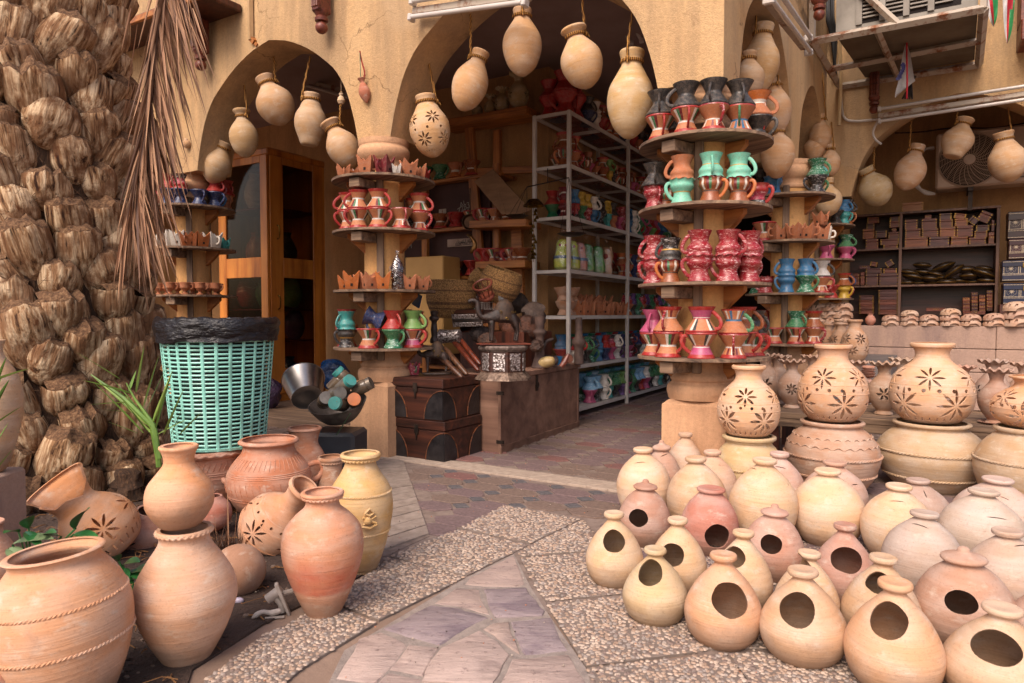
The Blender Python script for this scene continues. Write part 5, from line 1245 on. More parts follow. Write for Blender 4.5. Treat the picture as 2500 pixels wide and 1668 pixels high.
rackrow(1,1.93,2.2,.17,['glaze','stripeg'],['brownw','stripe'],'front row',h=.15)
rackrow(1,2.32,4.8,.145,['glaze','pink','orangew','brownw','yellow','bw','stripe','glaze'],[None,'glaze',None,'stripe','lime',None,'glaze','brownw'],'front row',h=.115,jit=.03)
rackrow(1,2.1,4.6,.17,['stripe','brownw','glaze'],['glaze','orangew'],'back row',p=-2.0,h=.12)
rackrow(2,1.93,4.8,.155,['maroon','flower','green','crim','blue','bw','teal','rawclay','pink','crim','blue','white','green','red','pink','lime','red','navy','green'],['maroon','blue','yellow','yellow','white','black','yellow','black',None,'crim','blue','white','green','pink','green','red','pink','blue','blue'],'front row',h=.135)
rackrow(2,2.0,4.6,.17,['green','navy','red','brownw','teal'],['red','white','black'],'back row',p=-2.0,h=.13)
rackrow(3,3.35,4.8,.15,['stripe','orangew','navy','stripe'],['orangew','stripe','navy'],'front row',h=.13)
rackrow(3,2.75,4.7,.15,['stripe','red','orangew'],['stripe','red'],'back row',p=-2.0,h=.14)
rackrow(4,3.5,4.8,.15,['orangew','black','green'],['flower','purple','green'],'front row',h=.125)
rackrow(5,2.2,4.8,.16,['white','black','green','blue','navy','pink','silver','purple','pink','maroon','black'],['red','green','bw','blue','red','flower','white','navy','black','maroon','navy'],'front row',h=.13)
rackrow(5,2.2,4.6,.16,['red','navy','teal'],['blue','green','red'],'back row',p=-2.0,h=.14)
rackrow(6,2.5,4.8,.16,['pink','bw','white','teal','black','purple','pink','green','black','red'],['sky','sky','white','green','green','lime','black','green'],'front row',h=.13)
rackrow(6,2.3,4.6,.16,['blue','black','green'],['sky','teal'],'back row',p=-2.0,h=.14)
BACK.obj('back_row_mugs',BM_,None,kind='stuff',label='mass of painted mugs in the dim back rows of the white rack',cat='mugs')
# clay bowls, crown censers on fifth shelf
for k in range(7):
    c=W(-1.86,1.95+.115*k,RZ[4]+.004)
    if k<3:
        for j in range(2): 
            mb=MB(); mb.lathe(shell([(0,0),(.05,0),(.055,.01),(.035,.05),(.05,.07),(.075,.12),(.078,.13),(.074,.132)],.005,2),26); mb.obj('clay_bowl',CLAY,None,c+Vector((0,.03*j,.135*j)),(0,.25*j*(1 if k==1 else -.3),0),color=hx('#a8734e'),label='%s unglazed footed bowl from the left, %s, on the fifth rack shelf'%(ordn(k,3),['lower one','upper one'][j]),cat='bowl',group='unglazed bowls on the rack')
    
for k in range(14):
    c=W(-1.80 if k%2 else -1.84,2.20+.082*k,RZ[4]+.004); crown('rawclay' if k%3 else 'clay',c,rnd.random()*6,'fifth shelf of the white rack','unglazed crown censer',.135)
for k in range(6):
    c=W(-1.97,2.3+.16*k,RZ[4]+.004); crown('rawclay',c,rnd.random()*6,'fifth shelf of the white rack, back','unglazed crown censer',.20)
# toy bags on fourth shelf
TOY={'yellow':simple('toy_yellow','#c3c43a','#8fae35',9,.5,.1),'pink':simple('toy_pink','#c98a78','#b56a60',9,.5,.1),'green':simple('toy_green','#4f9a3a','#2f7030',9,.5,.1),'cream':simple('toy_cream','#c9a98c','#b07850',9,.5,.1)}
BLUEB=simple('blue_band','#1f5a8a',None,9,.5,0)
for k,(q,c1,lab) in enumerate(((1.93,'yellow','yellow toy money box with a blue band in clear film, first on the rack'),(2.10,'yellow','yellow toy money box with a blue band, right of the rack corner post'),(2.27,'pink','pink toy money box in clear film on the rack'),(2.44,'green','green and white toy money box in clear film'),(2.70,'green','large round green toy money box in film on the rack'),(2.93,'cream','cream and orange animal shaped money box in film'))):
    c=W(-1.85,q,RZ[3]+.004); big=1.0; mb=MB()
    mb.lathe([(1e-3,0),(.055,0),(.085,.02),(.088,.09),(.070,.16),(.062,.20),(.066,.235),(.045,.275),(1e-3,.29)] if k!=5 else [(1e-3,0),(.06,0),(.075,.03),(.06,.1),(.07,.14),(.085,.2),(.07,.26),(.03,.29),(1e-3,.295)],22,0)
    if k==5:
        mb.ball((0,-.075,.19),.03,10,8,1); [mb.ball((s*.05,0,.28),.02,8,6,0) for s in(-1,1)]
    if k in(0,1,2): [mb.ball((s*.028,-.058,.225),.014,8,6,1) for s in(-1,1)]
    o=mb.obj('toy_money_box',[TOY[c1],P['red']],None,c,tocam(c)+math.pi/2,label=lab,cat='money box',group='film wrapped toy money boxes on the rack')
    if k in(0,1,2):
        mb=MB(); mb.lathe([(.0885,.10),(.091,.105),(.088,.125),(.0855,.128)],22,0,cap=False); mb.obj('belt',BLUEB,o)
    mb=MB(); mb.lathe([(.09,.0),(.097,.04),(.098,.11),(.085,.19),(.082,.25),(.06,.30),(.02,.335),(.035,.37)],20,0,rmod=lambda a,t,z:.09*noise.noise(Vector((math.cos(a)*2.3+k*3,math.sin(a)*2.3,z*14))),cap=False); mb.obj('film_wrap',FILM,o)
# vases on top of inner wooden shelf at block wall
# ---------------------------------------------------------------- labels for everything registered
def finish_labels():
    by={}
    for o,wd,tier,loc,x in REG: by.setdefault((loc,tier),[]).append((x,o,wd))
    for (loc,tier),L in by.items():
        L.sort(key=lambda t:t[0]); n=len(L); lc=loc.replace(' of the ',', ',1).replace(': ',', ') if ':' in loc else loc
        for i,(x,o,wd) in enumerate(L):
            pos_='leftmost' if i==0 else ('rightmost' if i==n-1 else ordn(i,n)+' from left')
            t='' if tier=='single tier' else ' in '+tier
            if n==1: lab='%s%s, %s'%(wd,t,lc)
            else: lab='%s, %s%s, %s'%(wd,pos_,t,lc)
            ws=lab.split()
            if len(ws)>16: lab=lab.replace(' of the white rack','').replace('shelf,','rack shelf,').replace(' in upper tier',' upper').replace(' in lower tier',' lower').replace(' with silver waist','').replace(' of the ',' of ').replace(' with gold waist band','').replace(' and stripes','')
            if len(lab.split())>16: lab=lab.replace(' from left','')
            if len(lab.split())>16: print('LONG',lab)
            o['label']=lab
# ================================================================= CHESTS AND ANTIQUES
def lbox(o_name,mat_,parent,c,size,b=.0,rot=None,**kw):
    mb=MB(); mb.box((0,0,0),size,0,None,b); return mb.obj(o_name,mat_,parent,c,rot,smooth=False,**kw)
def fan_pts(R,n=10,flip=1): return [(flip*R*math.cos(math.pi/2*k/n),R*math.sin(math.pi/2*k/n)) for k in range(n+1)]
def darkchest(p,q,z,wd,dp,h,lab,rot=0):
    e=empty('wooden_chest',W(p,q,z),ROTA+rot,label=lab,cat='chest',group='small stacked dark chests')
    lbox('body',WDARK,e,(-wd/2,dp/2,h*.38),(wd,dp,h*.76),.004); lbox('lid',WDARK,e,(-wd/2,dp/2,h*.885),(wd+.012,dp+.012,h*.225),.006)
    # quarter round leather patches on the corners of the front and the end
    for sx in(0,-wd):
        mb=MB(); f=-1 if sx==0 else 1
        pts=[(sx,.01)]+[(sx+f*.15*math.cos(math.pi/2*k/10),.01+h*.68*math.sin(math.pi/2*k/10)) for k in range(11)]
        mb.prism([(x,zz) for x,zz in pts],0,.004,0,Matrix(((1,0,0,0),(0,0,-1,-.0005),(0,1,0,0),(0,0,0,1)))); mb.obj('leather_patch',LEATHER,e,smooth=False)
    for sy in(0,dp):
        mb=MB(); f=1 if sy==0 else -1
        pts=[(sy,.01)]+[(sy+f*.15*math.cos(math.pi/2*k/10),.01+h*.68*math.sin(math.pi/2*k/10)) for k in range(11)]
        mb.prism([(x,zz) for x,zz in pts],0,.004,0,Matrix(((0,0,1,.0005),(1,0,0,0),(0,1,0,0),(0,0,0,1)))); mb.obj('leather_patch',LEATHER,e,smooth=False)
    EDG=simple('rust_edging','#7a4420','#3a2012',30,.7,.3)
    for sx,f in((0,-1),(-wd,1)):
        mb=MB(); mb.tube([(sx+f*.152*math.cos(math.pi/2*k/14),-.005,.01+h*.69*math.sin(math.pi/2*k/14)) for k in range(15)],.004,5); mb.obj('stitched_edging',EDG,e)
    for sy,f in((0,1),(dp,-1)):
        mb=MB(); mb.tube([(.005,sy+f*.152*math.cos(math.pi/2*k/14),.01+h*.69*math.sin(math.pi/2*k/14)) for k in range(15)],.004,5); mb.obj('stitched_edging',EDG,e)
    mb=MB(); mb.box((-wd/2,-.008,h*.78),(.035,.006,.06)); mb.prism([(-wd/2-.014,h*.75),(-wd/2+.014,h*.75),(-wd/2,h*.5)],0,.006,0,Matrix(((1,0,0,0),(0,0,-1,-.006),(0,1,0,0),(0,0,0,1)))); mb.obj('hasp',IRON,e,smooth=False)
    return e
darkchest(-1.66,-.20,.0,.46,.44,.284,'lower dark leather patched chest beside the middle pillar')
darkchest(-1.668,-.205,.2845,.45,.44,.284,'upper dark leather patched chest carrying the small camel',.01)
e=empty('wooden_chest',W(-1.507,.262),ROTA+.02,label='large plain mauve brown wooden chest with an iron hasp',cat='chest'); BCH=e
lbox('body',WCH,e,(-.25,.675,.265),(.50,1.35,.53),.005); lbox('lid',WCH,e,(-.25,.675,.552),(.53,1.38,.042),.005)
for y in(.012,1.338): lbox('corner_post',WCH,e,(-.006,y,.265),(.022,.03,.52),.003)
for z in(.09,.44): lbox('iron_strap',IRON,e,(-.0,-.001,z),(.06,.01,.025),.0)
lbox('skirting',WCH,e,(-.0,.675,.03),(.02,1.36,.06),.004)
mb=MB(); mb.box((.006,.55,.50),(.008,.03,.09)); mb.tube([(.012,.55,.46+.02*math.cos(k*PI2/12)*1) if False else (.014,.55+.018*math.sin(PI2*k/12),.45+.022*math.cos(PI2*k/12)) for k in range(12)],.004,5,0,None,True); mb.box((.006,.55,.43),(.006,.04,.05)); mb.obj('hasp',IRON,e,smooth=False)
CT=.5735
def cp(x,y,z=CT): P_=G(x,y,z); P_.z=z; return P_
def at(x,y,q): return onq(x,y,q)
# octagonal silver box
P_=cp(1229,925); e=empty('octagonal_silver_box',P_,.2,label='octagonal box with embossed silver panels on the large chest',cat='box'); s=1/1667*P_.y
R8=70*s
def octo(mb,r0,r1,z0,z1,mi=0): mb.lathe([(r0,z0),(r1,z1)],8,mi)
mb=MB(); mb.lathe([(R8*1.02,0),(R8*1.0,.012*1),(R8*.97,.016),(R8*.80,.046),(R8*.80,.052)],8,0); mb.obj('base',simple('tarnished_metal','#8f7a6a','#4f3d33',40,.5,.6,.003,.5),e,smooth=False)
mb=MB(); mb.lathe([(R8*.78,.05),(R8*.78,.185)],8,0); mb.obj('body',WDARK,e,smooth=False)
for k in range(8):
    a=PI2*(k+.5)/8; M_=Matrix.Rotation(a,4,'Z'); mb=MB(); mb.box((R8*.78*math.cos(math.pi/8)+.002,0,.118),(.006,R8*.42,.115),0,M_,.002); mb.obj('silver_panel',SILVER,e,smooth=False)
mb=MB(); mb.lathe([(R8*.80,.185),(R8*.88,.20),(R8*.90,.212),(R8*.84,.222),(1e-3,.224)],8,0); mb.obj('lid',simple('dusty_metal','#7d6e66','#4c4039',40,.6,.6,.003,.3),e,smooth=False)
for k in range(8):
    a=PI2*k/8; mb=MB(); mb.box((R8*.94,0,-.0),(.03,.03,.02)); 
OCTO=P_
def skin_animal(name,verts,edges,radii,mat_,loc,rot,scale,label,cat,parent=None,sub=2):
    me=D.meshes.new(name); me.from_pydata(verts,edges,[]); o=D.objects.new(name,me); SC.collection.objects.link(o)
    sm=o.modifiers.new('s','SKIN'); su=o.modifiers.new('u','SUBSURF'); su.levels=sub; su.render_levels=sub
    for i,v in enumerate(me.skin_vertices[0].data):
        r=radii[i]; v.radius=(r,r) if not isinstance(r,tuple) else r
    me.skin_vertices[0].data[0].use_root=True
    dg=C.evaluated_depsgraph_get(); nm=D.meshes.new_from_object(o.evaluated_get(dg)); D.objects.remove(o); nm.name=name
    nm.materials.clear(); nm.materials.append(mat_); nm.polygons.foreach_set('use_smooth',[True]*len(nm.polygons))
    return link(name,nm,parent,loc,rot,scale,label=label,cat=cat) if cat else link(name,nm,parent,loc,rot,scale)
def camel(loc,rot,sc_,label,mat_,saddle,platf):
    # faces -x ; unit height about 1 to the hump
    V=[(0,0,.60),(.17,0,.60),(.30,0,.58),(-.15,0,.60),(-.30,0,.62),(-.40,0,.56),(-.50,0,.57),(-.57,0,.70),(-.57,0,.88),(-.66,0,.95),(-.80,0,.90),
       (.02,0,.80),(.02,0,.95),
       (-.27,.08,.42),(-.27,.085,.22),(-.28,.085,.03),(-.27,-.08,.42),(-.27,-.085,.22),(-.28,-.085,.03),
       (.27,.08,.42),(.31,.085,.24),(.27,.085,.03),(.27,-.08,.42),(.31,-.085,.24),(.27,-.085,.03),(.38,0,.50),(.41,0,.34)]
    E=[(0,1),(1,2),(0,3),(3,4),(4,5),(5,6),(6,7),(7,8),(8,9),(9,10),(0,11),(11,12),(4,13),(13,14),(14,15),(4,16),(16,17),(17,18),(2,19),(19,20),(20,21),(2,22),(22,23),(23,24),(2,25),(25,26)]
    Rr=[.17,.165,.14,.16,.13,.095,.075,.068,.072,.06,.045,.12,.06,.062,.036,.034,.062,.036,.034,.075,.036,.034,.075,.036,.034,.018,.012]
    e=empty('carved_camel',loc,rot,label=label,cat='camel figure'); e.scale=(sc_,)*3
    skin_animal('body',V,E,Rr,mat_,(0,0,0),0,None,None,None,e)
    for s_ in(-1,1): mb=MB(); mb.ball((-.60,.035*s_,1.0),.014,8,6,0,(.7,.6,1.6)); mb.obj('ear',mat_,e)
    mb=MB(); 
    if saddle:
        mb.lathe([(.175,-.10),(.18,-.02),(.175,.14),(.13,.26),(.06,.34),(1e-3,.36)],24,0,Matrix.Translation((.02,0,.62))@Matrix.Diagonal((1.25,.98,1,1)),cap=False); o=mb.obj('saddle_cloth',simple('painted_cloth','#46301f','#241811',9,.7,.5),e)
        mb=MB()
        for k in range(9):
            a=-2.6+.55*k; z=.06 if k%2 else -.08; mb.tube([(.02+1.25*.2*math.cos(a)+.0,.2*math.sin(a)*.98+.0,.62+z+0)]+[(.02+1.25*(.2+.004)*math.cos(a+.12*math.cos(t*PI2/8)),.98*.204*math.sin(a+.12*math.cos(t*PI2/8)),.62+z+.028*math.sin(t*PI2/8)) for t in range(9)],.006,4)
        mb.obj('ring_ornaments',BRASS,e)
    if platf: mb=MB(); mb.lathe([(1e-3,0),(.46,0),(.47,.02),(.46,.045),(1e-3,.045)],28,0,Matrix.Diagonal((1,.42,1,1))@Matrix.Translation((0,0,-.03))); mb.obj('plinth',mat_,e)
    return e
CAMD=simple('dark_carved_wood','#33211a','#170f0c',14,.4,.5,.01)
CAMG=simple('grey_brown_wood','#483731','#2a1f1a',14,.45,.5,.01)
camel(OCTO+Vector((.0,.0,.226+.012)),.25,.30,'large dark carved camel with painted saddle cloth standing on the octagonal box',CAMD,True,False)
lbox('tray',WRED,None,OCTO+Vector((.0,0,.232)),(.34,.15,.009),.002,.25,label='thin red wooden tray under the large camel on the octagonal box',cat='tray')
P_=cp(1066,915,.57); camel(P_+Vector((0,0,.012)),.15,.235,'smaller grey brown carved camel standing on the upper dark chest',CAMG,True,True)
# painted crown next to small camel
P_=cp(1009,915,.57); o=crown('green',P_,.5,'','',.085); o['label']='red and green painted crown censer at the corner of the upper dark chest'; REG.pop(); o.data=o.data.copy(); o.data.materials[0]=P['flower']
# silver trimmed box
P_=at(1141,782,.62); e=empty('silver_trimmed_box',P_,(.35,-.03,ROTA+.36),label='open jewellery box with bright embossed silver front, tilted on the pile',cat='box')
lbox('body',WDARK,e,(0,.06,0),(.235,.12,.10),.003); 
for z in(-.034,.034): lbox('silver_band',SILVER,e,(0,-.004,z),(.24,.010,.034),.001)
lbox('mirror_band',STEEL,e,(0,-.003,0),(.24,.008,.03),.001)
for x in(-.119,.119): lbox('end_trim',STEEL,e,(x,-.003,0),(.006,.012,.11),.001)
# support crates behind
lbox('crate',WDK,None,W(-1.98,1.12,.43),(.62,.50,.86),.01,ROTA,label='dark crate behind the chests, buried under the antiques',cat='crate')
# baskets
def basket(loc,R,H,rot,label,fl=1.0,bands=True,lid=False):
    k=N('woven_palm_%d'%len(D.materials)) if False else None
    mb=MB(); pr=crv([(1e-3,0),(.55*R,0),(.72*R,.08*H),(.92*R,.30*H),(1.*R,.55*H),(.98*R,.75*H),(.88*R,.93*H),(.84*R,1.*H)],3); n=26
    mb2=[]
    for i in range(n):
        z=H*(i+.5)/n; r,_=rat([(.55*R,0),(.72*R,.08*H),(.92*R,.30*H),(1.*R,.55*H),(.98*R,.75*H),(.88*R,.93*H),(.84*R,1.*H)],z)
        mi=1 if bands and (int(n*.36)<=i<=int(n*.40) or i==int(n*.25) or i==int(n*.70)) else 0
        N_=64
        mb.tube([((r+.0015*math.sin(j*PI2/N_*24+i))*math.cos(j*PI2/N_),(r+.0015*math.sin(j*PI2/N_*24+i))*math.sin(j*PI2/N_),z) for j in range(N_)],H/n*.56,5,mi,None,True)
    mb.lathe([(1e-3,.004),(.55*R,.004)],24,0,cap=False)
    if lid:
        for i in range(9): r=.84*R*(1-i/9.); mb.tube([(r*math.cos(j*PI2/40),r*math.sin(j*PI2/40),H+.012*i/2) for j in range(40)],.84*R/9*.6,5,0,None,True)
    o=mb.obj('woven_basket',[STRAW,STRAWD],None,loc,rot,label=label,cat='basket',group='coiled palm baskets on the antiques pile'); return o
k=N('straw'); v=k.n('TexVoronoi',feature='F1'); v.inputs['Scale'].default_value=1; k.l(k.map((150,150,90)),v.inputs['Vector']); k.base(k.ramp(v.outputs['Distance'],[(.2,hx('#b48a54')),(.7,hx('#6b4c2c'))])); k.rough(.85); k.bump(v.outputs['Distance'],.9,.004); STRAW=k.m
STRAWD=simple('dark_straw','#4a2c1c','#7a5a34',60,.85,.8,.004)
P_=at(1101,776,.78); basket(P_,60*P_.y/1667,.315,(.03,.02,0),'large coiled straw basket standing in the middle of the antiques pile')
P_=at(1208,735,.95); basket(P_+Vector((0,0,0)),50*P_.y/1667,.27,(.15,.32,0),'tilted coiled straw basket upper right in the antiques pile')
P_=at(1160,700,1.1); basket(P_+Vector((-.02,.0,0)),.085,.16,(.2,.7,0),'small straw basket wedged behind the two larger baskets',bands=False)
# silver drum, sticks, spindle wheel, mortars, gourd, etc
P_=at(1098,822,.40); o=MB().lathe(crv([(1e-3,0),(.052,0),(.056,.02),(.048,.08),(.052,.15),(.045,.17),(1e-3,.17)],2),28,0).obj('silver_drum',SILVER,None,P_-Vector((.08,0,.0)),(0,math.radians(88),math.radians(-15)),label='small embossed silver drum lying left below the silver box',cat='drum')
for k,(x0,y0,x1,y1,r,l) in enumerate(((1060,770,1066,838,.022,'dark turned wooden post standing left of the silver drum'),)):
    P_=at(x0,y1,.30); MB().lathe(crv([(1e-3,0),(.03,0),(.032,.03),(.02,.05),(.026,.10),(.02,.16),(.036,.18),(.036,.2),(.024,.21),(.03,.24),(1e-3,.25)],2),20,0).obj('turned_post',CAMG,None,P_,label=l,cat='post')
for k,(a,b,l) in enumerate((((1105,830,.4),(1168,905,.25),'reddish wooden dagger sheath slanting beside the octagonal box, uppermost'),((1120,825,.45),(1172,890,.32),'second reddish wooden sheath slanting beside the octagonal box'),((1085,850,.2),(1140,915,.1),'pale worn wooden sheath leaning on the small camel'),((1075,870,.1),(1128,922,.02),'lowest worn wooden sheath behind the small camel'))):
    p0=at(*a); p1=at(*b); MB().tube([p0,p0.lerp(p1,.1),p0.lerp(p1,.5),p1.lerp(p0,.05),p1],[.014,.022,.020,.017,.008],10).obj('wooden_sheath',simple('sheath_wood_%d'%k,['#6e2f1c','#7a3620','#6a4630','#5e3d2b'][k],['#3b170e','#40190f','#3c261a','#33201a'][k],12,.35,.4,.006,stretch=(3,3,.4)),None,label=l,cat='sheath')
P_=at(1190,728,.7); e=empty('wooden_spindle_wheel',P_,(.5,-.45,.2),label='red brown wooden spindle wheel leaning before the baskets',cat='wheel')
MB().lathe(crv([(.03,0),(.06,.002),(.065,.015),(.06,.03),(.03,.03)],2),26,0).obj('hub',WRED,e); MB().tube([(.075*math.cos(PI2*j/30),.075*math.sin(PI2*j/30),.13) for j in range(30)],.009,7,0,None,True).obj('rim',WRED,e)
for j in range(9): a=PI2*j/9; MB().tube([(.05*math.cos(a),.05*math.sin(a),.02),(.075*math.cos(a),.075*math.sin(a),.13)],.0045,6).obj('spoke',WRED,e)
P_=at(1222,722,.85); MB().lathe([(1e-3,0),(.020,0),(.022,.01),(1e-3,.012)],24,0,Matrix.Diagonal((1,3.2,1,1))).obj('silver_khanjar_sheath',STEEL,None,P_,(math.radians(88),.0,.35),label='flat oval silver plate leaning between the baskets and large camel',cat='plate')
MORT=simple('old_brown_clay','#5b463e','#3c2c27',10,.75,.5,.006)
P_=cp(1318,868); P_=at(1318,855,.95); MB().lathe(crv([(1e-3,0),(.062,0),(.065,.02),(.04,.10),(.032,.20),(.036,.25),(.052,.275),(.052,.295),(.034,.31),(.036,.33),(.042,.40),(.042,.41),(1e-3,.40)],2),28,0).obj('tall_mortar',MORT,None,(P_.x,P_.y,CT),label='tall dark waisted mortar in front of the rack left post',cat='mortar')
P_=at(1413,893,1.50); MB().lathe(crv([(1e-3,0),(.042,0),(.038,.12),(.046,.15),(.060,.18),(.055,.21),(.034,.24),(.030,.33),(.028,.40),(1e-3,.395)],2),28,0).obj('tall_mortar',MORT,None,(P_.x,P_.y,CT),label='tall bottle shaped dark mortar at the far end of the chest',cat='mortar')
P_=cp(1330,899); MB().lathe(crv([(1e-3,-.05),(.03,-.045),(.045,0),(.043,.04),(.03,.075),(1e-3,.085)],3),26,0).obj('gourd',simple('cream_gourd','#b8a070','#8c7348',8,.5,.2),None,P_+Vector((0,0,.045)),(0,math.radians(80),-.3),label='cream gourd lying at the chest edge right of the octagonal box',cat='gourd')
P_=cp(1373,890); MB().lathe([(1e-3,.0),(.025,0),(.03,-.0),(.037,.0),(.036,.11),(1e-3,.11)],22,0).obj('short_log',simple('red_log','#7c4a34','#4d2c1f',14,.6,.5),None,P_+Vector((0,0,.037)),(math.radians(80),0,.5),label='short reddish log with a hollow end on the chest',cat='log')
P_=at(1370,860,.9); mb=MB(); mb.tube([(0,0,0),(.03,0,.04),(.06,.02,.10)],[.02,.022,.012],8); mb.obj('carved_stick',WRED,None,(P_.x,P_.y,CT+.02),label='carved brown stick leaning right of the gourd',cat='stick')
P_=at(1338,868,1.05); skin_animal('carved_camel',[(0,0,0),(.09,0,.0),(-.06,0,.02),(-.05,0,.09),(-.02,0,.16),(.05,0,.18)],[(0,1),(0,2),(2,3),(3,4),(4,5)],[.045,.04,.035,.022,.02,.012],CAMG,(P_.x,P_.y,CT+.05),.2,None,'kneeling dark wooden camel with raised head on the chest','camel figure')
P_=at(1365,860,1.35); mb=MB(); mb.lathe([(1e-3,0),(.05,0),(.065,.07)],6,0,cap=True); o=mb.obj('small_basket',[simple('blue_plastic','#0f5a86',None,5,.4,0)],None,(P_.x,P_.y,CT),label='small blue plastic basket behind the gourd on the chest',cat='basket')
for k,(x,y,q,r,l) in enumerate(((1285,800,1.0,.10,'brown crumpled leather bag behind the large camel'),(1300,770,1.15,.11,'grey brown cloth bag behind the large camel'),(1262,740,1.2,.09,'dusty cloth bundle below the tilted basket'),(1245,800,.95,.08,'rust coloured bundle behind the camel legs'),(1170,815,.75,.07,'dark pointed clay shard pile under the silver box'),(1190,835,.6,.07,'brown wooden bowl behind the octagonal box'),(1310,845,.85,.05,'brown leather pouch right of the octagonal box'))):
    P_=at(x,y,q); mb=MB(); mb.ball((0,0,0),r,18,12,0,(1,.8,1.05),nz=.5); mb.obj('cloth_bundle',simple('bundle_%d'%k,['#5a3422','#5c4a40','#4c3a2e','#6a3a22','#3a2a24','#5a3a28','#4a2e20'][k],['#2e1a12','#3a2c26','#2a1f19','#3a1c10','#1d1412','#2a1a12','#241510'][k],16,.6,.9,.015),None,P_,label=l,cat='bundle')
lbox('blue_picture_book',[simple('blue_print','#1f4f8c','#123057',6,.35,.0)],None,at(1018,733,.25),(.075,.012,.105),.001,(.2,.45,ROTA),label='blue picture book propped between middle pillar and straw basket',cat='book')
# white wire tray
P_=at(1180,755,.9); mb=MB()
for k in range(14): mb.tube([(k*.016-.1,0,0),(k*.016-.1,0,.055)],.0015,4)
for z in(0,.055): mb.tube([(-.105,0,z),(.115,0,z)],.0022,4)
mb.obj('wire_tray',WHITEM,None,P_,ROTA,label='white wire tray edge showing behind the camel neck',cat='tray')
# balance scale hung from the rack
a0_,a1_=onq(1286,457,1.35),onq(1389,434,1.45)
e=empty('balance_scale',(a0_+a1_)/2,0,label='old iron balance scale hanging in front of the rack corner',cat='scale'); inv=e.location
MB().tube([a0_-inv,a1_-inv],.006,6).obj('beam',IRON,e); MB().tube([Vector((0,0,0)),Vector((0,0,.12))],.005,6).obj('pointer',IRON,e)
for (aa,pc,r) in ((a0_,onq(1262,530,1.35),.10),(a1_,onq(1396,574,1.45),.125)):
    MB().lathe([(1e-3,-.012),(r*.6,-.008),(r,.012),(r*.98,.014),(r*.6,-.004),(1e-3,-.008)],28,0).obj('pan',IRON,e,pc-inv)
    mb=MB()
    for k in range(3): t=PI2*k/3+.4; mb.tube([aa-inv,pc-inv+Vector((r*.96*math.cos(t),r*.96*math.sin(t),.012))],.0022,4)
    mb.obj('chain',IRON,e)
# camel bells on a string at the left rack post
P_=onq(1303,505,1.62); e=empty('string_of_bells',P_,0,label='string of small brass bells hanging on the left rack post',cat='bells')
for k in range(16):
    z=-.05-.028*k; r=.02 if k<14 else .03; MB().lathe([(1e-3,.03),(r*.5,.026),(r*.7,.012),(r,0),(r*.9,-.001)],10,0,cap=False).obj('bell',BRASS,e,(rnd.uniform(-.03,.03),rnd.uniform(-.02,.02),z))
MB().lathe([(1e-3,.07),(.05,.06),(.085,.02),(.10,0),(.095,0),(.08,.02)],24,0,cap=False).obj('large_bell',BRASS,e,(0,-.03,.0)); MB().tube([(0,0,.05),(0,0,-.5)],.003,5).obj('string',ROPE,e)
# ---------------------------------------------------------------- inner wall timber shelving and board
def timber(q,a,b,t,lab,mat_=None,dp=.05):
    p0,p1=onq(*a,q),onq(*b,q); d_=p1-p0; L=d_.length; m=(p0+p1)/2
    up=Vector((0,0,1)); x=d_.normalized(); y=(Bx-x*Bx.dot(x)).normalized(); z=x.cross(y); M_=Matrix(((x.x,y.x,z.x,m.x),(x.y,y.y,z.y,m.y),(x.z,y.z,z.z,m.z),(0,0,0,1)))
    mb=MB(); mb.box((0,0,0),(L,dp,t),0,None,.004); o=mb.obj('timber_beam',mat_ or WOR,None,smooth=False,label=lab,cat='timber',group='rough timbers of the inner shelving'); o.matrix_world=M_; return o
wbox('notice_board',pq(onq(975,500,2.05))[0],pq(onq(1196,500,2.05))[0],2.05,2.09,.0,onq(1180,424,2.05).z,simple('maroon_board','#4a2a24','#3a1f1b',3,.7,.15),None,.003,label='tall dark maroon board with handwriting and an electricity sign',cat='board')
timber(1.95,(1092,311),(1304,277),.075,'top timber beam carrying four cream frilly vases',dp=.30)
timber(1.98,(1146,300),(1176,700),.10,'upright orange timber in front of the maroon board')
timber(2.0,(1215,318),(1214,425),.08,'short upright timber under the top beam')
timber(2.0,(1057,439),(1150,420),.07,'rough split timber left of the upright')
timber(2.0,(1165,420),(1302,414),.07,'second timber rail behind the leaning plywood')
timber(1.90,(1166,552),(1303,548),.07,'timber shelf edge below the leaning plywood',dp=.3)
timber(1.95,(1180,650),(1300,646),.07,'lowest inner timber shelf with dusty mugs',dp=.3)
timber(2.02,(1262,560),(1268,760),.12,'wide dark timber upright near the rack',WORZ)
for k,(x,y,h) in enumerate(((1165,292,.20),(1197,288,.22),(1226,281,.26),(1266,272,.36))):
    P_=onq(x,y,1.93); link('frilled_vase',FM['leaf'],None,P_+Vector((0,0,.0)),tocam(P_)+1.0,h/.33,color=hx('#9c8452'),label='%s of four dusty cream frilly vases on the top timber beam'%['leftmost','second','third','rightmost and tallest'][k],cat='vase',group='frilly vases on the top timber beam')
pl=[onq(x,y,q) for x,y,q in ((1157,443,1.88),(1203,413,1.9),(1296,514,1.78),(1239,532,1.72),(1235,522,1.73),(1226,524,1.74))]
mb=MB(); n=len(pl); off=Bx*.012; mb.add(pl+[v+off for v in pl],[tuple(range(n)),tuple(range(n,2*n))[::-1]]+[(i,n+i,n+(i+1)%n,(i+1)%n) for i in range(n)]); mb.obj('plywood_sheet',simple('plywood','#8d6a4c','#7a5a40',5,.7,.2,stretch=(1,1,4)),None,smooth=False,label='pale plywood offcut leaning slanted against the inner timbers',cat='plywood')
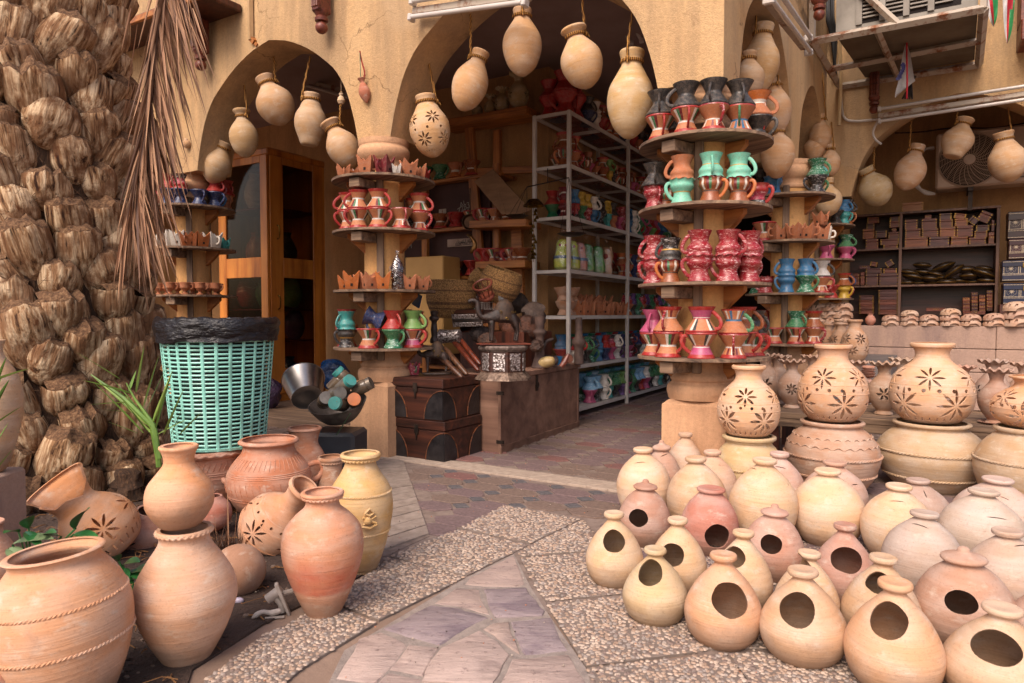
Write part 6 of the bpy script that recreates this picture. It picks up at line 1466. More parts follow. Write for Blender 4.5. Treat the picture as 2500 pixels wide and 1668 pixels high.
# writing
def text(s,P_,size,mat_,rot=0.,name='lettering',parent=None,font=None,ext=.0006,q=True,rz=ROTA,shear=0.,space=1.):
    cu=D.curves.new('t','FONT'); cu.body=s; cu.size=size; cu.align_x='CENTER'; cu.align_y='CENTER'; cu.extrude=ext; cu.shear=shear; cu.space_character=space
    o=D.objects.new('t',cu); SC.collection.objects.link(o); dg=C.evaluated_depsgraph_get(); me=D.meshes.new_from_object(o.evaluated_get(dg)); D.objects.remove(o)
    me.name=name; me.materials.clear(); me.materials.append(mat_)
    o=link(name,me,parent); M_=Matrix.Rotation(rz,4,'Z')@Matrix.Rotation(math.pi/2,4,'X')@Matrix.Rotation(rot,4,'Z')
    o.matrix_world=Matrix.Translation(P_)@M_; return o
CHK=simple('white_chalk','#a39a90',None,5,.9,0); INK=simple('black_ink','#1c1512',None,5,.7,0); RINK=simple('red_ink','#8a3428',None,5,.7,0)
NB=D.objects['notice_board']
for s_,x,y,sz,r_ in (('AL',1129,499,.075,.35),('7283',1131,509,.085,.42),('To 729',1130,521,.085,.42)):
    o=text(s_,onq(x,y,2.046),sz*1.0,CHK,r_,'handwriting',shear=.2); o.parent=NB
o=text('OM',onq(996,602,2.046),.07,CHK,0.,'handwriting'); o.parent=NB
sg=wbox('electricity_sign',pq(onq(1092,594,2.03))[0],pq(onq(1166,590,2.03))[0],2.03,2.048,onq(1092,604,2.03).z,onq(1092,585,2.03).z,simple('cream_sign','#a89080','#93796a',6,.6,.1),None,.002,label='pale bilingual ELECTRICITY sign on the maroon board',cat='sign')
o=text('ELECTRICITY',onq(1134,595.5,2.026),.042,INK,.03,'lettering',space=.95); o.parent=sg
o=text('\uFEAD\u0628\uFE8E\uFEEC\uFED3'[:0]+'\uFE80\uFE8E\uFE91\uFEAE\uFEEC\uFEDC\uFEDF\uFE8D \uFE94\uFEDB\uFEAE\uFEB7',onq(1136,588.5,2.026),.044,INK,.03,'lettering'); o.parent=sg
pn=wbox('paper_notice',pq(onq(1071.5,530,2.04))[0],pq(onq(1088.5,530,2.04))[0],2.04,2.048,onq(1080,551,2.04).z,onq(1080,510.5,2.04).z,simple('paper','#b8aa9c',None,5,.8,0),None,0,label='small white paper notice with a red crest on the maroon board',cat='notice')
mb=MB()
for (x,y,w_,h_) in ((1080,513,1.2,1.6),(1080,516,2,2.5),(1080,520,3,2),(1077.5,523,3,.8),(1082.5,523,3,.8),(1080,532,5,.7),(1080,537,3,.5),(1080,541,5.5,1.2)):
    P_=onq(x,y,2.037); s_=P_.y/1667; mb.box(pq(P_)+(P_.z,),(w_*s_*1.4,.002,h_*s_),0,MA)
o=mb.obj('crest_print',RINK,pn,smooth=False)
wbox('cream_cabinet_box',pq(onq(985,650,1.6))[0],pq(onq(1081,650,1.6))[0],1.6,1.9,.6,onq(1081,624,1.6).z,simple('cream_metal','#b98f54','#a98148',3,.5,.1),None,.01,label='cream metal box top behind the straw basket',cat='metal box')
# hanging pan and horn
P_=onq(1148,543,1.85); mb=MB(); mb.lathe([(1e-3,-.01),(.06,-.01),(.08,.0),(.082,.03),(.078,.03),(.06,.0),(1e-3,-.004)],26,0,Matrix.Rotation(math.pi/2,4,'X')); mb.tube([(0,0,.07),(.0,0,.34)],.007,6,0); mb.obj('old_pan',simple('aged_copper','#6a4c36','#3d2c22',12,.4,.4,.004,.6),None,P_,ROTA+.5,label='aged copper ladle hanging on the timber upright',cat='pan')
P_=onq(1152,590,1.85); mb=MB(); mb.tube(crv([(-.05,0,.07),(-.0,-.01,.04),(.035,0,-.02),(.02,0,-.08),(-.02,0,-.11)],4),[.014,.016,.017,.018,.018,.019,.02,.022,.024,.026,.028,.03,.031,.03,.026,.02,.012],10); mb.obj('powder_horn',simple('gilt_horn','#9a7040','#5c4326',14,.3,.3,.003,.7),None,P_,ROTA,label='curved gilt powder horn hanging over the electricity sign',cat='horn')
for k in range(4):
    P_=onq(1182+k*28,548,1.9); mug(['stripe','stripeg','brownw','stripe'][k],P_,hrot(P_,-1.2),False,.15,'inner timber shelf','single tier')
for k in range(5):
    P_=onq(1186+k*22,647,1.92); mug(['red','stripe','maroon','stripe','brownw'][k],P_,hrot(P_,-1.2),False,.16,'lowest inner timber shelf','single tier')
# ---------------------------------------------------------------- wooden shelves between cabinet and middle pillar
us=empty('wooden_shelving',W(-3.4,2.1),ROTA,label='orange timber shelving against the inner wall between cabinet and middle pillar',cat='shelving')
for k,y in enumerate((470,578,684,786,880)):
    z=onq(820,y,1.95).z; mb=MB(); mb.box((0,0,z-.02),(1.7,.32,.035),0,None,.003); mb.obj('shelf_board',WOR,us,smooth=False)
    if k<4:
        for j in range(5):
            c=W(-3.72+.2*j,1.98,z); mug(rnd.choice(['red','brownw','green','stripe','navy','orangew']),c,hrot(c,rnd.uniform(-1,1)),False,.15,'dim timber shelf %s'%['top','second','third','fourth'][k],'single tier')
for x in(-.8,-.1,.8): mb=MB(); mb.box((x,-.15,1.25),(.07,.05,2.5),0,None,.004); mb.obj('upright',WORZ,us,smooth=False)
# blue bag, purple bag, tub with jars, steel pot, platform
lbox('timber_platform',WGREY,None,W(-3.9,.95,.05),(2.0,1.5,.1),.006,ROTA,label='low grey plank platform under the display cabinet',cat='platform')
P_=G(812,950,.1); P_=onq(812,915,1.4); mb=MB(); mb.ball((0,0,0),.17,20,14,0,(.9,.8,1.),nz=.6); mb.obj('blue_plastic_bag',simple('blue_film','#14467e','#0a2448',8,.25,1.,.02),None,P_,label='crumpled blue plastic bag below the dim shelving',cat='bag')
P_=onq(659,985,.55); mb=MB(); mb.ball((0,0,0),.13,20,14,0,(.8,.7,1.15),nz=.5); mb.obj('purple_plastic_bag',simple('purple_film','#55405c','#33243a',8,.25,1.,.02),None,(P_.x,P_.y,.24),label='dull purple plastic bag standing by the display cabinet foot',cat='bag')
c=G(822,1110); c=AY(824,1000,4.25); e=lbox('black_tub',simple('dark_tub','#33363c','#24262c',4,.4,.2),None,(c.x,c.y,.14),(.30,.28,.28),.02,-.1,label='dark blue black tub between terracotta pot and middle pillar',cat='tub')
mb=MB(); mb.lathe(shell([(0,0),(.08,0),(.13,.04),(.175,.11),(.18,.12)],.006),36); bw=mb.obj('metal_bowl',simple('grey_iron','#6b625c','#463e3a',20,.5,.3,.003,.4),None,(c.x+.02,c.y+.0,.34),(math.radians(16),math.radians(-6),0),label='dark metal bowl full of jars and pots next to the middle pillar',cat='bowl')
JM=[simple('jar_glass','#6a5a48','#3e342b',9,.2,.1),P['teal'],P['orange'],simple('tin_lid','#8f8578','#5f564c',9,.35,.1,metal=.6)]
for k,(x,y,z,rx,ry,m1,m2,l) in enumerate(((-.09,-.06,.10,70,20,0,3,'jar lying with tin lid at the left of the metal bowl'),(.04,-.10,.09,78,-10,0,1,'jar with turquoise lid lowest in the metal bowl'),(.0,.0,.17,55,40,3,1,'tin with turquoise lid on top of the metal bowl heap'),(-.07,.05,.17,40,60,0,3,'brown jar at the back of the bowl heap'),(.10,-.05,.10,75,10,3,2,'tin with an orange lid in the metal bowl'),(.05,.06,.20,40,-50,0,1,'uppermost jar with turquoise lid leaning on the pillar'),(-.02,-.08,.15,80,30,3,3,'small pale tin in the middle of the bowl heap'),(.08,.02,.16,60,70,0,3,'dark jar at the right of the bowl heap'))):
    mb=MB(); mb.lathe(crv([(1e-3,0),(.040,0),(.043,.01),(.043,.08),(.034,.10)],2),20,0); mb.lathe([(1e-3,.126),(.039,.125),(.041,.10),(.038,.098)],20,1); mb.obj('lidded_jar',[JM[m1],JM[m2]],None,Vector((c.x+.02+x,c.y+y,.36+z)),(math.radians(rx),math.radians(ry*.4),math.radians(ry)),label=l,cat='jar',group='jars heaped in the metal bowl')
mb=MB(); a=AY(855,1010,4.05); b=AY(822,1062,4.05); mb.tube([a,b],.02,4,0,None,False,.12); mb.obj('green_strap',simple('green_band','#3c6b45',None,5,.6,0),None,smooth=False,label='flat green strap lying across the dark tub',cat='strap')
P_=AY(748,985,4.3); mb=MB(); mb.lathe(shell([(0,0),(.09,0),(.10,.01),(.135,.17),(.14,.18)],.003,2),40); o=mb.obj('steel_pot',STEEL,None,P_+Vector((-.02,.08,.03)),Vector((0,0,1)).rotation_difference(Vector((-.35,.75,.55))).to_euler(),label='shiny conical steel pot tipped on its side left of the metal bowl',cat='pot')
# ---------------------------------------------------------------- display cabinet
cz=onq(645,366,.84).z-.0; pL=pq(onq(535,500,.84))[0]; cp_=-4.635; q1=pq(onp(790,500,cp_))[1]
cb=empty('display_cabinet',W(cp_,.84,.1),ROTA,label='tall orange veneered glazed corner cabinet behind the mint basket',cat='cabinet')
wA=cp_-pL; wB=q1-.84; hC=cz-.1
lbox('back_panel',WCAB,cb,(-wA/2,wB-.01,hC/2),(wA,.02,hC-.02)); lbox('side_panel',WCAB,cb,(-wA+.01,wB/2,hC/2),(.02,wB,hC-.02)); lbox('bottom',WCAB,cb,(-wA/2,wB/2,.04),(wA-.01,wB-.01,.08))
lbox('cornice',WCAB,cb,(-wA/2,wB/2,hC-.015),(wA+.03,wB+.03,.07),.012); lbox('cornice_cap',WCAB,cb,(-wA/2,wB/2,hC+.04),(wA*.7,wB*.7,.05),.02)
def doorface(L,axis):
    # frame pieces along L, axis 'x' (front, y=0) or 'y' (side, x=0)
    def add(name,u0,u1,z0,z1,t=.03,m=WCAB,d=0.):
        if axis=='x': lbox(name,m,cb,(-(u0+u1)/2,d,(z0+z1)/2),(u1-u0,t,z1-z0),.003 if m is WCAB else 0)
        else: lbox(name,m,cb,(-d,(u0+u1)/2,(z0+z1)/2),(t,u1-u0,z1-z0),.003 if m is WCAB else 0)
    zt,zm0,zm1,zb=hC-.12,hC*.50,hC*.58,.16
    s0,s1=(.24*L,.78*L) if axis=='y' else (.10,L-.12)
    add('stile',0 if axis=='x' else 0.016,s0,.08,hC-.05); add('stile',s1,L,.08,hC-.05)
    add('top_rail',s0,s1,zt,hC-.05); add('middle_rail',s0,s1,zm0,zm1); add('bottom_rail',s0,s1,.08,zb if axis=='x' else .34)
    add('glass_pane',s0,s1,zm1,zt,.004,GLASS,0.); add('glass_pane',s0,s1,zb if axis=='x' else .34,zm0,.004,GLASS)
doorface(wA,'x'); doorface(wB,'y')
for z in (hC*.68,hC*.40): mb=MB(); mb.tube(crv([(.02,.13*wB,z+.07),(.05,.13*wB,z+.05),(.05,.13*wB,z-.05),(.02,.13*wB,z-.07)],3),.007,6); mb.obj('handle',BRASS,cb)
for z in(.62,.95,hC*.54,hC*.78): lbox('cabinet_shelf',simple('red_shelf_cloth','#7c1420','#5a0e18',5,.8,.2),cb,(-wA/2,wB/2+.02,z),(wA-.06,wB-.08,.015))
for k,(x,y,z,c1,l) in enumerate(((-.12,.35,.08,'navy','navy pot in clear film at the cabinet bottom'),(-.15,.42,.97,'lime','tall green vase wrapped in film inside the cabinet'),(-.35,.25,.97,'green','green vase wrapped in film left in the cabinet'),(-.6,.2,.97,'crimson','red pot wrapped in film in the cabinet'),(-.2,.4,hC*.55,'black','dark pot on the upper cabinet shelf'),(-.5,.25,hC*.55,'brown','brown wrapped pot on the upper cabinet shelf'),(-.45,.2,hC*.79,'white','pale wrapped bundle on the top cabinet shelf'),(-.15,.45,.63,'purple','dusky wrapped vase in the lower cabinet door'))):
    mb=MB(); mb.lathe(crv([(1e-3,0),(.06,0),(.10,.08),(.11,.17),(.07,.28),(.045,.32),(.06,.36),(1e-3,.36)],2),20,0,rmod=lambda a,t,z:.08*noise.noise(Vector((math.cos(a)*2+k,math.sin(a)*2,z*12)))); o=mb.obj('wrapped_vase',P[c1],None,W(cp_+x,.84+y,.1+z+.01),label=l,cat='vase',group='wrapped vases inside the display cabinet')
# ---------------------------------------------------------------- box shop
BQ=5.0
def onb(x,y): P_=onq(1850+x/2.8,450+y/2.8,BQ); return pq(P_)[0],P_.z
bs=empty('bookshelf',W(0,0),ROTA,label='dark brown open shelf unit full of wooden boxes in the right shop',cat='shelf unit')
xl=onb(600,0)[0]; xd=onb(985,0)[0]; xr=onb(1645,300)[0]; zt=onb(1645,152)[1]
z1=onb(1300,425)[1]; z2=onb(1300,688)[1]; zb=.55
def bb(name,p0,p1,q0,q1_,z0,z1_,m=WDK): mb=MB(); mb.box(((p0+p1)/2,(q0+q1_)/2,(z0+z1_)/2),(p1-p0,q1_-q0,z1_-z0),0,None,.002); return mb.obj(name,m,bs,smooth=False)
SHF=mk_wood('shelf_brown','#6a4a3a','#3f2a20','#7d5a46',.5,2)
for p in(xl,xd,xr): bb('upright',p-.015,p+.015,BQ,BQ+.30,zb,zt-.012,SHF)
bb('top_board',xl,xr+.02,BQ-.005,BQ+.3,zt-.012,zt+.012,SHF); bb('back_panel',xl,xr,BQ+.3,BQ+.31,zb,zt,WDARK)
for z in(z1,z2,zb+.01):
    bb('shelf_board',xl+.015,xd-.015,BQ+.003,BQ+.298,z-.011,z+.011,SHF); bb('shelf_board',xd+.015,xr-.015,BQ+.003,BQ+.298,z-.011,z+.011,SHF)
BXM=[mk_wood('box_wood_%d'%k,a,b,c_,.4,0,1.5) for k,(a,b,c_) in enumerate((('#6e3826','#38180f','#84483a'),('#8a4c2c','#512612','#a06038'),('#54302c','#2c1614','#6b403a')))]
BDOT=BRASS; _bm={}
bxn=[0]
def wbx(x0,y0,x1,y1,rot=0.,dp=.11,qo=.03,lab=None,bay='right bay'):
    a,zh=onb(x0,y0); b,zl=onb(x1,y1); wd=max(.02,b-a); h=max(.012,zh-zl); mi=rnd.choices([0,1,2],[5,2,3])[0]
    e=empty('wooden_box',W((a+b)/2,BQ+qo+dp/2,(zh+zl)/2),ROTA,label='x',cat='box',group='small wooden boxes on the shelf unit'); e.rotation_euler=(0,0,ROTA)
    if rot: e.rotation_mode='QUATERNION'; e.rotation_quaternion=(Matrix.Rotation(ROTA,4,'Z')@Matrix.Rotation(math.radians(rot),4,'Y')).to_quaternion()
    mb=MB(); mb.box((0,0,-h*.14),(wd-.006,dp,h*.70),0,None,.003); mb.obj('body',BXM[mi],e,smooth=False)
    mb=MB(); mb.box((0,0,h*.36),(wd-.006,dp,h*.26),0,None,.003); mb.obj('lid',BXM[mi],e,smooth=False)
    mb=MB()
    if h>.04 and wd>.08:
        for sx in(-1,1):
            for k in range(4): mb.box((sx*(wd/2-.012),-dp/2-.001,-h*.4+h*.25*k),(.012,.004,.009),0)
    else:
        for k in range(3): mb.box(((k-1)*.02,-dp/2-.001,h*.1),(.009,.003,.008),0)
    mb.obj('brass_inlay',BRASS,e,smooth=False,kind='stuff')
    bxn[0]+=1; REG.append((e,lab or 'small wooden box',bay,'wooden shelf unit',x0)); return e
RT=[(1003,357,1165,430),(1170,357,1312,428),(1320,352,1440,424),(1443,362,1565,420),(1578,325,1620,416),(1005,303,1115,356),(1120,303,1238,356),(1243,290,1355,356),(1358,280,1475,356),(1480,315,1575,362),(1003,240,1095,302),(1118,235,1228,302),(1240,240,1338,290),(1345,232,1440,280),(1490,278,1588,314),(1598,240,1622,322),(1240,198,1330,238),(1140,208,1190,234)]
for r in RT: wbx(*r,bay='top right bay')
wbx(1445,220,1510,270,-50,bay='top right bay',lab='tilted small wooden box'); wbx(1510,185,1600,255,28,bay='top right bay',lab='larger tilted wooden box'); wbx(1340,200,1430,230,12,bay='top right bay',lab='slightly tilted wooden box')
for r in [(745,225,830,262),(900,222,975,247),(897,249,975,292),(915,298,950,322),(715,305,798,370),(802,315,885,362),(890,325,972,374),(735,372,825,447),(835,374,968,410),(855,411,960,445),(740,263,800,304)]: wbx(*r,bay='top left bay')
for r in [(700,600,730,690),(735,610,825,690),(828,606,962,688),(855,575,955,605),(735,575,850,608),(690,555,770,575),(640,610,695,690)]: wbx(*r,bay='middle left bay')
wbx(870,520,930,560,-30,bay='middle left bay',lab='tilted wooden box'); wbx(765,530,820,560,12,bay='middle left bay',lab='slightly tilted wooden box')
for k in range(5): wbx(822,722+34*k,962,755+34*k,bay='bottom left bay')
for k in range(4): wbx(690,760+32*k,795,791+32*k,bay='bottom left bay')
for i,(x0,x1,y0) in enumerate(((1400,1455,775),(1460,1508,740),(1512,1560,757),(1564,1610,724))):
    y=y0
    while y<868: wbx(x0,y,x1,y+22,bay='bottom right bay',lab='little brown or purple box'); y+=24
wbx(1150,845,1290,868,bay='bottom right bay',lab='long thin wooden box'); wbx(1400,870,1560,892,bay='bottom right bay',lab='long thin wooden box')
P_=onb(985,188); e=wbx(982,125,1133,180,0,.13,.02,lab='pale wooden box with brass clasp on top of the unit',bay='top'); 
for o in e.children: 
    if o.name.startswith(('body','lid')): o.data.materials[0]=mk_wood('pale_box','#9a6a48','#7c5034','#ad7a55',.5,0)
mb=MB(); mb.ball((0,0,0),1.,18,12,0,(1.,.55,.42)); POD=mb.mesh('lacquered_pod',simple('black_lacquer','#33261d','#17110d',8,.3,.2,.004)); 
mb=MB(); mb.tube([(1.0*math.cos(PI2*k/28),.56*math.sin(PI2*k/28),.0) for k in range(28)],.10,5,0,None,True); mb.tube([(.6*math.cos(PI2*k/20),.34*math.sin(PI2*k/20),.31) for k in range(20)],.03,4,0,None,True); PODR=mb.mesh('gilt_line',simple('worn_gilt','#9a7436','#3a2816',30,.4,.2,.002,.8))
for k,(x,y,w_,r_) in enumerate(((1030,600,100,10),(1125,550,95,5),(1130,597,110,8),(1060,630,110,12),(1220,612,90,15),(1270,560,125,-22),(1340,595,120,-38),(1430,580,115,0),(1560,572,95,12),(1550,608,125,22),(1460,622,110,0),(1380,658,100,0),(1290,668,95,0),(1180,642,95,6),(1200,672,90,0),(1020,672,80,0),(1085,672,80,0),(1480,664,95,0),(1570,658,90,5),(1280,640,90,10))):
    a,z=onb(x,y); s_=w_/2/2.8*8.6/1667; o=link('lacquered_pod',POD,None,W(a,BQ+.07+.05*(k%3),z),None,s_); M_=Matrix.Rotation(ROTA,4,'Z')@Matrix.Rotation(math.radians(r_),4,'Y'); o.rotation_mode='QUATERNION'; o.rotation_quaternion=M_.to_quaternion()
    o['category']='pod box'; o['group']='black and gilt lacquered pod boxes'; link('gilt_line',PODR,o); REG.append((o,'black and gilt lacquered pod','single tier','middle right bay of shelf unit',x+k*.01))
# inlaid caskets
IV=simple('bone_inlay','#cdbfa8','#b09a78',60,.4,0); 
for k,(x0,y0,x1,y1,c1,l) in enumerate(((1700,205,1900,380,'#2c0f14','top inlaid purple casket with star and bone borders'),(1705,388,1900,515,'#3a0f1c','second inlaid maroon casket with a bone star'),(1662,530,1900,665,'#1c1f3c','third inlaid blue casket in shiny film with gold latch'),(1668,682,1900,822,'#16203f','lowest inlaid blue casket in shiny film'))):
    a,zh=onb(x0,y0); b,zl=onb(x1,y1); h=zh-zl; wd=b-a
    e=empty('inlaid_casket',W(a,4.80,zl),ROTA,label=l,cat='casket',group='inlaid caskets stacked at the right edge'); m_=simple('casket_lacquer_%d'%k,'#'+c1[1:],None,9,.3,.1)
    lbox('body',m_,e,(wd/2,.11,h*.34),(wd,.22,h*.66),.003); lbox('lid',m_,e,(wd/2,.11,h*.835),(wd*1.02,.235,h*.32),.006)
    mb=MB()
    for z in(.06,.30,.36,.92): 
        n_=int(wd/.012)
        for j in range(n_): mb.box((.006+.012*j,-.009 if z>.5 else -.0015,h*z),(.008,.004,.006),0)
    for x in(.012,wd*.45,wd*.5,wd-.012):
        for j in range(int(h*.5/.012)): mb.box((x,-.0015,h*.36+.012*j*.62/.62*.9),(.006,.004,.008),0)
    cx_,cz_=wd*.24,h*.60
    for j in range(8):
        t=PI2*j/8; mb.prism([(cx_+.004*math.cos(t-1),cz_+.004*math.sin(t-1)),(cx_+.03*math.cos(t),cz_+.03*math.sin(t)),(cx_+.004*math.cos(t+1),cz_+.004*math.sin(t+1))],0,.004,0,Matrix(((1,0,0,0),(0,0,-1,.0),(0,1,0,0),(0,0,0,1))))
    for j in range(20): t=PI2*j/20; mb.box((cx_+.042*math.cos(t),-.0015,cz_+.042*math.sin(t)),(.004,.004,.004),0)
    mb.obj('bone_inlay',IV,e,smooth=False,kind='stuff')
    if k>1: lbox('latch',BRASS,e,(wd*.62,-.006,h*.75),(.035,.01,.05),.002)
lbox('casket_stand',WDK,None,W(onb(1760,822)[0]+.15,4.93,onb(1760,822)[1]/2),(.6,.3,onb(1760,822)[1]-.002),.004,ROTA,label='dark stand hidden below the stack of inlaid caskets',cat='stand')
# air conditioner outdoor unit
AQ=4.95
a0=onq(2287,327,AQ); a1=onq(2287,462,AQ); p0=pq(a0)[0]; zt_,zb_=a0.z,a1.z; wd=1.15; h=zt_-zb_
ac=empty('air_conditioner',W(p0,AQ,zb_),ROTA,label='beige outdoor air conditioner with round fan grille on wall brackets',cat='air conditioner'); ACM=simple('beige_enamel','#bda48e','#a88e78',4,.5,.15)
lbox('casing',ACM,ac,(wd/2,.17,h/2),(wd,.32,h),.02)
P_=onq(2367,390,AQ); fx=pq(P_)[0]-p0; fz=P_.z-zb_; fr=h*.455
MB().lathe([(fr*1.0,0),(fr*1.02,.015),(fr*1.06,.0)],48,0,cap=False).obj('fan_ring',ACM,ac,(fx,.002,fz),(math.pi/2,0,0)); MB().lathe([(1e-3,0.006),(fr*.99,.006)],40,0,cap=False).obj('fan_shade_disc',INSHADE,ac,(fx,.005,fz),(math.pi/2,0,0))  # flat disc on the solid casing, painted as the shade behind the grille
mb=MB()
for k in range(15): r=fr*(.2+.8*k/15); mb.tube([(r*math.cos(PI2*j/48),r*math.sin(PI2*j/48),.018) for j in range(48)],.0022,4,0,None,True)
for k in range(24): 
    t=PI2*k/24; mb.tube([(fr*(.18+.82*j/5)*math.cos(t+.5*j/5),fr*(.18+.82*j/5)*math.sin(t+.5*j/5),.022) for j in range(6)],.003,4)
mb.obj('fan_grille',ACM,ac,(fx,.0,fz),(math.pi/2,0,0)); MB().lathe([(1e-3,.03),(fr*.19,.028),(fr*.2,.015)],24,0,cap=False).obj('fan_badge',ACM,ac,(fx,0,fz),(math.pi/2,0,0))
mb=MB()
for x in(fx+fr*1.12,wd-.05): mb.box((x,-.001,h/2),(.008,.012,h*.9))
for z in(.1,.2,.3,.4): mb.box(((fx+fr*1.12+wd)/2,-.001,h*z),(wd-fx-fr*1.2,.010,.008))
mb.obj('panel_grooves',simple('groove_brown','#6a5444',None,5,.6,0),ac,smooth=False)
o=text('SSE T',onq(2494,336,AQ-.002),.09,INK,.0,'lettering'); o.parent=ac; o.matrix_parent_inverse=ac.matrix_world.inverted() if False else Matrix.Identity(4); o.matrix_basis=Matrix.Translation((.98,-.003,h*.87))@Matrix.Rotation(math.pi/2,4,'X')
for x in(.32,.98): mb=MB(); mb.box((x,.15,-.03),(.05,.36,.04)); mb.box((x,.02,-.14),(.04,.03,.22)); mb.tube([(x,.0,-.04),(x,.32,-.24)],.012,4); mb.obj('wall_bracket',IRON,ac,smooth=False)
mb=MB()
for k in range(4): mb.tube(crv([(-.02,.1+.03*k,h*.8),(-.12-.02*k,.1,h*.75),(-.2-.02*k,.12,h*.4),(-.12-.02*k,.12,.02*k),(.0,.14,-.03)],5),.013,6)
mb.obj('pipes',WHITEM,ac)
mb=MB(); mb.tube(crv([onq(2185,325,5.2),onq(2250,322,5.3),onq(2330,312,5.3),onq(2430,312,5.3),onq(2560,290,5.3)],5),.008,6); mb.obj('wall_cable',IRON,None,label='black cable running along the wall above the air conditioner',cat='cable')
# ================================================================= PALM TRUNK
k=N('palm_boot'); k.rvec()
f=k.noise((34,34,3.),6,.65,dist=.08); f2=k.noise(6,5,.65); f3_=k.noise((60,60,7),4,.6)
c=k.ramp(f,[(.36,hx('#38231a')),(.45,hx('#8f6c4c')),(.61,hx('#d6bc9a'))]); c=k.mix(k.ramp(f2,[(.45,.0),(.60,.85)]),c,hx('#77543a'))
c=k.mix(k.ramp(k.noise(11,4,.6,dist=1.2),[(.60,0.),(.70,.8)]),c,hx('#5b2f14')); c=k.mix(k.ramp(f3_,[(.28,1.),(.40,0.)]),c,hx('#22140d'))
k.base(c); k.rough(.85); k.p.inputs['Specular IOR Level'].default_value=.2
h_=k.math('ADD',f,k.math('MULTIPLY',f3_,.8)); k.bump(h_,1.,.012); BOOT=k.m
k=N('boot_cut'); k.rvec(); f=k.noise(45,6,.7); k.base(k.ramp(f,[(.3,hx('#2c1b11')),(.5,hx('#6e4f36')),(.75,hx('#a5825f'))])); k.rough(.95); k.bump(f,1.,.02); BCUT=k.m
k=N('palm_fibre'); f=k.noise((50,50,9),6,.7,dist=1.5); k.base(k.ramp(f,[(.3,hx('#1d120b')),(.55,hx('#4a3220')),(.75,hx('#75553a'))])); k.rough(.95); k.bump(f,1.,.02); FIB=k.m
TC=Vector((-2.80,4.02,0))
def trad(z): return .62-.075*z+.12*max(0,1-z/.5)
def bootmesh(seed,W_=.305,H_=.205):
    r_=random.Random(seed); nu,nv=13,9; o=seed*7.3; mb=MB()
    ww=W_*r_.uniform(.8,1.15); hh=H_*r_.uniform(.85,1.15); out=r_.uniform(.055,.115); sk=r_.uniform(-.03,.03); tilt=r_.uniform(-.02,.03)
    grid=[]
    for j in range(nv):
        v=j/(nv-1); row=[]
        for i in range(nu):
            u=i/(nu-1)*2-1
            wv=ww*(.53-.12*v)*(1-.35*(1-v)**4)
            x=u*wv*(1-.10*abs(u)**3*0)+sk*v
            bulge=(1-abs(u)**2.6)
            y=-(out*math.sin(math.pi*(.10+.56*v))*(.30+.70*bulge)+.02*bulge)-.025*v
            z=(v-.42)*hh*1.0 - (1-abs(u)**2)*.30*hh*(1-v) + (.10*hh*(1-abs(u))*v)*r_.uniform(.9,1.1)
            nz=noise.noise(Vector((x*9+o,z*9,o)))*.022+noise.noise(Vector((x*30+o,z*5,o)))*.012
            if j>=nv-2: z+=noise.noise(Vector((x*24+o,o,1)))*.035*(1 if j==nv-1 else .5)
            row.append((x,y-nz,z))
        grid.append(row)
    vs=[p for r in grid for p in r]; fs=[];ms=[]
    for j in range(nv-1):
        for i in range(nu-1): a=j*nu+i; fs.append((a,a+1,a+nu+1,a+nu)); ms.append(0)
    # cut top: slopes back and up to the trunk, ragged
    t0=len(vs)
    for d_,dz in((.03,.022),(.07,.036),(.125,.04)):
        for i in range(nu):
            x,y,z=grid[-1][i]; zz=z+dz+noise.noise(Vector((x*28+o,d_*40,o)))*.02; vs.append((x*(1-d_*1.2),y+d_,zz))
    prev=(nv-1)*nu
    for q in range(3):
        cur=t0+q*nu
        for i in range(nu-1): fs.append((prev+i,prev+i+1,cur+i+1,cur+i)); ms.append(1)
        prev=cur
    # sides and underside back to the trunk
    for side in (0,nu-1):
        b0=len(vs)
        for j in range(nv): x,y,z=grid[j][side]; vs.append((x*.9,.10,z-.01))
        for j in range(nv-1):
            a=j*nu+side; 
            q=(a,a+nu,b0+j+1,b0+j) if side==0 else (a+nu,a,b0+j,b0+j+1); fs.append(q); ms.append(0)
    b0=len(vs)
    for i in range(nu): x,y,z=grid[0][i]; vs.append((x,.1,z-.03))
    for i in range(nu-1): fs.append((i+1,i,b0+i,b0+i+1)); ms.append(0)
    mb.add(vs,fs,ms); return mb.mesh('leaf_base',[BOOT,BCUT],True,50)
BM2=[bootmesh(i) for i in range(14)]
palm=empty('palm_tree',TC,0,label='thick date palm trunk covered with cut brown leaf bases at the left',cat='palm tree')
mb=MB(); pr=[(trad(z)-.02,z) for z in [x*.12 for x in range(29)]]; mb.lathe(pr,48,0,rmod=lambda a,t,z:.05*noise.noise(Vector((math.cos(a)*4,math.sin(a)*4,z*6))),cap=False); mb.obj('trunk',FIB,palm)
row=0; z=.05; nb=0
while z<3.35:
    R=trad(z); n=max(11,int(PI2*R/.255))
    for i in range(n):
        a=PI2*(i+.5*(row%2)+rnd.uniform(-.12,.12))/n+row*.13; s=rnd.uniform(.76,1.12)
        # leave out the side nobody can see
        if math.sin(a-0)>.75: continue
        o=link('leaf_base',rnd.choice(BM2),palm,(math.cos(a)*(R-.03+.0*s),math.sin(a)*(R-.03),z+rnd.uniform(-.045,.045)),(rnd.uniform(-.15,.38),rnd.uniform(-.30,.30),a+math.pi/2+rnd.uniform(-.22,.22)),(s,s,s*rnd.uniform(.85,1.1))); nb+=1
    z+=.163; row+=1
print('boots',nb)
mb=MB()
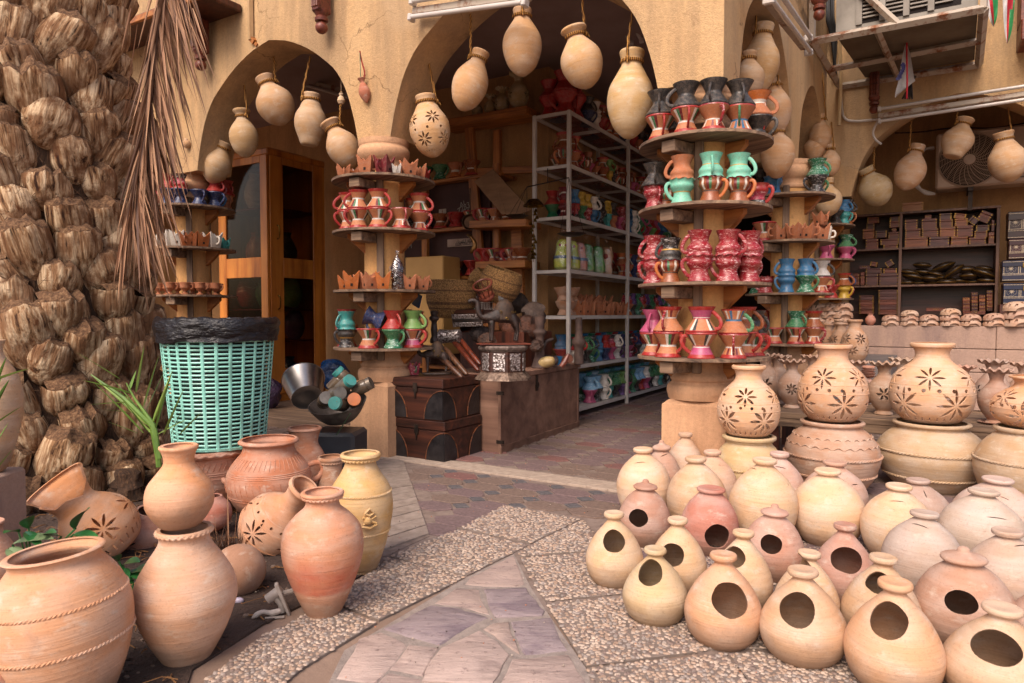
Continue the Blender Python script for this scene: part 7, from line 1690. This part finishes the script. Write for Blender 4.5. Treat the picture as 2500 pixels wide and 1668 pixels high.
for i in range(1500):
    a=rnd.uniform(math.pi*.9,PI2+.3); z=rnd.uniform(.0,2.9); R=trad(z)+rnd.uniform(-.01,.05); L=rnd.uniform(.03,.12); t=rnd.uniform(-1.3,1.3)
    p=Vector((math.cos(a)*R,math.sin(a)*R,z)); tg=Vector((-math.sin(a),math.cos(a),0))*math.cos(t)+Vector((0,0,1))*math.sin(t); nn=Vector((math.cos(a),math.sin(a),0))
    mb.tube([p,p+tg*L*.5+nn*.015,p+tg*L+nn*rnd.uniform(-.01,.03)],[.0016,.0013,.0004],3)
mb.obj('fibres',simple('loose_fibre','#6b4c30','#3a2617',20,.9,0),palm,kind='stuff')
# ragged root clods at the foot
mb=MB()
for i in range(46):
    a=rnd.uniform(-math.pi*.95,.1); R=.72+rnd.uniform(-.04,.16); mb.ball((math.cos(a)*R,math.sin(a)*R,rnd.uniform(.0,.12)),rnd.uniform(.04,.10),10,7,0,(1,.8,.9),nz=.7)
mb.obj('root_clods',FIB,palm,kind='stuff')
# ================================================================= DEAD FROND
def leaflet(mb,p0,dir_,L,w_,mi=0,droop=0.,roll=0.,n=6):
    d_=Vector(dir_).normalized(); side=d_.cross(Vector((0,0,1)));
    if side.length<.05: side=Vector((1,0,0))
    side=(Matrix.Rotation(roll,3,d_)@side).normalized(); nn=d_.cross(side); vs=[];p=Vector(p0)
    for i in range(n+1):
        t=i/n; ww=w_*(1-t)**.6*(.35+.65*min(1,t*5)); vs+= [p+side*ww/2,p+nn*ww*.22,p-side*ww/2]
        d_=(d_+Vector((0,0,-droop/n))).normalized(); p=p+d_*L/n
    fs=[]
    for i in range(n): a=i*3; fs+=[(a,a+1,a+4,a+3),(a+1,a+2,a+5,a+4)]
    mb.add(vs,fs,mi)
DRY=[simple('dry_leaflet_%d'%i,a,b,10,.7,.4,.003,stretch=(1,1,.2)) for i,(a,b) in enumerate((('#a07a5c','#6e4c38'),('#b58d6c','#8a6248'),('#84614c','#523a2e')))]
fr=empty('dead_palm_frond',AY(395,0,3.45),0,label='dry brown palm frond hanging down in front of the left arch',cat='frond'); FO=fr.location
rach=[AY(x,y,d)-FO for x,y,d in ((412,-150,3.42),(404,-40,3.42),(385,60,3.44),(372,180,3.46),(362,280,3.47),(345,370,3.5),(325,450,3.52),(312,520,3.54))]
rc=crv(rach,6); mb=MB(); mb.tube(rc,[.034-.026*i/len(rc) for i in range(len(rc))],6,0,None,False,.45); mb.obj('rachis',DRY[0],fr)
nl=0
for i in range(len(rc)-1):
    for s_ in(-1,1,1):
        for q in range(2):
            p=rc[i]; p=Vector(p); u=i/len(rc); a=math.radians(rnd.uniform(5,30) if s_>0 else rnd.uniform(2,24)); a*=.85; 
            d_=Vector((math.sin(a)*s_,rnd.uniform(-.15,.15),-math.cos(a))); L=rnd.uniform(.36,.66) if s_>0 else rnd.uniform(.3,.6)
            if u>.8: L*=.9
            mb=MB(); leaflet(mb,p,d_,L,rnd.uniform(.014,.027),0,rnd.uniform(.0,.6),rnd.uniform(-1.2,1.2),7); 
            mb.obj('leaflet',DRY[rnd.choices([0,1,2],[4,3,2])[0]],fr); nl+=1
for (x0,y0,x1,y1) in [(470,20,505,130),(440,0,500,140),(455,-30,478,190),(430,30,440,230),(400,100,470,450),(395,180,455,500),(392,220,430,510),(385,260,470,540),(380,330,412,520),(345,520,365,640),(340,560,375,730),(345,600,362,750),(350,480,400,660),(372,420,440,620),(320,20,295,130),(335,60,300,300),(330,200,300,300),(310,-20,297,60)]:
    a=AY(x0,y0,3.4)-FO; b=AY(x1,y1,3.4)-FO; mb=MB(); leaflet(mb,a,b-a,(b-a).length,.014,0,0,rnd.uniform(-1,1),6); mb.obj('leaflet',DRY[1],fr); nl+=1
# ================================================================= GREEN PALM SHOOTS
GR=[simple('fresh_palm_leaf','#6f8f3c','#4b6b28',6,.45,.2,.002),simple('light_palm_leaf','#93ab55','#6b8a3a',6,.45,.2,.002)]
def shoot(base,dep,tips,lab,w_=.016):
    B_=AY(*base,dep); e=empty('palm_shoot',B_,0,label=lab,cat='palm shoot')
    for k,(sx,sy,tx,ty,dd) in enumerate(tips):
        a=AY(sx,sy,dep)-B_; b=AY(tx,ty,dep+dd)-B_; mb=MB(); d_=b-a; mid=.04*d_.length
        leaflet(mb,a,d_+Vector((0,0,mid)),d_.length,w_,0,.12,rnd.uniform(-1.0,1.0),7); mb.obj('leaflet',GR[k%2],e)
    return e
T1=[(560,1568,210,1180),(540,1540,460,1230),(820,1190,520,1000),(930,1280,985,955),(880,1270,930,1130),(980,1380,1085,1020),(1000,1400,1150,1075),(1040,1500,1180,1120),(1060,1540,1175,1130),(1120,1568,1255,1250),(1170,1568,1250,1375),(1230,1568,1385,1405),(1060,1550,780,1190),(1000,1500,650,1175),(980,1560,640,1200),(900,1350,610,1360),(900,1420,700,1395),(940,1560,740,1480),(1000,1540,840,1330),(1040,1568,960,1480),(900,1290,560,1190),(1080,1568,1280,1460)]
tips=[(x0/2.8 if x0>=800 else 375,500+y0/2.8,x1/2.8,500+y1/2.8,rnd.uniform(-.15,.1)) for x0,y0,x1,y1 in T1[2:]]
e=shoot((388,1120),2.95,tips,'green young palm shoot fanning out in front of the trunk and basket')
mb=MB(); B_=e.location; mb.tube(crv([AY(x,y,2.95)-B_ for x,y in ((388,1140),(378,1050),(355,1010),(330,975),(308,935))],4),[.012-.0006*i for i in range(17)],6); mb.tube([AY(x,y,2.95)-B_ for x,y in ((388,1120),(372,1040),(300,970),(222,915))],[.014,.013,.009,.003],6); mb.obj('stem',GR[0],e)
tips=[(-20,y0,x1,y1,0) for y0,x1,y1 in ((960,15,870),(930,72,897),(1000,22,925),(1040,52,990),(1100,20,1030),(1160,30,1095),(980,5,915))]
shoot((-30,1050),2.3,tips,'green palm leaflets entering from the left edge',.018)
# broad leaved plant
LEAFM=simple('glossy_leaf','#2f6a33','#1c4a26',7,.35,.3,.003); LEAF2=simple('dull_leaf','#6a7d55','#4a5e3c',7,.6,.3,.003)
def bleaf(mb,p,d_,L,w_,up=Vector((0,-.4,1))):
    d_=Vector(d_).normalized(); s=d_.cross(up).normalized(); nn=s.cross(d_); vs=[]; n=7
    for i in range(n+1):
        t=i/n; ww=w_*math.sin(math.pi*min(1,t*.93+.05))**.8*.5; c_=Vector(p)+d_*L*t-nn*L*.22*t*t; vs+=[c_+s*ww+nn*ww*.35,c_,c_-s*ww+nn*ww*.35]
    fs=[]
    for i in range(n): a=i*3; fs+=[(a,a+1,a+4,a+3),(a+1,a+2,a+5,a+4)]
    mb.add(vs,fs,0)
def plant(name,base,dep,leaves,lab):
    B_=AY(*base,dep); e=empty(name,B_,0,label=lab,cat='plant')
    for (x,y,x2,y2,w_,m_) in leaves:
        a=AY(x,y,dep)-B_; b=AY(x2,y2,dep-.06)-B_; mb=MB(); bleaf(mb,a,b-a,(b-a).length,w_); mb.obj('leaf',m_,e)
        mb=MB(); mb.tube([Vector((0,0,0)),a*.5+Vector((.01,0,.0)),a],.003,5); mb.obj('stalk',LEAFM,e)
plant('leafy_plant',(60,1400),2.0,[(185,1290,200,1228,.05,LEAFM),(70,1290,62,1250,.04,LEAFM),(45,1300,12,1290,.035,LEAFM),(30,1330,110,1292,.04,LEAF2),(35,1360,62,1388,.04,LEAF2),(20,1340,55,1360,.04,LEAF2),(100,1310,125,1285,.03,LEAFM),(180,1305,232,1300,.035,LEAFM),(150,1310,100,1300,.03,LEAF2),(60,1300,95,1320,.03,LEAFM)],'leafy green plant with broad leaves behind the wide clay jar')
plant('leafy_plant',(310,1440),2.2,[(300,1380,330,1358,.04,LEAFM),(320,1400,362,1375,.045,LEAFM),(315,1395,345,1405,.035,LEAFM),(290,1370,278,1345,.03,LEAFM),(325,1420,335,1400,.03,LEAFM),(330,1430,325,1445,.03,LEAFM),(300,1390,310,1405,.03,LEAFM)],'small green leaves between the two tall left jars')
# dry stump tuft
B_=AY(545,1330,2.75); e=empty('dry_grass_tuft',(B_.x,B_.y,0),0,label='dry brown grass stubble behind the egg shaped pot',cat='grass tuft'); mb=MB()
for i in range(150):
    a=rnd.random()*PI2; r=rnd.random()*.09; p=Vector((r*math.cos(a),r*math.sin(a),0)); L=rnd.uniform(.05,.16); leaflet(mb,p,(rnd.uniform(-.5,.5),rnd.uniform(-.5,.5),1),L,.006,0,.5,0,3)
for (dx,dz,h) in ((.02,0,.27),(.04,.1,.25),(-.02,-.1,.2),(-.05,-.25,.15)): leaflet(mb,(dx,0,.03),(dz,0,1),h,.009,1,0,.4,4)
mb.obj('stubble',[simple('stubble','#5f3a22','#2c190f',20,.9,.2),DRY[1]],e,kind='stuff')
# ================================================================= MINT LAUNDRY BASKET
bc=Vector((AY(528,1000,3.42).x,3.46,PLANTER_H+.004)); H_=.60; r0,r1=.215,.268
bk=empty('laundry_basket',bc,0,label='mint green plastic laundry basket with slotted sides on the clay planter',cat='basket')
rr=lambda t:r0+(r1-r0)*t
nring=30
for i in range(nring):
    t=(i+.5)/nring; R=rr(t); mb=MB(); mb.tube([(R*math.cos(PI2*j/56),R*math.sin(PI2*j/56),t*H_) for j in range(56)],.0052,6,0,None,True); mb.obj('ring',MINTPL,bk)
mb=MB(); R=1
M0=MB(); M0.tube([(rr(t)+.002,0,t*H_) for t in (0,.5,1)],.0085,6,0,None,False,.5); rib=M0.mesh('rib',MINTPL)
for j in range(26): link('rib',rib,bk,(0,0,0),PI2*j/26)
MB().lathe([(1e-3,.0),(r0+.004,.0),(r0+.008,.012),(r0-.004,.016),(1e-3,.006)],48,0).obj('bottom',MINTPL,bk)
MB().lathe([(r1-.004,H_-.02),(r1+.012,H_-.012),(r1+.014,H_),(r1-.002,H_+.004)],56,0,cap=False).obj('rim',MINTPL,bk)
pr=[]
mb=MB(); o_=3.3
mb.lathe([(1e-3,.03),(r0-.03,.03),(r0-.022,.05),(r0+.005,.3),(r1-.03,.56),(r1-.014,H_+.0)],72,0,cap=False,rmod=lambda a,t,z:.03*noise.noise(Vector((math.cos(a)*6,math.sin(a)*6,z*5+o_)))-.02,mf=None)
def zr(a,t,z): return .012*noise.noise(Vector((math.cos(a)*3,math.sin(a)*3,z*3)))+.006*noise.noise(Vector((math.cos(a)*14,math.sin(a)*14,z*9)))
def rr2(a,t,z): return .035*noise.noise(Vector((math.cos(a)*2.5+7,math.sin(a)*2.5,z*16)))+.028*noise.noise(Vector((math.cos(a)*6,math.sin(a)*6,z*45)))
mb.lathe(crv([(r1-.016,H_-.01),(r1-.006,H_+.035),(r1+.012,H_+.042),(r1+.026,H_+.02),(r1+.024,H_-.02),(r1+.018,H_-.05),(r1+.016,H_-.075)],5),120,0,cap=False,rmod=rr2,zmod=zr)
mb.obj('bin_liner',BLACKPL,bk)
# ================================================================= UPPER FITTINGS
TUBE=simple('fluorescent_tube','#c4bcb4','#b5aca4',4,.25,0); 
def lamp(p0,p1,off,lab,t=.045,tubes=2,sp=.05):
    e=empty('tube_lamp',p0,0,label=lab,cat='tube lamp',group='unlit fluorescent tube lamps'); d_=(p1-p0); L=d_.length; x=d_.normalized(); o=Vector(off).normalized(); y=x.cross(o).normalized(); M_=Matrix(((x.x,y.x,o.x,0),(x.y,y.y,o.y,0),(x.z,y.z,o.z,0),(0,0,0,1)))
    mb=MB(); mb.box((L/2,0,-.03),(L,.05,.05),0,M_,.008); mb.obj('housing',RUSTW,e,smooth=False)
    for s_ in ([-1,1] if tubes==2 else [0]):
        mb=MB(); mb.tube([M_@Vector((.03,s_*sp,.02)),M_@Vector((L-.03,s_*sp,.02))],.016,12); mb.obj('tube',TUBE,e)
        for x_ in(.015,L-.015): mb=MB(); mb.box((x_,s_*sp,.005),(.03,.045,.06),0,M_,.006); mb.obj('end_cap',WHITEM,e,smooth=False)
    return e
up=Vector((0,0,1)); nA=-Bx
lamp(onq(1003,26,-.30),onq(1290,-14,-.30),nA,'twin tube lamp at the top of the wide arch')
lamp(onp(1973,112,.30),onp(1872,-25,.30),Ax,'rusty twin tube lamp slanting beside the right pier')
lamp(onq(2143,283,3.90),onq(2600,213,3.90),nA,'long white twin tube lamp across the box shop arch',sp=.06)
lamp(onq(620,168,2.0)+Vector((0,0,0)),onq(860,235,1.2),Vector((0,0,-1)),'dim tube lamp under the ceiling inside the left arch')
lamp(onp(1480,-30,-1.2),onp(1555,100,-1.2),Vector((0,0,-1)),'dim tube lamp under the ceiling in the wide arch')
mb=MB(); mb.tube(crv([onq(2147,290,3.9),onq(2132,320,3.98),onq(2137,340,4.0),onq(2152,352,4.0)],5),.012,6); mb.obj('lamp_cable',WHITEM,None,label='short white cable curling below the long tube lamp',cat='cable')
mb=MB(); mb.tube(crv([onq(2143,292,4.03),onq(2090,296,4.03),onq(2064,290,4.03),onq(2055,260,4.03),onq(2050,160,4.03),onq(2052,90,4.03)],5),.013,6); mb.obj('wall_conduit',WHITEM,None,label='cream conduit running up beside the air conditioner cage',cat='cable')
mb=MB(); mb.tube(crv([onq(2050,100,3.8),onq(2053,200,3.8),onq(2048,306,3.8)],5),.018,6); mb.obj('drain_hose',simple('cream_hose','#b0956c','#94795a',5,.5,.1),None,label='cream drain hose hanging from the caged air conditioner',cat='hose')
mb=MB()
for k in range(5): mb.tube(crv([onq(2012+6*k,-40,3.9),onq(2018+4*k,40,3.9),onq(2030+3*k,90,3.95),onq(2042-2*k,190,4.0)],5),.014,6)
mb.obj('black_cables',simple('black_cable','#141214',None,5,.5,0),None,label='bundle of black cables left of the caged air conditioner',cat='cables')
# cage with window air conditioner
bk_l=onq(2050,211,4.03); zc=bk_l.z; bk_r=onq(2390,157,4.03); fl=G(1983,101,zc); frr=G(2402,21,zc)
e=empty('air_conditioner_cage',fl,0,label='rusty white angle iron cage holding an old window air conditioner',cat='cage')
bar=lambda n_,a,b,t,m_=RUSTW:(MB().tube([a-fl,b-fl],t,4).obj(n_,m_,e,smooth=False))
H2=.95; U=Vector((0,0,H2)); ZT=Vector((0,0,.05))
bl=bk_l; br=Vector((bk_r.x,bk_r.y,zc)); 
for a,b in((fl,frr),(frr,br),(br,bl),(bl,fl)): bar('rail',a,b,.035)
ml,mr=fl.lerp(bl,.58),frr.lerp(br,.52); bar('rail',ml,mr,.032); bar('rail',fl.lerp(frr,.40),bl.lerp(br,.44),.028)
bar('rail',fl,fl+U,.03); bar('rail',frr,frr+U,.03); bar('brace',fl.lerp(frr,.53),fl+U*.75+Vector((.1,0,0)),.03)
au=empty('window_air_conditioner',fl,0,label='grey window air conditioner with louvred sides inside the cage',cat='air conditioner')
f0=fl.lerp(frr,.14).lerp(bl.lerp(br,.14),.06); f1=fl.lerp(frr,.97).lerp(bl.lerp(br,.97),.06); g0=fl.lerp(frr,.20).lerp(bl.lerp(br,.20),.98); g1=fl.lerp(frr,.97).lerp(bl.lerp(br,.97),.98)
AM=simple('grey_ac_metal','#8e877c','#6f675c',4,.5,.15); UM=simple('weathered_ac_base','#5b4c3a','#6f6350',3,.8,.4,.01)
mb=MB(); P4=[v-fl for v in (f0,f1,g1,g0)]; mb.add([p+Vector((0,0,.04)) for p in P4]+[p+Vector((0,0,H2)) for p in P4],[(3,2,1,0),(4,5,6,7),(0,1,5,4),(1,2,6,5),(2,3,7,6),(3,0,4,7)],[1,0,0,0,0,0]); mb.obj('casing',[AM,UM],au,smooth=False)
fd=(f1-f0); FL=fd.length; fx_=fd.normalized(); fn=Vector((fx_.y,-fx_.x,0)).normalized(); 
if fn.dot(-f0)<0: fn=-fn
MF=Matrix(((fx_.x,-fn.x,0,f0.x-fl.x),(fx_.y,-fn.y,0,f0.y-fl.y),(0,0,1,.04),(0,0,0,1)))
mb=MB(); mb.box((FL/2+.04,-.001,H2/2),(FL-.30,.006,H2-.12),0,MF); mb.obj('grille_shade_sheet',INSHADE,au,smooth=False)  # thin dark sheet on the casing, shade behind the louvres as colour
for b_ in range(4):
    mb=MB(); x0=.20+b_*(FL-.32)/4; 
    for j in range(26): mb.box((x0+(FL-.32)/8-.02,-.014,.10+j*.032),((FL-.32)/4-.05,.02,.012),0,MF)
    mb.obj('louvre_bank',AM,au,smooth=False,kind='stuff')
    mb=MB(); mb.box((x0-.022,-.012,H2/2),(.045,.014,H2-.1),0,MF); mb.obj('louvre_stile',AM,au,smooth=False)
# carved balcony panel top right
bp=empty('carved_balcony',W(1.75,3.75,0),ROTA,label='carved dark red wooden balcony base at the top right corner',cat='balcony')
zz=onq(2440,112,3.75).z
mb=MB(); mb.box((2.,.14,zz+.09),(4.,.40,.18),0,None,.01); mb.obj('beam',WRED,bp,smooth=False)
mb=MB(); mb.box((2.,.17,zz+.75),(4.,.30,1.1),0,None,.005); mb.obj('panel',WRED,bp,smooth=False)
for i in range(8):
    for j in range(2):
        x=.35+.5*i; z_=zz+.42+.48*j; mb=MB()
        for s in(.20,.13): 
            for (dx,dz,w1,w2) in((0,s,2*s,.03),(0,-s,2*s,.03),(s,0,.03,2*s),(-s,0,.03,2*s)): mb.box((x+dx,.005,z_+dz),(w1,.03,w2))
        mb.lathe([(1e-3,.0),(.05,-.0),(.06,.02),(1e-3,.03)],8,0,Matrix.Translation((x,.0,z_))@Matrix.Rotation(math.pi/2,4,'X')); mb.obj('carved_motif',WDK,bp,smooth=False)
# flags
FW,FR,FG=[simple('flag_'+n_,c_,None,6,.6,.1) for n_,c_ in (('white','#d0ccca'),('red','#b8182c'),('green','#1f8a4c'))]
def flag(pts,lab,d,top):
    # pts: five pixel columns top-left..top-right and the tip
    (xl,yl),(xr,yr),(xt,yt)=pts; a=onq(xl,yl,3.4); b=onq(xr,yr,3.4); t=onq(xt,yt,3.4); mb=MB(); n=8; rows=10; vs=[];fs=[];ms=[]
    for j in range(rows+1):
        v=j/rows
        for i in range(n+1):
            u=i/n; p=a.lerp(b,.5).lerp(t,v)+(b-a)*(u-.5)*(1-.45*v)*(1-v**6)+Bx*(.03*math.sin(u*5+v*4+xl)*(1-v*.4)); vs.append(p)
    for j in range(rows):
        for i in range(n):
            q=j*(n+1)+i; fs.append((q,q+1,q+n+2,q+n+1)); u=(i+.5)/n; ms.append(0 if u<.36 else (1 if u<.64 or (j<3 and u<.9) else 2))
    mb.add(vs,fs,ms); mb.obj('bunting_flag',[FW,FR,FG],None,label=lab,cat='flag',group='small red white and green bunting flags')
flag([(2192,-60),(2244,-60),(2207,33)],'leftmost bunting flag over the caged air conditioner',0,0)
flag([(2398,-40),(2436,-30),(2426,64)],'middle bunting flag at the right corner of the cage',0,0)
flag([(2447,-20),(2480,-16),(2460,106)],'rightmost longest bunting flag in front of the carved balcony',0,0)
mb=MB(); mb.tube(crv([onq(2150,-90,3.4),onq(2300,-50,3.4),onq(2480,-18,3.4),onq(2520,30,3.4)],6),.006,5); mb.obj('bunting_ribbon',FR,None,label='red ribbon carrying the bunting flags at the top right',cat='ribbon')
# white pennant
q_=3.2; a=onq(2214,105,q_); e=empty('white_pennant',a,0,label='white cloth pennant with purple emblem hanging from the cage on red ribbon',cat='pennant')
mb=MB(); rowsP=[((2211,104),(2214,106)),((2203,140),(2222,130)),((2197,175),(2228,165)),((2192,205),(2232,190)),((2187,222),(2235,197)),((2185,237),(2187,233))]
vs=[]
for r in rowsP:
    A_,B2=onq(*r[0],q_),onq(*r[1],q_)
    for i in range(7): u=i/6; vs.append(A_.lerp(B2,u)+Bx*(.05*math.sin(u*3.1))-a)
fs=[(j*7+i,j*7+i+1,j*7+i+8,j*7+i+7) for j in range(5) for i in range(6)]
mb.add(vs,fs); mb.obj('cloth',FW,e)
mb=MB()
for k_ in range(26):
    t=k_/25; x=2206-14*t+4*math.sin(t*3.1)+rnd.uniform(-2,2); y=155+38*t; P_=onq(x,y,q_-.03)-a; mb.box(tuple(P_),(.03*rnd.uniform(.5,1.2),.003,.018),0,None,0,rnd.uniform(-.5,.5)+ROTA)
mb.obj('purple_emblem',simple('purple_print','#4a4a8a',None,6,.6,0),e,smooth=False)
mb=MB(); mb.tube([onq(2211,52,q_)-a,Vector((0,0,.0)),onq(2214,130,q_-.03)-a,onq(2215,200,q_-.05)-a,onq(2214,241,q_)-a],.007,5); mb.ball(tuple(onq(2212,50,q_)-a),.035,10,8,0,(1.2,.6,.6),nz=.6); mb.obj('red_ribbon',FR,e)
mb=MB(); [mb.tube([onq(2236-3*k_,185,q_+.1)-a,onq(2203+6*k_,242,q_+.1)-a],.008,4) for k_ in range(5)]; mb.obj('dark_tassels',IRON,e)
# white plastic tap on the soil
P_=G(688,1500); e=empty('plastic_tap',(P_.x,P_.y,.0),.3,label='broken white plastic tap sticking out beside the tall front jar',cat='tap'); PW=simple('dirty_white_plastic','#b5aaa0','#8f837a',12,.5,.2)
mb=MB(); mb.tube([(.0,0,.0),(-.0,0,.035),(-.03,0,.075)],.012,10); mb.tube([(-.045,0,.055),(.0,0,.085)],.017,10); mb.tube([(.0,0,.07),(.05,.02,.07)],.009,8); mb.obj('body',PW,e)
mb=MB(); mb.box((.022,-.01,.05),(.012,.022,.12),0,Matrix.Rotation(-.35,4,'Y'),.004); mb.obj('lever',PW,e)
P_=G(655,1515); mb=MB(); mb.tube(crv([(-.05,0,.012),(-.02,0,.03),(.01,.01,.02),(.04,0,.03)],4),[.002,.006,.009,.008,.007,.007,.007,.008,.01,.01,.01,.009,.004],8); mb.box((.02,0,.008),(.06,.006,.006)); mb.obj('broken_tap_spout',PW,None,(P_.x,P_.y,0),.2,label='broken white spout piece lying left of the plastic tap',cat='tap piece')
P_=G(583,1475); mb=MB(); mb.ball((0,0,.012),.014,12,8,0,(1.3,.8,.8)); mb.obj('crumpled_foil',simple('lilac_foil','#b8aec0',None,5,.3,.2),None,(P_.x,P_.y,0),label='small lilac white scrap at the foot of the tall pink jar',cat='scrap')
# yellow jar emblem: crown and cross relief
o_=[o for o in D.objects if o.name.startswith('yellow_clay_jar')][0]
a=tocam(o_.location)+.25; mb=MB(); Rj=.128
def onj(u,v,off=.001): u*=.7; v=.235+(v-.24)*.7; t=a+u/.125; rj=.1275+off; return (rj*math.cos(t),rj*math.sin(t),v)
mb.tube([onj(-.035,.215),onj(.035,.255)],.004,6); mb.tube([onj(.035,.215),onj(-.035,.255)],.006,6); mb.tube([onj(-.025,.275),onj(.0,.30),onj(.022,.275),onj(.0,.262),onj(-.025,.275)],.005,6); mb.ball(onj(-.01,.235),.015,8,6,0,(1,1,1)); mb.tube([onj(-.04,.205),onj(0,.195),onj(.04,.21)],.006,6)
mb.obj('relief_emblem',CLAY,o_)
# wall pegs / hooks above the hanging jugs are the rope tops
finish_labels()
